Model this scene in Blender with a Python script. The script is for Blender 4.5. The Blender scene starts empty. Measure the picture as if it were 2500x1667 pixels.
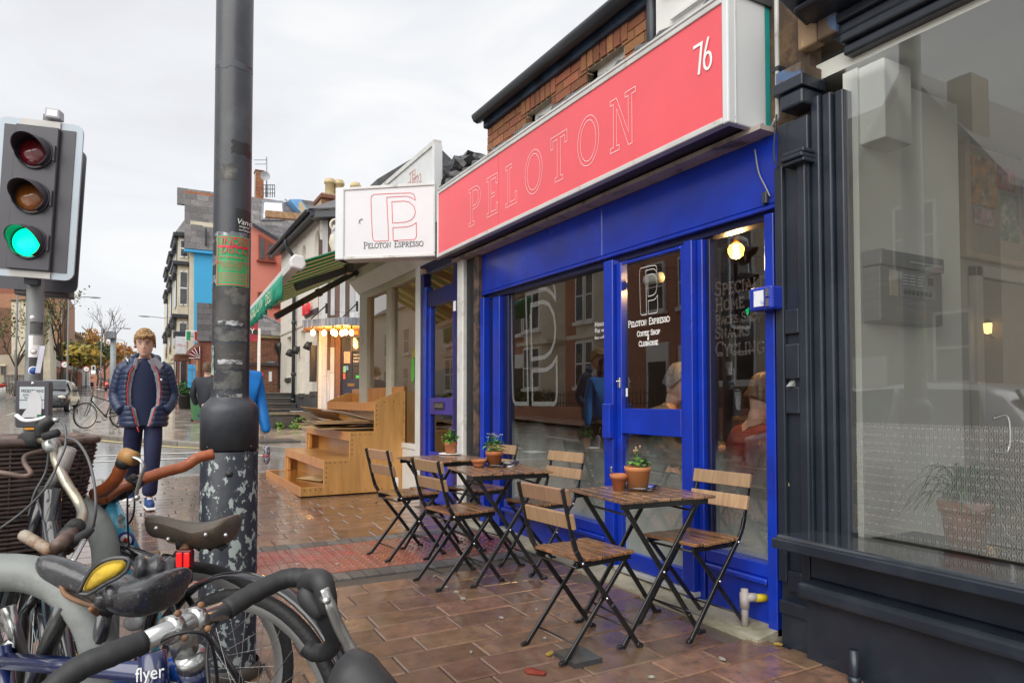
import bpy,bmesh,math,random
from mathutils import Vector,Matrix,Euler
random.seed(7)
scene = bpy.context.scene
col = scene.collection
R = math.radians
# ---------------------------------------------------------------- camera
YAW,PITCH,EYE = R(29.05),R(1.74),1.23
cam_d = bpy.data.cameras.new("camera")
cam = bpy.data.objects.new("camera",cam_d)
col.objects.link(cam)
cam.location = (0,0,EYE)
cam.rotation_euler = (R(90) + PITCH,0,-YAW)
cam_d.sensor_width = 36
cam_d.lens = 24.005
cam_d.shift_y = 0.0374
cam_d.clip_start = 0.03
cam_d.clip_end = 3000
scene.camera = cam
# ---------------------------------------------------------------- sky
SUN_EL,SUN_ROT = R(42),R(235)
world = bpy.data.worlds.new("World")
scene.world = world
world.use_nodes = True
wn,wl = world.node_tree.nodes,world.node_tree.links
wn.clear()
w_out = wn.new("ShaderNodeOutputWorld")
sky = wn.new("ShaderNodeTexSky")
sky.sky_type = 'NISHITA'
sky.sun_disc = False
sky.sun_elevation = SUN_EL
sky.sun_rotation = SUN_ROT
bg_sky = wn.new("ShaderNodeBackground")
bg_sky.inputs[1].default_value = 0.06
wl.new(sky.outputs[0],bg_sky.inputs[0])
w_tc = wn.new("ShaderNodeTexCoord")
w_map = wn.new("ShaderNodeMapping")
w_map.inputs['Scale'].default_value = (1.2,1.2,3.4)
wl.new(w_tc.outputs['Generated'],w_map.inputs[0])
w_no = wn.new("ShaderNodeTexNoise")
w_no.inputs['Scale'].default_value = 2.3
w_no.inputs['Detail'].default_value = 5
w_no.inputs['Roughness'].default_value = 0.52
w_no.inputs['Distortion'].default_value = 0.6
wl.new(w_map.outputs[0],w_no.inputs['Vector'])
w_cr = wn.new("ShaderNodeValToRGB")
e = w_cr.color_ramp.elements
e[0].position,e[0].color = 0.32,(0.70,0.705,0.73,1)
e[1].position,e[1].color = 0.68,(0.86,0.86,0.85,1)
e2 = e.new(0.5); e2.color = (0.77,0.78,0.80,1)
wl.new(w_no.outputs['Fac'],w_cr.inputs[0])
bg_cloud = wn.new("ShaderNodeBackground")
bg_cloud.inputs[1].default_value = 0.525
wl.new(w_cr.outputs[0],bg_cloud.inputs[0])
w_mix = wn.new("ShaderNodeMixShader")
w_mix.inputs[0].default_value = 0.93
wl.new(bg_sky.outputs[0],w_mix.inputs[1])
wl.new(bg_cloud.outputs[0],w_mix.inputs[2])
wl.new(w_mix.outputs[0],w_out.inputs['Surface'])
# ---------------------------------------------------------------- soft overcast sun
sun_d = bpy.data.lights.new("sun",'SUN')
sun_d.energy = 1.5
sun_d.angle = R(70)
sun_d.color = (1,.97,.92)
sun = bpy.data.objects.new("sun",sun_d)
col.objects.link(sun)
sd = Vector((math.sin(SUN_ROT) * math.cos(SUN_EL),math.cos(SUN_ROT) * math.cos(SUN_EL),math.sin(SUN_EL)))
sun.rotation_euler = (-sd).to_track_quat('-Z','Y').to_euler()
sun.location = sd * 40
# ---------------------------------------------------------------- exposure
vs = scene.view_settings
vs.view_transform = 'Standard'
vs.look = 'None'
vs.exposure = 1.22
vs.gamma = 1
vs.use_curve_mapping = False
scene.cycles.max_bounces = 7
scene.cycles.transparent_max_bounces = 12
scene.cycles.sample_clamp_indirect = 6
scene.cycles.caustics_reflective = False
scene.cycles.caustics_refractive = False
# ================================================================ helpers
_F,_PX,_PY = 1667.,1250.,927.
_fw = Vector((math.sin(YAW) * math.cos(PITCH),math.cos(YAW) * math.cos(PITCH),math.sin(PITCH)))
_rt = Vector((math.cos(YAW),-math.sin(YAW),0))
_up = Vector((-math.sin(YAW) * math.sin(PITCH),-math.cos(YAW) * math.sin(PITCH),math.cos(PITCH)))
_C = Vector((0,0,EYE))
def ray(u,v): return _fw + _rt * ((u - _PX) / _F) - _up * ((v - _PY) / _F)
def on_x(u,v,x): d = ray(u,v); return _C + d * (x / d.x)          # measured photo point on a wall plane
def on_y(u,v,y): d = ray(u,v); return _C + d * (y / d.y)
def at_d(u,v,t): return _C + ray(u,v) * t
def yu(u,x,v=950): return on_x(u,v,x).y
def xu(u,y,v=950): return on_y(u,v,y).x
def gz(y): return 0.018 * y if y < 10 else 0.18 + (y - 10) * 0.0285 if y < 140 else 3.885
V = Vector

class MB:
 """collects shapes; build() links them as ONE mesh object"""
 def __init__(s): s.v,s.f,s.m,s.sm = [],[],[],[]
 def add(s,vs,fs,mi=0,smooth=False):
  o = len(s.v); s.v += [tuple(p) for p in vs]
  for f in fs:
   s.f.append([o + i for i in f]); s.m.append(mi); s.sm.append(smooth)
  return s
 def box(s,x0,x1,y0,y1,z0,z1,mi=0,M=None):
  x0,x1 = min(x0,x1),max(x0,x1); y0,y1 = min(y0,y1),max(y0,y1); z0,z1 = min(z0,z1),max(z0,z1)
  p = [V((x,y,z)) for z in (z0,z1) for y in (y0,y1) for x in (x0,x1)]
  if M: p = [M @ q for q in p]
  return s.add(p,[(0,2,3,1),(4,5,7,6),(0,1,5,4),(2,6,7,3),(0,4,6,2),(1,3,7,5)],mi)
 def quad(s,a,b,c,d,mi=0): return s.add([a,b,c,d],[(0,1,2,3)],mi)
 def bar(s,p,q,w,h,up=(0,0,1),mi=0):
  p,q = V(p),V(q); d = (q - p).normalized(); u = V(up)
  sx = d.cross(u)
  if sx.length < 1e-5: sx = d.cross(V((1,0,0)))
  sx.normalize(); u = sx.cross(d).normalized(); sx *= w / 2; u *= h / 2
  vs = [p - sx - u,p + sx - u,p + sx + u,p - sx + u,q - sx - u,q + sx - u,q + sx + u,q - sx + u]
  return s.add(vs,[(0,1,2,3),(7,6,5,4),(0,4,5,1),(1,5,6,2),(2,6,7,3),(3,7,4,0)],mi)
 def tube(s,path,r,n=8,cap=True,closed=False,mi=0,flat=1.0):
  path = [V(p) for p in path]; N = len(path)
  rr = r if isinstance(r,(list,tuple)) else [r] * N
  vs,prev = [],None
  for i,p in enumerate(path):
   if closed: t = path[(i + 1) % N] - path[i - 1]
   else: t = path[min(i + 1,N - 1)] - path[max(i - 1,0)]
   t.normalize()
   if prev is None:
    a = V((0,0,1)) if abs(t.z) < .9 else V((1,0,0))
    nrm = (a - t * a.dot(t)).normalized()
   else:
    nrm = prev - t * prev.dot(t)
    nrm = nrm.normalized() if nrm.length > 1e-6 else prev
   prev = nrm; b = t.cross(nrm)
   for k in range(n):
    an = 2 * math.pi * k / n
    vs.append(p + (nrm * math.cos(an) * flat + b * math.sin(an)) * rr[i])
  fs = []
  for i in range(N if closed else N - 1):
   j = (i + 1) % N
   for k in range(n):
    k2 = (k + 1) % n
    fs.append((i * n + k,i * n + k2,j * n + k2,j * n + k))
  if cap and not closed:
   fs.append(tuple(range(n))[::-1]); fs.append(tuple((N - 1) * n + k for k in range(n)))
  return s.add(vs,fs,mi,True)
 def lathe(s,prof,n=16,c=(0,0,0),M=None,mi=0,smooth=True,a0=0,a1=2 * math.pi):
  c = V(c); vs = []; full = abs(a1 - a0 - 2 * math.pi) < 1e-6; m = n if full else n + 1
  for r,z in prof:
   for k in range(m):
    an = a0 + (a1 - a0) * k / n
    q = V((r * math.cos(an),r * math.sin(an),z))
    vs.append((M @ q if M else q) + c)
  fs = []
  for i in range(len(prof) - 1):
   for k in range(n):
    k2 = (k + 1) % m
    fs.append((i * m + k,i * m + k2,(i + 1) * m + k2,(i + 1) * m + k))
  return s.add(vs,fs,mi,smooth)
 def prism(s,poly,fn,d0,d1,mi=0,smooth=False):
  n = len(poly)
  vs = [fn(a,b,d0) for a,b in poly] + [fn(a,b,d1) for a,b in poly]
  fs = [tuple(range(n)),tuple(range(2 * n - 1,n - 1,-1))]
  s.add(vs,fs,mi,False)
  o = len(s.v) - 2 * n
  for i in range(n):
   j = (i + 1) % n
   s.f.append([o + i,o + n + i,o + n + j,o + j]); s.m.append(mi); s.sm.append(smooth)
  return s
 def sph(s,c,r,nu=12,nv=8,mi=0,M=None):
  if not isinstance(r,(list,tuple)): r = (r,r,r)
  c = V(c); vs = []
  for j in range(nv + 1):
   th = math.pi * j / nv
   for i in range(nu):
    ph = 2 * math.pi * i / nu
    q = V((r[0] * math.sin(th) * math.cos(ph),r[1] * math.sin(th) * math.sin(ph),r[2] * math.cos(th)))
    vs.append((M @ q if M else q) + c)
  fs = [(j * nu + i,(j + 1) * nu + i,(j + 1) * nu + (i + 1) % nu,j * nu + (i + 1) % nu) for j in range(nv) for i in range(nu)]
  return s.add(vs,fs,mi,True)
 def loft(s,rings,mi=0,cap=True,smooth=True,closed=False):
  n = len(rings[0]); vs = [p for r in rings for p in r]; fs = []
  for i in range(len(rings) if closed else len(rings) - 1):
   i2 = (i + 1) % len(rings)
   for k in range(n):
    k2 = (k + 1) % n
    fs.append((i * n + k,i * n + k2,i2 * n + k2,i2 * n + k))
  if cap: fs += [tuple(range(n))[::-1],tuple((len(rings) - 1) * n + k for k in range(n))]
  return s.add(vs,fs,mi,smooth)
 def data(s,name,mats,off=V((0,0,0)),fix=True):
  me = bpy.data.meshes.new(name)
  me.from_pydata([(x - off.x,y - off.y,z - off.z) for x,y,z in s.v],[],s.f)
  for m in (mats if isinstance(mats,(list,tuple)) else [mats]): me.materials.append(m)
  me.polygons.foreach_set('material_index',s.m)
  me.polygons.foreach_set('use_smooth',s.sm)
  if fix:
   bm = bmesh.new(); bm.from_mesh(me)
   bmesh.ops.recalc_face_normals(bm,faces=bm.faces); bm.to_mesh(me); bm.free()
  me.update()
  return me
 def build(s,name,mats,parent=None,bevel=0,seg=1,fix=True,sub=0):
  if parent is not None: off = wloc(parent)
  else:
   xs,ys,zs = zip(*s.v)
   off = V(((min(xs) + max(xs)) / 2,(min(ys) + max(ys)) / 2,min(zs)))
  o = bpy.data.objects.new(name,s.data(name,mats,off,fix))
  col.objects.link(o)
  if parent is not None: o.parent = parent
  else: o.location = off
  if bevel:
   b = o.modifiers.new("bevel",'BEVEL'); b.width = bevel; b.segments = seg; b.limit_method = 'ANGLE'; b.angle_limit = R(40)
   b.harden_normals = False
  if sub:
   b = o.modifiers.new("sub",'SUBSURF'); b.levels = b.render_levels = sub
  return o

def wloc(o):
 p = V((0,0,0))
 while o is not None: p += V(o.location); o = o.parent
 return p
def tag(o,label=None,cat=None,group=None,kind=None):
 if label: o['label'] = label
 if cat: o['category'] = cat
 if group: o['group'] = group
 if kind: o['kind'] = kind
 return o
def thing(name,loc,label,cat,group=None,rz=0,kind=None):
 o = bpy.data.objects.new(name,None); col.objects.link(o)
 o.empty_display_size = .1
 o.location = loc; o.rotation_euler.z = rz
 return tag(o,label,cat,group,kind)
def piece(name,me,parent,loc,rot=(0,0,0),sc=(1,1,1)):
 o = bpy.data.objects.new(name,me); col.objects.link(o); o.parent = parent
 o.location = V(loc) - wloc(parent); o.rotation_euler = rot; o.scale = sc
 return o
def dup(src,loc,rz,label,group=None):
 def cp(o,par):
  c = o.copy(); col.objects.link(c); c.parent = par
  for ch in list(o.children): cp(ch,c)
  return c
 c = cp(src,None); c.location = loc; c.rotation_euler.z = rz; c['label'] = label
 if group: c['group'] = group
 return c
def spline(pts,n=8):
 pts = [V(p) for p in pts]; out = []
 P = [pts[0] * 2 - pts[1]] + pts + [pts[-1] * 2 - pts[-2]]
 for i in range(1,len(P) - 2):
  a,b,c,d = P[i - 1:i + 3]
  for k in range(n):
   t = k / n
   out.append(.5 * ((2 * b) + (c - a) * t + (2 * a - 5 * b + 4 * c - d) * t * t + (3 * b - a - 3 * c + d) * t ** 3))
 return out + [pts[-1]]

# ---------------------------------------------------------------- materials
def mat(name,c,rough=.5,metal=0,var=.12,scale=6,bump=0,bscale=40,rnd=0,spec=.5,c2=None,thr=.5,soft=.08,pscale=9,
  stretch=(1,1,1),wet=0,coat=0,emit=None,estr=0,sss=0,det=4):
 """procedural paint / stone / timber: noise-broken colour, optional second colour in patches, bump, wet sheen"""
 m = bpy.data.materials.new(name); m.use_nodes = True
 N,L = m.node_tree.nodes,m.node_tree.links
 b = N['Principled BSDF']
 tc = N.new('ShaderNodeTexCoord'); mp = N.new('ShaderNodeMapping'); mp.inputs['Scale'].default_value = stretch
 L.new(tc.outputs['Object'],mp.inputs[0])
 no = N.new('ShaderNodeTexNoise'); no.inputs['Scale'].default_value = scale; no.inputs['Detail'].default_value = det
 L.new(mp.outputs[0],no.inputs['Vector'])
 cr = N.new('ShaderNodeValToRGB')
 cr.color_ramp.elements[0].position = .3; cr.color_ramp.elements[1].position = .7
 cr.color_ramp.elements[0].color = tuple(x * (1 - var) for x in c) + (1,)
 cr.color_ramp.elements[1].color = tuple(min(1,x * (1 + var)) for x in c) + (1,)
 L.new(no.outputs['Fac'],cr.inputs[0]); out = cr.outputs[0]
 if rnd:
  oi = N.new('ShaderNodeObjectInfo'); hs = N.new('ShaderNodeHueSaturation')
  mr = N.new('ShaderNodeMapRange'); mr.inputs[3].default_value = 1 - rnd; mr.inputs[4].default_value = 1 + rnd
  L.new(oi.outputs['Random'],mr.inputs[0]); L.new(mr.outputs[0],hs.inputs['Value'])
  m2 = N.new('ShaderNodeMath'); m2.operation = 'MULTIPLY_ADD'; m2.inputs[1].default_value = 37.7; m2.inputs[2].default_value = 0
  L.new(oi.outputs['Random'],m2.inputs[0])
  fr = N.new('ShaderNodeMath'); fr.operation = 'FRACT'; L.new(m2.outputs[0],fr.inputs[0])
  mh = N.new('ShaderNodeMapRange'); mh.inputs[3].default_value = .5 - rnd * .045; mh.inputs[4].default_value = .5 + rnd * .045
  L.new(fr.outputs[0],mh.inputs[0]); L.new(mh.outputs[0],hs.inputs['Hue'])
  L.new(out,hs.inputs['Color']); out = hs.outputs[0]
  # shift the texture per object so alike pieces do not repeat
  ad = N.new('ShaderNodeVectorMath'); ad.operation = 'ADD'; L.new(tc.outputs['Object'],ad.inputs[0])
  sc = N.new('ShaderNodeMath'); sc.operation = 'MULTIPLY'; sc.inputs[1].default_value = 91; L.new(oi.outputs['Random'],sc.inputs[0])
  L.new(sc.outputs[0],ad.inputs[1]); L.new(ad.outputs[0],mp.inputs[0])
 rsock = None
 if c2:
  n2 = N.new('ShaderNodeTexNoise'); n2.inputs['Scale'].default_value = pscale; n2.inputs['Detail'].default_value = 5
  n2.inputs['Roughness'].default_value = .62
  L.new(mp.outputs[0],n2.inputs['Vector'])
  r2 = N.new('ShaderNodeMapRange'); r2.inputs[1].default_value = thr - soft; r2.inputs[2].default_value = thr + soft
  L.new(n2.outputs['Fac'],r2.inputs[0])
  mx = N.new('ShaderNodeMix'); mx.data_type = 'RGBA'
  L.new(r2.outputs[0],mx.inputs[0]); L.new(out,mx.inputs[6]); mx.inputs[7].default_value = tuple(c2) + (1,)
  out = mx.outputs[2]
 L.new(out,b.inputs['Base Color'])
 b.inputs['Metallic'].default_value = metal
 b.inputs['Specular IOR Level'].default_value = spec
 b.inputs['Coat Weight'].default_value = coat
 b.inputs['Coat Roughness'].default_value = .12
 if wet:
  ge = N.new('ShaderNodeNewGeometry'); n3 = N.new('ShaderNodeTexNoise'); n3.inputs['Scale'].default_value = 1.7; n3.inputs['Detail'].default_value = 5
  L.new(ge.outputs['Position'],n3.inputs['Vector'])
  r3 = N.new('ShaderNodeMapRange'); r3.inputs[1].default_value = .40; r3.inputs[2].default_value = .62
  r3.inputs[3].default_value = max(.06,rough - wet); r3.inputs[4].default_value = rough
  L.new(n3.outputs['Fac'],r3.inputs[0]); L.new(r3.outputs[0],b.inputs['Roughness'])
 else:
  r3 = N.new('ShaderNodeMapRange'); r3.inputs[3].default_value = max(.03,rough * .8); r3.inputs[4].default_value = min(1,rough * 1.2)
  L.new(no.outputs['Fac'],r3.inputs[0]); L.new(r3.outputs[0],b.inputs['Roughness'])
 if bump:
  nb = N.new('ShaderNodeTexNoise'); nb.inputs['Scale'].default_value = bscale; nb.inputs['Detail'].default_value = 4
  L.new(mp.outputs[0],nb.inputs['Vector'])
  bp = N.new('ShaderNodeBump'); bp.inputs['Strength'].default_value = bump; bp.inputs['Distance'].default_value = .01
  L.new(nb.outputs['Fac'],bp.inputs['Height']); L.new(bp.outputs[0],b.inputs['Normal'])
 if emit:
  b.inputs['Emission Color'].default_value = tuple(emit) + (1,); b.inputs['Emission Strength'].default_value = estr
 return m
def glass(name,tint=(.94,.96,.95),k=1.7,haze=0,hcol=(.5,.53,.5),h0=1.30,h1=.55,hmin=0):
 """a window pane: see-through by transmission, mirror by Fresnel, optional diffuse haze for condensation or painted light"""
 m = bpy.data.materials.new(name); m.use_nodes = True
 N,L = m.node_tree.nodes,m.node_tree.links; N.clear()
 o = N.new('ShaderNodeOutputMaterial'); tr = N.new('ShaderNodeBsdfTransparent'); tr.inputs[0].default_value = tuple(tint) + (1,)
 gl = N.new('ShaderNodeBsdfGlossy'); gl.inputs['Roughness'].default_value = 0.0; gl.inputs[0].default_value = (.97,.97,.97,1)
 fr = N.new('ShaderNodeFresnel'); fr.inputs[0].default_value = 1.5
 mu = N.new('ShaderNodeMath'); mu.operation = 'MULTIPLY'; mu.use_clamp = True; mu.inputs[1].default_value = k; L.new(fr.outputs[0],mu.inputs[0])
 nb = N.new('ShaderNodeTexNoise'); nb.inputs['Scale'].default_value = 1.1; nb.inputs['Detail'].default_value = 1
 bp = N.new('ShaderNodeBump'); bp.inputs['Strength'].default_value = .02; bp.inputs['Distance'].default_value = .05
 tc = N.new('ShaderNodeTexCoord'); L.new(tc.outputs['Object'],nb.inputs['Vector']); L.new(nb.outputs['Fac'],bp.inputs['Height']); L.new(bp.outputs[0],gl.inputs['Normal'])
 base = tr.outputs[0]
 if haze:
  di = N.new('ShaderNodeBsdfDiffuse'); di.inputs[0].default_value = tuple(hcol) + (1,)
  sx = N.new('ShaderNodeSeparateXYZ'); L.new(tc.outputs['Object'],sx.inputs[0])
  n2 = N.new('ShaderNodeTexNoise'); n2.inputs['Scale'].default_value = 3.5; n2.inputs['Detail'].default_value = 5
  L.new(tc.outputs['Object'],n2.inputs['Vector'])
  ad = N.new('ShaderNodeMath'); ad.operation = 'MULTIPLY_ADD'; ad.inputs[1].default_value = .55; L.new(n2.outputs['Fac'],ad.inputs[0])
  L.new(sx.outputs['Z'],ad.inputs[2])
  mr = N.new('ShaderNodeMapRange'); mr.inputs[1].default_value = h0; mr.inputs[2].default_value = h1; mr.inputs[3].default_value = hmin; mr.inputs[4].default_value = haze
  L.new(ad.outputs[0],mr.inputs[0])
  mh = N.new('ShaderNodeMixShader'); L.new(mr.outputs[0],mh.inputs[0]); L.new(tr.outputs[0],mh.inputs[1]); L.new(di.outputs[0],mh.inputs[2])
  base = mh.outputs[0]
 mx = N.new('ShaderNodeMixShader'); L.new(mu.outputs[0],mx.inputs[0]); L.new(base,mx.inputs[1]); L.new(gl.outputs[0],mx.inputs[2])
 L.new(mx.outputs[0],o.inputs[0])
 return m
def film(name,c,a,rough=.6):
 """a translucent print on glass"""
 m = bpy.data.materials.new(name); m.use_nodes = True
 N,L = m.node_tree.nodes,m.node_tree.links; b = N['Principled BSDF']
 b.inputs['Base Color'].default_value = tuple(c) + (1,); b.inputs['Roughness'].default_value = rough; b.inputs['Alpha'].default_value = a
 return m
def emis(name,c,s):
 m = bpy.data.materials.new(name); m.use_nodes = True; b = m.node_tree.nodes['Principled BSDF']
 b.inputs['Base Color'].default_value = tuple(c) + (1,); b.inputs['Emission Color'].default_value = tuple(c) + (1,); b.inputs['Emission Strength'].default_value = s
 return m
# ---------------------------------------------------------------- lettering
def ribbon(mb,pts,w,fn,closed=False,mi=0):
 """flat stroke of width w along 2-D pts; fn maps (a, b) to 3-D"""
 pts = [V((p[0],p[1])) for p in pts]; n = len(pts); A,B = [],[]
 for i,p in enumerate(pts):
  d0 = (p - pts[i - 1]) if (i or closed) else (pts[1] - p)
  d1 = (pts[(i + 1) % n] - p) if (i < n - 1 or closed) else d0
  d0 = d0.normalized() if d0.length else d1.normalized(); d1 = d1.normalized() if d1.length else d0
  nn = V((-d0.y - d1.y,d0.x + d1.x)); nn = nn.normalized() if nn.length > 1e-6 else V((-d0.y,d0.x))
  k = 1 / max(.5,nn.dot(V((-d0.y,d0.x))))
  A.append(fn(*(p + nn * w / 2 * k))); B.append(fn(*(p - nn * w / 2 * k)))
 m = n if closed else n - 1
 vs = A + B
 mb.add(vs,[(i,(i + 1) % n,n + (i + 1) % n,n + i) for i in range(m)],mi)
def arc(cx,cy,rx,ry,a0,a1,n=10): return [(cx + rx * math.cos(R(a0 + (a1 - a0) * i / n)),cy + ry * math.sin(R(a0 + (a1 - a0) * i / n))) for i in range(n + 1)]
def text(parent,s,size,mt,o,xd,yd,name='lettering',align='LEFT',ext=0,shear=0,sx=1):
 c = bpy.data.curves.new('t','FONT'); c.body = s; c.size = size; c.align_x = align; c.shear = shear; c.resolution_u = 3; c.space_character = 1.0
 if ext: c.extrude = ext
 t = bpy.data.objects.new('t',c); me = bpy.data.meshes.new_from_object(t)
 bpy.data.objects.remove(t); bpy.data.curves.remove(c)
 xd,yd,o = V(xd).normalized(),V(yd).normalized(),V(o); nd = xd.cross(yd); off = wloc(parent)
 for v in me.vertices: v.co = o + xd * v.co.x * sx + yd * v.co.y + nd * v.co.z - off
 me.materials.clear(); me.materials.append(mt); me.name = name
 ob = bpy.data.objects.new(name,me); col.objects.link(ob); ob.parent = parent
 return ob
# slab-serif stroke glyphs: (advance, [polylines]) in a 1-high box
_s = lambda x0,x1,y: [(x0,y),(x1,y)]
GLY = {
 'P': (.72,[_s(0,.3,0),_s(0,.16,1),[(.14,0),(.14,1),(.38,1)] + arc(.38,.74,.24,.26,90,-90) + [(.14,.48)]]),
 'E': (.66,[_s(0,.14,1),_s(0,.14,0),[(.56,.8),(.56,1),(.13,1),(.13,0),(.58,0),(.58,.2)],_s(.13,.44,.52)]),
 'L': (.64,[_s(0,.28,1),_s(0,.14,0),[(.13,1),(.13,0),(.56,0),(.56,.22)]]),
 'O': (.86,[arc(.4,.5,.4,.5,0,360,18)]),
 'T': (.74,[[(.02,.78),(.02,1),(.66,1),(.66,.78)],[(.34,1),(.34,0)],_s(.2,.48,0)]),
 'N': (.86,[[(.12,0),(.12,1),(.66,0),(.66,1)],_s(0,.24,0),_s(0,.12,1),_s(.54,.78,1)]),
 'S': (.62,[[(.5,.76),(.5,.94)],arc(.27,.75,.22,.25,40,250,8) + arc(.27,.26,.25,.26,80,-150,8),[(.03,.06),(.03,.26)]]),
 'R': (.76,[_s(0,.28,0),_s(0,.16,1),[(.14,0),(.14,1),(.36,1)] + arc(.36,.75,.24,.25,90,-90,8) + [(.14,.5)],[(.36,.5),(.6,0),(.7,0)]]),
 'C': (.74,[arc(.4,.5,.38,.5,40,320,14),[(.68,.75),(.68,.98)]]),
 'F': (.62,[_s(0,.14,1),_s(0,.28,0),[(.54,.8),(.54,1),(.13,1),(.13,0)],_s(.13,.42,.52)]),
 'H': (.84,[[(.13,0),(.13,1)],[(.65,0),(.65,1)],_s(.13,.65,.5),_s(0,.26,0),_s(0,.26,1),_s(.52,.78,0),_s(.52,.78,1)]),
 'U': (.8,[[(.12,1),(.12,.3)] + arc(.36,.3,.24,.3,180,360,8) + [(.6,1)],_s(0,.24,1),_s(.48,.72,1)]),
 'B': (.7,[_s(0,.14,1),_s(0,.14,0),[(.13,0),(.13,1),(.34,1)] + arc(.34,.76,.2,.24,90,-90,6) + [(.13,.52)],[(.34,.52)] + arc(.34,.26,.25,.26,90,-90,6) + [(.13,0)]]),
 'A': (.8,[[(.08,0),(.38,1),(.68,0)],_s(.19,.57,.36),_s(0,.2,0),_s(.56,.78,0)]),
 'I': (.36,[[(.15,0),(.15,1)],_s(0,.3,0),_s(0,.3,1)]),
 'Y': (.76,[[(.06,1),(.36,.5),(.66,1)],[(.36,.5),(.36,0)],_s(.22,.5,0),_s(0,.18,1),_s(.56,.74,1)]),
 'M': (.98,[[(.12,0),(.12,1),(.45,.3),(.78,1),(.78,0)],_s(0,.24,0),_s(.66,.9,0)]),
 'K': (.78,[[(.13,0),(.13,1)],[(.62,1),(.13,.45)],[(.3,.62),(.66,0)],_s(0,.26,0),_s(0,.26,1),_s(.54,.74,0)]),
 'W': (1.05,[[(.06,1),(.28,0),(.5,.8),(.72,0),(.94,1)],_s(0,.18,1),_s(.82,1,1)]),
 '&': (.7,[arc(.3,.76,.18,.22,-60,240,10) + [(.6,0)],arc(.28,.26,.26,.26,110,380,8)]),
 'G': (.78,[arc(.4,.5,.38,.5,40,330,14) + [(.74,.42),(.5,.42)],[(.68,.75),(.68,.98)]]),
 'D': (.8,[_s(0,.14,1),_s(0,.14,0),[(.13,0),(.13,1),(.34,1)] + arc(.34,.5,.38,.5,90,-90,10) + [(.13,0)]]),
 ' ': (.42,[]),
}
def slab(mb,s,h,w,o,xd,yd,center=False,caps=1.0,mi=0):
 """slab-serif caps; lower-case letters become small capitals"""
 xd,yd,o = V(xd).normalized(),V(yd).normalized(),V(o)
 cnt = [0]; nd = xd.cross(yd)
 def run(draw,x):
  for ch in s:
   k = h * (caps if ch.isupper() or not ch.isalpha() else .78 * caps)
   adv,st = GLY[ch.upper()]
   if draw:
    for p in st:
     cnt[0] += 1; off = nd * (cnt[0] % 5) * .0004; ribbon(mb,[(x + a * k,b * k) for a,b in p],w,lambda a,b: o + xd * a + yd * b + off,mi=mi)
   x += adv * k + h * .06
  return x
 tot = run(False,0)
 run(True,-tot / 2 if center else 0)
 return tot
# the café's two-piece P emblem, in a 1 x 1.03 box
def emblem():
 f = lambda p: [((x - 1070) / 370.,(820 - y) / 370.) for x,y in p]
 a = f([(1438,505),(1436,478),(1424,456),(1400,445),(1240,441),(1096,440),(1078,450),(1070,474),(1076,630),(1085,785),(1091,808),(1108,820),(1220,820),(1212,640),(1202,470),(1290,468),(1370,470),(1408,484)])
 b = f([(1245,508),(1345,507),(1390,518),(1428,553),(1440,595),(1432,635),(1404,663),(1360,677),(1252,680)])
 c = f([(1255,716),(1372,716),(1412,706),(1448,685),(1450,790),(1444,810),(1428,820),(1258,820)])
 return a,b,c
# ================================================================ ground
m_road = mat('asphalt_wet',(.22,.22,.216),.30,var=.2,scale=3,bump=.12,bscale=160,wet=.2,c2=(.28,.278,.27),pscale=.8,thr=.55,soft=.15,coat=.7)
m_pave = mat('paver_clay',(.20,.115,.072),.30,var=.28,scale=9,bump=.22,bscale=130,rnd=.28,wet=.26,c2=(.165,.10,.07),pscale=16,thr=.57,soft=.08,coat=.7)
m_bed = mat('paving_bed',(.10,.08,.065),.6,bump=.5,bscale=90,wet=.3)
m_grey = mat('sett_grey',(.13,.125,.12),.42,var=.2,scale=12,bump=.4,bscale=120,rnd=.25,wet=.26)
m_tact = mat('tactile_red',(.28,.085,.06),.34,var=.25,scale=7,bump=.2,bscale=120,rnd=.22,wet=.27,coat=.4,c2=(.26,.14,.11),pscale=4,thr=.52,soft=.1)
m_conc = mat('concrete',(.36,.33,.25),.7,var=.2,scale=6,bump=.5,bscale=60,c2=(.16,.15,.09),pscale=4,thr=.58,soft=.12)
m_kerb = mat('kerb_granite',(.24,.22,.2),.5,var=.15,scale=10,bump=.4,bscale=90,rnd=.12,wet=.2)
m_flag = mat('far_paving',(.42,.36,.31),.30,var=.2,scale=2,bump=.12,bscale=60,wet=.22,coat=.5,c2=(.31,.235,.185),pscale=.9,thr=.55)
m_white = mat('road_paint',(.62,.61,.57),.5,var=.15,scale=14,c2=(.2,.2,.19),pscale=18,thr=.66)
m_yellow = mat('yellow_line',(.58,.48,.17),.5,var=.15,scale=14,c2=(.25,.22,.14),pscale=18,thr=.62)
SL = math.atan(.018)

def sheet(name,outline,dz,m,kind='structure',ys=None):
 """a ground sheet following the rise of the street"""
 bm = bmesh.new()
 f = bm.faces.new([bm.verts.new((x,y,0)) for x,y in outline])
 for y in ys or (10,140):
  g = bm.verts[:] + bm.edges[:] + bm.faces[:]
  bmesh.ops.bisect_plane(bm,geom=g,plane_co=(0,y,0),plane_no=(0,1,0))
 for v in bm.verts: v.co.z = gz(v.co.y) + dz
 bmesh.ops.recalc_face_normals(bm,faces=bm.faces)
 for f in bm.faces:
  if f.normal.z < 0: f.normal_flip()
 me = bpy.data.meshes.new(name); bm.to_mesh(me); bm.free(); me.materials.append(m)
 o = bpy.data.objects.new(name,me); col.objects.link(o)
 return tag(o,kind=kind)

KX = -1.2                                   # kerb of the near pavement
sheet('road',[(-500,-60),(500,-60),(500,900),(-500,900)],-.10,m_road)
pav = sheet('pavement',[(KX + .15,-3),(2.96,-3),(2.96,10.45),(KX + .15,10.45)],-.014,m_bed)
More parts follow.
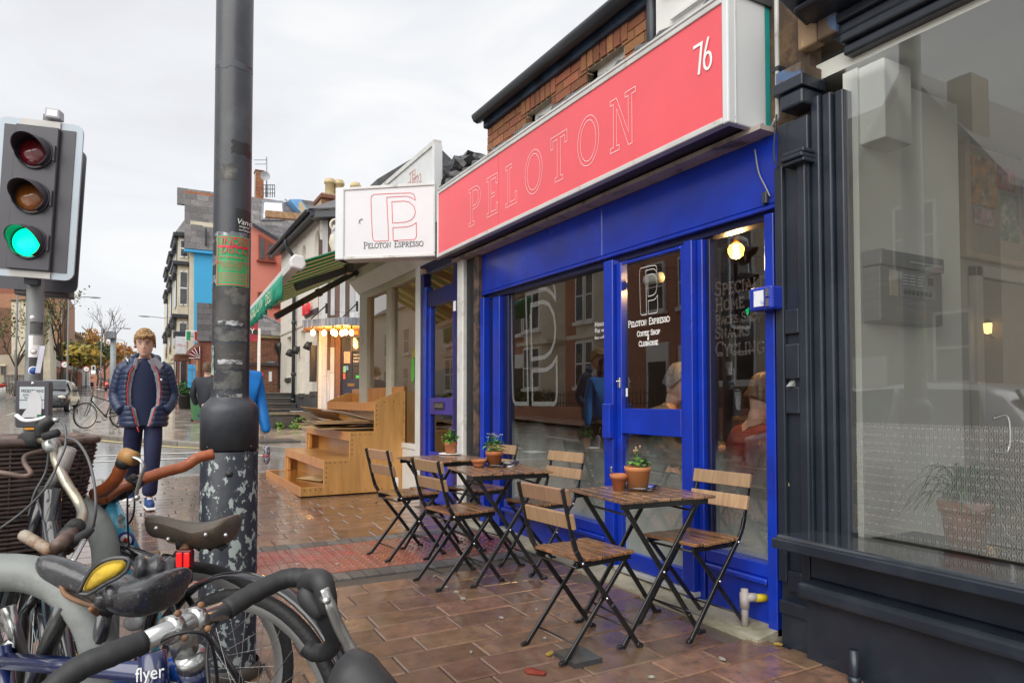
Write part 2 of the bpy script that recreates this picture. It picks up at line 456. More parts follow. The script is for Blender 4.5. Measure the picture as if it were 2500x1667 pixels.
# clay pavers in stretcher courses, each one a piece
def paver_me(L,W=.192,H=.05):
 mb = MB(); c = .006
 lo = [(-L / 2,-W / 2),(L / 2,-W / 2),(L / 2,W / 2),(-L / 2,W / 2)]
 hi = [(-L / 2 + c,-W / 2 + c),(L / 2 - c,-W / 2 + c),(L / 2 - c,W / 2 - c),(-L / 2 + c,W / 2 - c)]
 vs = [(x,y,-H) for x,y in lo] + [(x,y,-c) for x,y in lo] + [(x,y,0) for x,y in hi]
 fs = []
 for a in (0,4):
  for i in range(4): fs.append((a + i,a + (i + 1) % 4,a + 4 + (i + 1) % 4,a + 4 + i))
 fs.append((8,9,10,11))
 mb.add(vs,fs)
 return mb.data('paver',m_pave)
LENS = [.192,.292,.392]
PM = [paver_me(l) for l in LENS]
slots = []
y = .35
rng = random.Random(3)
while y < 10.4:
 if not (4.30 < y < 5.64):
  x = KX + .16 - rng.random() * .25
  while x < 2.84:
   i = rng.choice([1,2,2,2,0])
   if x > KX + .1 and x + LENS[i] < 2.88: slots.append((x + LENS[i] / 2,y,i))
   x += LENS[i] + .008
 y += .2
 if abs(y - 4.35) < .12: y = 5.70
def seen(x,y):
 q = V((x,y,gz(y))) - _C; t = q.dot(_fw)
 if t < .3: return False
 u = _PX + _F * q.dot(_rt) / t; v = _PY - _F * q.dot(_up) / t
 return -60 < u < 2560 and v < 1760
vis = sorted([s for s in slots if seen(s[0],s[1])],key=lambda s: s[0] ** 2 + s[1] ** 2 - (6 if s[0] > .35 else 0))
near,rest = vis[:296],vis[296:]
for x,y,i in near:
 piece('paver',PM[i],pav,(x,y,gz(y) + rng.uniform(-.002,.0015)),(SL + rng.uniform(-.004,.004),rng.uniform(-.004,.004),rng.uniform(-.006,.006)))
mb = MB()
for x,y,i in rest:
 L = LENS[i]; c = .006; z = gz(y) + rng.uniform(-.002,.0015)
 W = .192; k = .018
 pts = [(x - L / 2 + c,y - W / 2 + c),(x + L / 2 - c,y - W / 2 + c),(x + L / 2 - c,y + W / 2 - c),(x - L / 2 + c,y + W / 2 - c)]
 out = [(x - L / 2,y - W / 2),(x + L / 2,y - W / 2),(x + L / 2,y + W / 2),(x - L / 2,y + W / 2)]
 vs = [(a,b,z + k * (b - y)) for a,b in pts] + [(a,b,z - .008 + k * (b - y)) for a,b in out]
 mb.add(vs,[(0,1,2,3)] + [(i2,4 + i2,4 + (i2 + 1) % 4,(i2 + 1) % 4) for i2 in range(4)])
if rest: tag(mb.build('paver_field',m_pave,pav),kind='stuff')
# tactile crossing strip between two courses of grey setts
tb = MB(); TW = .405
tb.box(-TW / 2,TW / 2,-TW / 2,TW / 2,-.05,0)
for i in range(6):
 for j in range(6):
  cx,cy = (i - 2.5) * .066,(j - 2.5) * .066
  n = 8; ring = [(cx + .0155 * math.cos(k * 2 * math.pi / n),cy + .0155 * math.sin(k * 2 * math.pi / n),.0005) for k in range(n)]
  top = [(cx + .009 * math.cos(k * 2 * math.pi / n),cy + .009 * math.sin(k * 2 * math.pi / n),.0065) for k in range(n)]
  tb.add(ring + top,[(k,(k + 1) % n,n + (k + 1) % n,n + k) for k in range(n)] + [tuple(range(n,2 * n))],0,True)
TM = tb.data('tactile_slab',m_tact)
for j in range(2):
 for i in range(10):
  x = KX + .42 + i * .4085
  if x + .2 > 2.9: continue
  piece('tactile_slab',TM,pav,(x,4.795 + j * .4085,gz(4.795 + j * .41) + rng.uniform(-.001,.002)),(SL,0,0))
sb = MB(); sb.box(-.046,.046,-.082,.082,-.05,0)
SM = sb.data('sett',m_grey)
x = KX + .25
while x < 2.84:
 for yy in (4.50,5.50):
  piece('sett',SM,pav,(x,yy,gz(yy) + rng.uniform(-.002,.001)),(SL + rng.uniform(-.01,.01),rng.uniform(-.01,.01),rng.uniform(-.01,.01)))
 x += .0985
# kerbs
kerb = MB(); kerb.box(KX,KX + .15,-3,10.6,-.25,-.005);
def kerb_run(pts,w=.15,step=.92):
 root = None
 for a,b in zip(pts,pts[1:]):
  a,b = V((a[0],a[1],0)),V((b[0],b[1],0)); n = max(1,round((b - a).length / step)); d = (b - a) / n
  for i in range(n):
   p,q = a + d * i + d.normalized() * .006,a + d * (i + 1) - d.normalized() * .006
   yield p,q
kroot = thing('kerb',(0,0,0),None,None,kind='structure')
def add_kerb(pts,w=.15):
 for p,q in kerb_run(pts):
  m = MB(); s = (q - p).normalized().cross(V((0,0,1))) * w / 2
  P = [p - s,p + s,q + s,q - s]
  vs = [(a.x,a.y,gz(a.y) - .3) for a in P] + [(a.x,a.y,gz(a.y) + .003) for a in P]
  m.add(vs,[(0,1,2,3),(4,5,6,7)] + [(i,(i + 1) % 4,4 + (i + 1) % 4,4 + i) for i in range(4)])
  m.build('kerb_stone',m_kerb,kroot,bevel=.018,seg=2)
add_kerb([(KX + .075,.6),(KX + .075,9.6),(KX + .35,10.25),(KX + .9,10.52),(2.95,10.52)])
FK = [(6.5,11.6),(3.4,13.6),(2.30,14.75),(.9,16.3),(-.2,18.0),(-.95,19.4),(-1.28,21.2),(-1.35,24),(-1.38,140)]
add_kerb(FK[:-1]); add_kerb([FK[-2],(-1.36,60)])
add_kerb([(-6.8,34),(-6.8,75)])
sheet('pavement_far',[(a + .08,b) for a,b in FK] + [(30,140),(30,11.6)],-.004,m_flag)
sheet('pavement_opposite',[(-30,-20),(-6.86,-20),(-6.86,140),(-30,140)],0,m_flag)
def mark(name,outline,m=m_white): return sheet(name,outline,-.094,m)
mark('yellow_line',[(KX + .9,10.78),(2.9,10.78),(2.9,10.88),(KX + .9,10.88)],m_yellow)
mark('yellow_line',[(2.2,14.52),(2.28,14.6),(.8,16.15),(-.3,17.85),(-1.05,19.3),(-1.17,19.25),(-.42,17.75),(.7,16.02)],m_yellow)
mark('give_way_line',[(-1.4,13.6),(2.2,13.6),(2.2,13.75),(-1.4,13.75)])
mark('give_way_line',[(-1.4,14.6),(1.5,14.6),(1.5,14.75),(-1.4,14.75)])
for i in range(5):
 mark('crossing_stud',[(-1.75,9.2 + i * 1.0),(-1.35,9.2 + i * 1.0),(-1.35,9.65 + i * 1.0),(-1.75,9.65 + i * 1.0)])
for i in range(6):
 mark('crossing_stud',[(-2.6 - i * .7,10.4),(-2.3 - i * .7,10.4),(-2.3 - i * .7,10.7),(-2.6 - i * .7,10.7)])
for i in range(12):
 mark('centre_line',[(-4.1,13 + i * 6),(-4.0,13 + i * 6),(-4.0,16 + i * 6),(-4.1,16 + i * 6)])
# gully grating on the far pavement
g = MB()
for i in range(9): g.box(2.4 + i * .09,2.45 + i * .09,15.25,16.4,gz(15.8) - .03,gz(15.8) + .012)
g.box(2.36,3.2,15.2,15.25,gz(15.8) - .03,gz(15.8) + .012); g.box(2.36,3.2,16.4,16.45,gz(15.8) - .03,gz(15.8) + .012)
m_iron = mat('cast_iron',(.07,.068,.065),.45,var=.2)
tag(g.build('gully_grate',m_iron),'slatted drain grating in the pavement across the side street','drain grate')
# small square inspection plate, leaves and litter on the paving
p = MB(); p.box(-.075,.075,-.085,.085,-.02,.004)
o = tag(p.build('inspection_plate',mat('plate_steel',(.05,.052,.055),.12,var=.2)),'small square dark steel plate set in the pavers by a chair leg','cover plate')
pp = on_x(1370,1598,1.75); o.location = (1.80,2.62,gz(2.62) - .001); o.rotation_euler = (SL,0,0)
m_leaf_y = mat('leaf_yellow',(.36,.25,.05),.5,var=.2); m_leaf_r = mat('leaf_red',(.22,.035,.02),.4,var=.2); m_gum = mat('gum_grey',(.30,.28,.25),.6)
def litter(name,x,y,r,m,label,cat,k=.55,rz=0,group=None):
 b = MB(); n = 9; rr = random.Random(int(x * 100 + y * 991))
 ring = [(r * math.cos(i * 6.283 / n) * rr.uniform(.7,1.1),r * k * math.sin(i * 6.283 / n) * rr.uniform(.7,1.1),rr.uniform(.001,.008)) for i in range(n)]
 low = [(a,b2,-.002) for a,b2,c in ring]
 b.add(ring + low + [(0,0,.009)],[(i,(i + 1) % n,2 * n) for i in range(n)] + [(n + i,n + (i + 1) % n,(i + 1) % n,i) for i in range(n)])
 o = tag(b.build(name,m),label,cat,group); o.location = (x,y,gz(y) + .003); o.rotation_euler = (SL,0,rz)
 return o
def G(u,v):
 d = ray(u,v); t = 3.
 for i in range(60):
  p = _C + d * t; t -= (p.z - gz(p.y)) / (d.z - .018 * d.y)
 return _C + d * t
for (u,v,r,m,lab) in [(1306,1642,.055,m_leaf_r,'red wet leaf lying flat on the pavers in front'),(1342,1597,.03,m_leaf_y,'yellow leaf caught at the foot of the front chair'),
       (1466,1390,.025,m_leaf_y,'yellow leaf on the concrete step under the blue sill'),(990,1293,.022,m_leaf_y,'brown leaf on the pavers behind the far chair'),
       (1900,1574,.022,m_leaf_y,'yellow leaf at the foot of the dark pilaster'),(836,1229,.02,m_leaf_y,'yellow leaf on the pavers in front of the wooden stand'),
       (918,1226,.018,m_leaf_y,'small tan leaf beside the base of the wooden stand')]:
 p = G(u,v); litter('leaf',p.x,p.y,r,m,lab,'leaf',rz=u)
for (u,v,r) in [(1115,1447,.02),(1130,1463,.02),(1224,1510,.016),(1310,1490,.012),(1763,1610,.022),(1090,1435,.012),(1150,1594,.012),(1330,1560,.012),(725,1378,.02),(824,1378,.018),(1060,1408,.018),(1590,1655,.015)]:
 p = G(u,v); litter('chewing_gum',p.x,p.y,r,m_gum,'flat pale blob of trodden chewing gum on the pavers','chewing gum',rz=v,group='gum spots on the pavement')
# ================================================================ coffee shop
m_blue = mat('paint_blue',(.005,.038,.44),.26,var=.2,scale=2.2,bump=.12,bscale=9,coat=.2,c2=(.012,.022,.22),pscale=2.4,thr=.60,soft=.2)
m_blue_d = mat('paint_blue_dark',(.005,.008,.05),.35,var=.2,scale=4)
m_red = mat('sign_red',(.80,.105,.125),.34,var=.05,scale=2.5,bump=.05,bscale=120,stretch=(1,1,1))
m_alu = mat('sign_aluminium',(.58,.58,.56),.38,metal=.0,var=.10,scale=5,c2=(.32,.30,.26),pscale=6,thr=.66)
m_alup = mat('sign_end_white',(.66,.68,.69),.4,var=.05,scale=2)
m_dark = mat('soffit_dark',(.030,.024,.036),.5,var=.2)
m_soff = mat('soffit_pale',(.40,.34,.31),.7,var=.15,scale=4,c2=(.14,.11,.10),pscale=7,thr=.60)
m_brick = mat('brick_red',(.33,.125,.06),.8,var=.3,scale=14,bump=.5,bscale=60,rnd=.34,c2=(.30,.19,.11),pscale=11,thr=.60)
m_mort = mat('mortar',(.42,.34,.25),.85,var=.2,scale=20,bump=.4,bscale=80)
m_lead = mat('lead_flashing',(.085,.088,.09),.4,var=.35,scale=5,bump=.8,bscale=9,c2=(.28,.28,.28),pscale=6,thr=.64)
m_gut = mat('gutter_dark',(.030,.034,.042),.4,var=.3,scale=3)
m_gutb = mat('gutter_board_blue',(.042,.072,.125),.45,var=.35,scale=2,c2=(.02,.03,.05),pscale=4,thr=.5)
m_whit = mat('paint_white',(.70,.70,.67),.45,var=.06,scale=4)
m_prnt = mat('print_white',(.85,.85,.84),.4,var=.02)
m_blk = mat('print_black',(.02,.02,.02),.45)
m_logo = mat('print_red',(.68,.035,.045),.4)
m_glass = glass('window_glass',haze=.75,hcol=(.42,.47,.43),k=3.2)  # lower haze: condensation plus the pale road's reflection put into the colour
m_glass_p = glass('window_glass_plain')
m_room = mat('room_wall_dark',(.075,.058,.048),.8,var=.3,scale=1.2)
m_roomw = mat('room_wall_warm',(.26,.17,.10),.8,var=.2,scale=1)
m_flr = mat('room_floor',(.10,.07,.05),.5)
m_teal = mat('edge_teal',(.02,.38,.36),.5)
m_rust = mat('wall_grimy',(.085,.052,.034),.8,var=.4,scale=6,bump=.6,bscale=25,c2=(.20,.12,.06),pscale=5,thr=.6)

def brick_wall(parent,name,o,xd,w,h,mortar,me_mat,bw=.215,bh=.065,j=.011,dep=.10,skip=(),nm='brick',proud=.012):
 """brick courses over a recessed mortar back; skip = openings (x0, x1, z0, z1). Each brick is a piece."""
 o,xd = V(o),V(xd).normalized(); nd = xd.cross(V((0,0,1)))      # outward
 back = MB(); fn = lambda a,b,d: o + xd * a + V((0,0,1)) * b - nd * d
 xs = sorted({0,w,*[s[0] for s in skip],*[s[1] for s in skip]}); zs = sorted({0,h,*[s[2] for s in skip],*[s[3] for s in skip]})
 xs = [x for x in xs if 0 <= x <= w]; zs = [z for z in zs if 0 <= z <= h]
 for a,b in zip(xs,xs[1:]):
  for c,d in zip(zs,zs[1:]):
   if any(s[0] <= (a + b) / 2 <= s[1] and s[2] <= (c + d) / 2 <= s[3] for s in skip): continue
   back.prism([(a,c),(b,c),(b,d),(a,d)],fn,proud,dep)
 wall = back.build(name,mortar,parent)
 mb = MB(); mb.box(-.5,.5,-.5,.5,-.5,.5); me = mb.data(nm,me_mat)
 rot = math.atan2(xd.y,xd.x); rg = random.Random(len(skip) * 7 + int(w * 100)); out = []
 z = 0; r = 0
 while z + bh <= h + .001:
  x = 0 if r % 2 == 0 else -(bw + j) / 2
  while x < w:
   a,b = max(0,x),min(w,x + bw)
   segs = [(a,b)]
   for s in skip:
    if s[2] - .001 < z + bh and s[3] > z + .001:
     ns = []
     for p,q in segs:
      if q <= s[0] or p >= s[1]: ns.append((p,q)); continue
      if p < s[0]: ns.append((p,s[0]))
      if q > s[1]: ns.append((s[1],q))
     segs = ns
   for p,q in segs:
    if q - p > .03: out.append(((p + q) / 2,z + bh / 2,q - p))
   x += bw + j
  z += bh + j; r += 1
 for a,b,l in out:
  piece(nm,me,wall,o + xd * a + V((0,0,b)) - nd * (.04 + rg.uniform(-.003,.003)),(0,0,rot),(l,.08,bh))
 return wall

FX = 2.85
Y0,Y1 = 2.375,5.93                      # shopfront, near and far end
cafe = thing('coffee_shop',(2.9,4.2,0),'brick coffee shop with bright blue shopfront and door','shop')
def bx(parent,name,m,x0,x1,y0,y1,z0,z1,bevel=.004,seg=1):
 return MB().box(x0,x1,y0,y1,z0,z1).build(name,m,parent,bevel,seg)
ZF = 2.245
f = bx(cafe,'fascia_panel',m_blue,2.87,2.95,3.866,Y1 - .02,ZF,2.605)
f = bx(cafe,'fascia_panel',m_blue,2.87,2.95,Y0 - .02,3.862,ZF,2.605)
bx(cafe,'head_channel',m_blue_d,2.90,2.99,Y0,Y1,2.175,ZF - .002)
bx(cafe,'head_lip',m_blue,2.862,2.90,Y0,Y1 - .02,ZF - .028,ZF - .004)
# frame uprights: measured edges on the frame plane
yy = lambda u: yu(u,FX)
ya,yb,yc = yy(1174),yy(1227),yy(1477)
yd,ye,yf = yy(1500),yy(1672),yy(1697)
yg,yh = yy(1716),yy(1872)
zb = .12
bx(cafe,'frame_post',m_blue,2.84,2.95,yy(1183),ya,zb - .06,2.19)
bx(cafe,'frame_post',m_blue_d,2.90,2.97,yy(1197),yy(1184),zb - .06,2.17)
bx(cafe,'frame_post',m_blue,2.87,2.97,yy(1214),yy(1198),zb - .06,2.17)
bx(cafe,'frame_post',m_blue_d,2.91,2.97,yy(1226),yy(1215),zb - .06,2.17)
bx(cafe,'frame_post',m_blue,2.84,2.97,yd + .005,yc,zb,2.19)
bx(cafe,'frame_post',m_blue,2.84,2.97,yf + .012,ye - .006,zb - .05,2.17)
bx(cafe,'frame_post',m_blue,2.88,2.97,yg + .03,yf + .008,zb - .05,2.17)
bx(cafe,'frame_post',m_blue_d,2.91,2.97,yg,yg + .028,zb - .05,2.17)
bx(cafe,'frame_post',m_blue,2.84,2.97,Y0,yh,.045,2.19)
# windows
def window(y0,y1,z0,z1,x,name='window',gm=m_glass):
 mb = MB(); mb.quad((x,y1,z0),(x,y0,z0),(x,y0,z1),(x,y1,z1))
 return mb.build(name,gm,cafe,fix=False)
w1 = window(yc,yb,.37,2.175,2.945,'window_pane')
w3 = window(yh,yg,.39,2.175,2.945,'window_pane')
for (a,b,z) in ((yc + .002,yb,.37),(yh + .002,yg,.39)):
 bx(cafe,'bottom_rail',m_blue,2.86,2.965,a,b,z - .07,z)
 MB().box(2.83,2.97,a,b,z - .10,z - .072).build('sill_strip',m_blue,cafe,.006)
 bx(cafe,'stall_riser',m_blue,2.872,2.965,a,b,.06,z - .102)
# door leaf
door = tag(bpy.data.objects.new('door',None)); col.objects.link(door); door.parent = cafe
def dbox(nm,m,x0,x1,y0,y1,z0,z1,bevel=.004): return MB().box(x0,x1,y0,y1,z0,z1).build(nm,m,door,bevel)
dl,dr = yd - .002,ye + .004          # hinge sides (far, near)
sl,sr = yy(1512),yy(1657)
dbox('stile',m_blue,2.868,2.925,sl,dl,.13,2.165); dbox('stile',m_blue,2.868,2.925,dr,sr,.13,2.165)
zt = on_x(1600,622,FX).z
dbox('top_rail',m_blue,2.870,2.923,sr + .001,sl - .001,zt,2.163)
zm0,zm1 = on_x(1590,1063,FX).z,on_x(1590,998,FX).z
dbox('middle_rail',m_blue,2.866,2.927,sr + .001,sl - .001,zm0,zm1)
dbox('bottom_rail',m_blue,2.870,2.923,sr + .001,sl - .001,.132,.235)
for z0,z1 in ((zm1,zt),(.235,zm0)):
 mb = MB(); mb.quad((2.90,sl,z0),(2.90,sr,z0),(2.90,sr,z1),(2.90,sl,z1)); mb.build('door_pane',m_glass,door,fix=False)
za,zb_ = on_x(1494,1069,FX).z,on_x(1494,985,FX).z
MB().box(2.80,2.845,yy(1501),yy(1484),za,zb_).build('handle',m_blue,door,.006,2)
m_chrome = mat('chrome',(.62,.62,.62),.18,metal=1)
mb = MB(); zl = on_x(1495,935,FX).z
mb.box(2.858,2.869,dl - .045,dl - .02,zl - .035,zl + .035); mb.lathe([(.006,0),(.006,.02),(0,.02)],10,(2.858,dl - .032,zl + .01),Matrix.Rotation(-math.pi / 2,4,'Y')); mb.build('lock_plate',m_chrome,door,.003)
mb = MB(); zl = on_x(1497,1146,FX).z
mb.box(2.83,2.84,yd + .01,yd + .03,zl - .02,zl + .02); mb.build('lower_lock',m_chrome,cafe,.003)
mb = MB(); mb.lathe([(0,0),(.035,0),(.035,.14),(0,.14)],12,(2.99,sl - .12,2.03),Matrix.Rotation(math.pi / 2,4,'X')); mb.build('door_closer',m_whit,door)
# threshold step
st = MB(); st.add([(2.70,Y0 + .0,gz(2.4) + .012),(2.97,Y0,.10),(2.97,Y1,.125),(2.66,Y1,gz(Y1) + .004),(2.70,Y0,-.1),(2.97,Y0,-.1),(2.97,Y1,-.1),(2.66,Y1,-.1)],
  [(0,1,2,3),(0,4,5,1),(1,5,6,2),(2,6,7,3),(3,7,4,0)])
st.build('threshold',m_conc,cafe)
bx(cafe,'door_sill',mat('sill_alu',(.4,.4,.4),.4),2.835,2.96,yf,yd,.10,.128,.003)
# glass lettering
def on_glass(y0,z0,s,x,sx=1): return lambda a,b: V((x,y0 - a * s * sx,z0 + b * s))
m_etch = film('print_etched',(.62,.64,.63),.20,.8)
m_etch2 = film('print_faint',(.62,.55,.50),.07,.8)
mb = MB()
PE = on_x(1240,0,2.94)
ez0,es = on_x(1290,985,2.94).z,1.0
p0,p1 = on_x(1248,985,2.94),on_x(1356,720,2.94)
for ln in emblem(): ribbon(mb,ln,.036,lambda a,b: V((2.940,p0.y - a * (p0.y - p1.y),p0.z + b * .99)),closed=True)
mb.build('etched_emblem',m_etch,w1,fix=False)
mb = MB(); q0,q1 = on_x(1562,770,2.897),on_x(1604,690,2.897)
for ln in emblem(): ribbon(mb,ln,.011,lambda a,b: V((2.8965,q0.y - a * (q0.y - q1.y),q0.z + b * .30)),closed=True)
yt = (on_x(1583,780,2.897)).y
zz = lambda v: on_x(1583,v,2.897).z
for s,h,v in (('Peloton Espresso',.040,792),('Coffee Shop',.032,818),('&',.022,829),('Clubhouse',.032,843)):
 slab(mb,s,h,.006,(2.8965,yt,zz(v)),(0,-1,0),(0,0,1),center=True)
mb.box(2.8955,2.8965,sl - .03,sl - .012,on_x(1516,968,2.9).z,on_x(1516,948,2.9).z)
mb.build('door_lettering',m_prnt,door,fix=False)
mb = MB()
for s,h,v in (('Speciality',.078,728),('Home Brew',.072,765),('Races Shown',.052,797),('Snacks',.064,830),('Cycling',.08,872)):
 slab(mb,s,h,.011,(2.940,yg - .015,on_x(1716,v,2.94).z),(0,-1,0),(0,0,1))
mb.build('window_lettering',m_etch2,w3,fix=False)
for s,h,v in (('House filter',.038,800),('Flat white',.034,815),('Best coffee',.024,830)):
 text(w1,s,h * 1.35,m_prnt,(2.939,yc + .24,on_x(1440,v,2.94).z),(0,-1,0),(0,0,1),'chalk_lettering')
# interior
room = MB(); rx = 8.2
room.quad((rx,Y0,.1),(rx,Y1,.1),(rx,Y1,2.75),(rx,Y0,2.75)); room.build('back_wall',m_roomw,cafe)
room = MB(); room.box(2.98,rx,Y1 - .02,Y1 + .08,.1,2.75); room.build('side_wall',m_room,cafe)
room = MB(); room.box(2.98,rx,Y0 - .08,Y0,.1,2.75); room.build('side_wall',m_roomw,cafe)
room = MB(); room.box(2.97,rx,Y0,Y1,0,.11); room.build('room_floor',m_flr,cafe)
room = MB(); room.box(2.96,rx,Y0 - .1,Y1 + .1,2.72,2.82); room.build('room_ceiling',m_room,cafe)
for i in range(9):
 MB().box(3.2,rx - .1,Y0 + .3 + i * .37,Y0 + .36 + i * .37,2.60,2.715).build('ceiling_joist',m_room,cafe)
ct = thing('counter',(6.6,4.4,.11),'wooden service counter at the back of the coffee shop','counter')
MB().box(6.3,6.9,3.0,5.8,.11,1.0).build('counter_body',mat('counter_wood',(.22,.13,.07),.6,stretch=(1,8,1)),ct,.01)
MB().box(6.22,6.98,2.95,5.82,1.0,1.05).build('counter_top',mat('counter_slab',(.34,.24,.14),.4),ct,.008)
m_bulb = emis('bulb_glow',(1,.55,.16),9)
m_fil = emis('filament_glow',(1,.72,.34),40)
m_amber = film('bulb_glass',(1,.62,.22),.35,.1)
m_brass = mat('lamp_brass',(.30,.17,.06),.35,metal=.8)
def pendant(p,label,r=.062,drop=.55):
 t = thing('pendant_bulb',p,label,'pendant lamp','filament bulbs hanging in the coffee shop')
 mb = MB(); mb.tube([V(p) + V((0,0,r * 1.15 + .06)),V((p[0],p[1],2.72))],.004,5); mb.build('cord',m_blk,t)
 mb = MB(); mb.lathe([(0,.075),(.019,.075),(.021,.0),(0,0)],12,V(p) + V((0,0,r * .9))); mb.build('socket',m_brass,t)
 mb = MB(); mb.sph(p,(r,r,r * 1.05),16,10); mb.build('bulb',m_amber,t)
 mb = MB()
 for k in range(4):
  a = k * math.pi / 2
  mb.tube([V(p) + V((.016 * math.cos(a),.016 * math.sin(a),-.035)),V(p) + V((.016 * math.cos(a),.016 * math.sin(a),.04))],.004,5)
 mb.build('filament',m_fil,t)
 l = bpy.data.lights.new('bulb_light','POINT'); l.energy = 12; l.color = (1,.56,.20); l.shadow_soft_size = .05
 lo = bpy.data.objects.new('bulb_light',l); col.objects.link(lo); lo.parent = t; lo.location = (0,0,-r * 1.6)
for (u,v,x,lab,r) in [(1797,612,3.35,'round amber filament bulb glowing behind the narrow window by the dark shop',.052),
      (1388,738,5.2,'upper filament bulb seen through the large blue-framed window',.05),(1402,775,4.4,'lower filament bulb glowing in the large blue-framed window',.045),
      (1383,775,6.4,'small distant filament bulb left of the lower one in the large window',.045)]:
 pendant(on_x(u,v,x),lab,r)
# upper storey: brick strip, gutter, windows
wallX = 3.02
B0 = thing('upper',(0,0,0),None,None); bpy.data.objects.remove(B0)
yl = yu(1190,wallX,330); yr = 2.3
op = []
for (ua,ub) in ((1283,1347),(1432,1520)):
 op.append((yl - yu(ua,wallX,230),yl - yu(ub,wallX,130),-.1,.47))
Hw = .68
wall = brick_wall(cafe,'brick_wall',(wallX,yl,3.30),(0,-1,0),2.55,Hw,m_mort,m_brick,skip=op)
lin = MB(); lin.box(-.5,.5,-.5,.5,-.5,.5); lme = lin.data('brick',m_brick)
for a,b,c,d in op:                                              # soldier arch over each opening
 n = round((b - a + .14) / .078)
 for i in range(n):
  piece('brick',lme,wall,(wallX + .036,yl - a + .07 - (i + .5) * (b - a + .14) / n,3.30 + .47 + .095),(0,0,0),(.09,.066,.17))
 wf = MB(); y0,y1 = yl - b,yl - a
 wf.box(wallX + .06,wallX + .10,y0,y1,3.25,3.30);
 wdw = wf.build('upper_window',m_whit,cafe)
 MB().box(wallX + .07,wallX + .12,y0,y0 + .05,3.25,3.77).build('frame',m_whit,wdw); MB().box(wallX + .07,wallX + .12,y1 - .05,y1,3.25,3.77).build('frame',m_whit,wdw)
 MB().box(wallX + .07,wallX + .12,y0,y1,3.71,3.77).build('frame',m_whit,wdw)
 MB().box(wallX + .075,wallX + .11,(y0 + y1) / 2 - .02,(y0 + y1) / 2 + .02,3.25,3.77).build('frame',m_whit,wdw)
 q = MB(); q.quad((wallX + .095,y1,3.25),(wallX + .095,y0,3.25),(wallX + .095,y0,3.77),(wallX + .095,y1,3.77)); q.build('pane',m_glass_p,wdw,fix=False)
 MB().box(wallX + .2,wallX + .22,y0 - .1,y1 + .1,3.2,3.8).build('blind',m_room,wdw)
MB().box(wallX + .10,7.5,yl - .06,yl,2.6,3.98).build('end_wall',m_rust,cafe)
mb = MB(); mb.box(wallX - .045,wallX + .05,yl + .01,1.8,3.90,4.0); mb.build('eaves_board',m_gutb,cafe,.01)
gp = [(.0,0),(.0,-.02),(.02,-.06),(.06,-.075),(.1,-.06),(.12,-.02),(.12,0)]
mb = MB(); mb.prism(gp,lambda a,b,d: V((wallX - .16 + a,d,4.02 + b)),yl + .03,1.8,smooth=True); mb.build('gutter',m_gut,cafe)
mb = MB(); mb.prism([(-.06,4.01),(1.9,5.1),(4,4.0)],lambda a,b,d: V((wallX + a,d,b)),yl + .08,1.8); mb.build('roof',mat('roof_slate',(.07,.07,.075),.5,var=.3,scale=5),cafe)
mb = MB(); mb.box(2.62,3.03,2.42,yl + .35,3.295,3.315)
rr = random.Random(4)
pts = [(2.66 + (.03 if i % 2 else 0),2.42 + i * (yl + .3 - 2.42) / 40,3.335 + rr.uniform(-.012,.018)) for i in range(41)]
mb.tube(pts,[.035 + rr.uniform(-.006,.012) for _ in pts],7);
mb.prism([(2.68,3.315),(3.03,3.36),(3.03,3.315)],lambda a,b,d: V((a,d,b)),2.42,yl + .3)
mb.build('flashing',m_lead,cafe)
mb = MB(); mb.tube([(wallX - .04,yu(1592,wallX - .04,40),z) for z in (3.3,3.7,4.4)],.04,10); mb.build('downpipe',m_gut,cafe)
yq = yu(1612,wallX - .06,20)
mb = MB(); mb.box(wallX - .10,wallX + .05,2.2,yq,3.30,4.5); wb = mb.build('white_bay',m_whit,cafe,.005)
MB().box(wallX - .15,wallX - .09,2.2,yq - .1,3.80,3.86).build('bay_sill',m_whit,wb,.006)
MB().box(wallX - .125,wallX - .11,2.2,yq - .16,3.60,3.62).build('bay_moulding',m_whit,wb)
mb = MB(); c = spline([on_x(1455,225,2.95),on_x(1420,300 - 60,2.93),on_x(1400,255,2.85)],6); mb.tube(c,.006,5); mb.build('loose_cable',m_blk,cafe)
# grimy wall strip between the two shops, conduit
mb = MB(); mb.box(2.91,3.0,2.2,2.46,2.62,4.6); mb.build('party_pier',m_rust,cafe)
# ---------------------------------------------------------------- the long red sign
SX = 2.60
sgn = thing('shop_sign',(SX,4.3,2.63),'long red box sign reading PELOTON above the blue shopfront','sign')
sy0,sy1,sz0,sz1 = 2.445,6.20,2.632,3.290
mb = MB(); mb.box(SX + .012,2.868,sy0 + .004,sy1,sz0 + .01,sz1 - .004,0); mb.build('box_body',m_dark,sgn)
mb = MB(); mb.box(SX + .004,SX + .010,4.915,sy1 - .03,sz0 + .03,sz1 - .03); mb.build('red_panel',m_red,sgn)
mb = MB(); mb.box(SX + .003,SX + .010,sy0 + .03,4.909,sz0 + .03,sz1 - .03); mb.build('red_panel',m_red,sgn)
for z0,z1,nm in ((sz0,sz0 + .034,'bottom_trim'),(sz1 - .034,sz1,'top_trim')):
 MB().box(SX - .006,SX + .05,sy0 + .03,sy1 - .03,z0,z1).build(nm,m_alu,sgn,.006,2)
MB().box(SX - .012,SX + .03,sy0 + .03,sy1 - .03,sz1 - .002,sz1 + .018).build('top_lip',m_alu,sgn,.004)
MB().box(SX - .006,SX + .05,sy1 - .03,sy1,sz0,sz1).build('end_trim',m_alu,sgn,.006)
e = MB().box(SX - .006,2.872,sy0 - .012,sy0 + .03,sz0 - .004,sz1 + .3).build('end_panel',m_alup,sgn,.008,2)
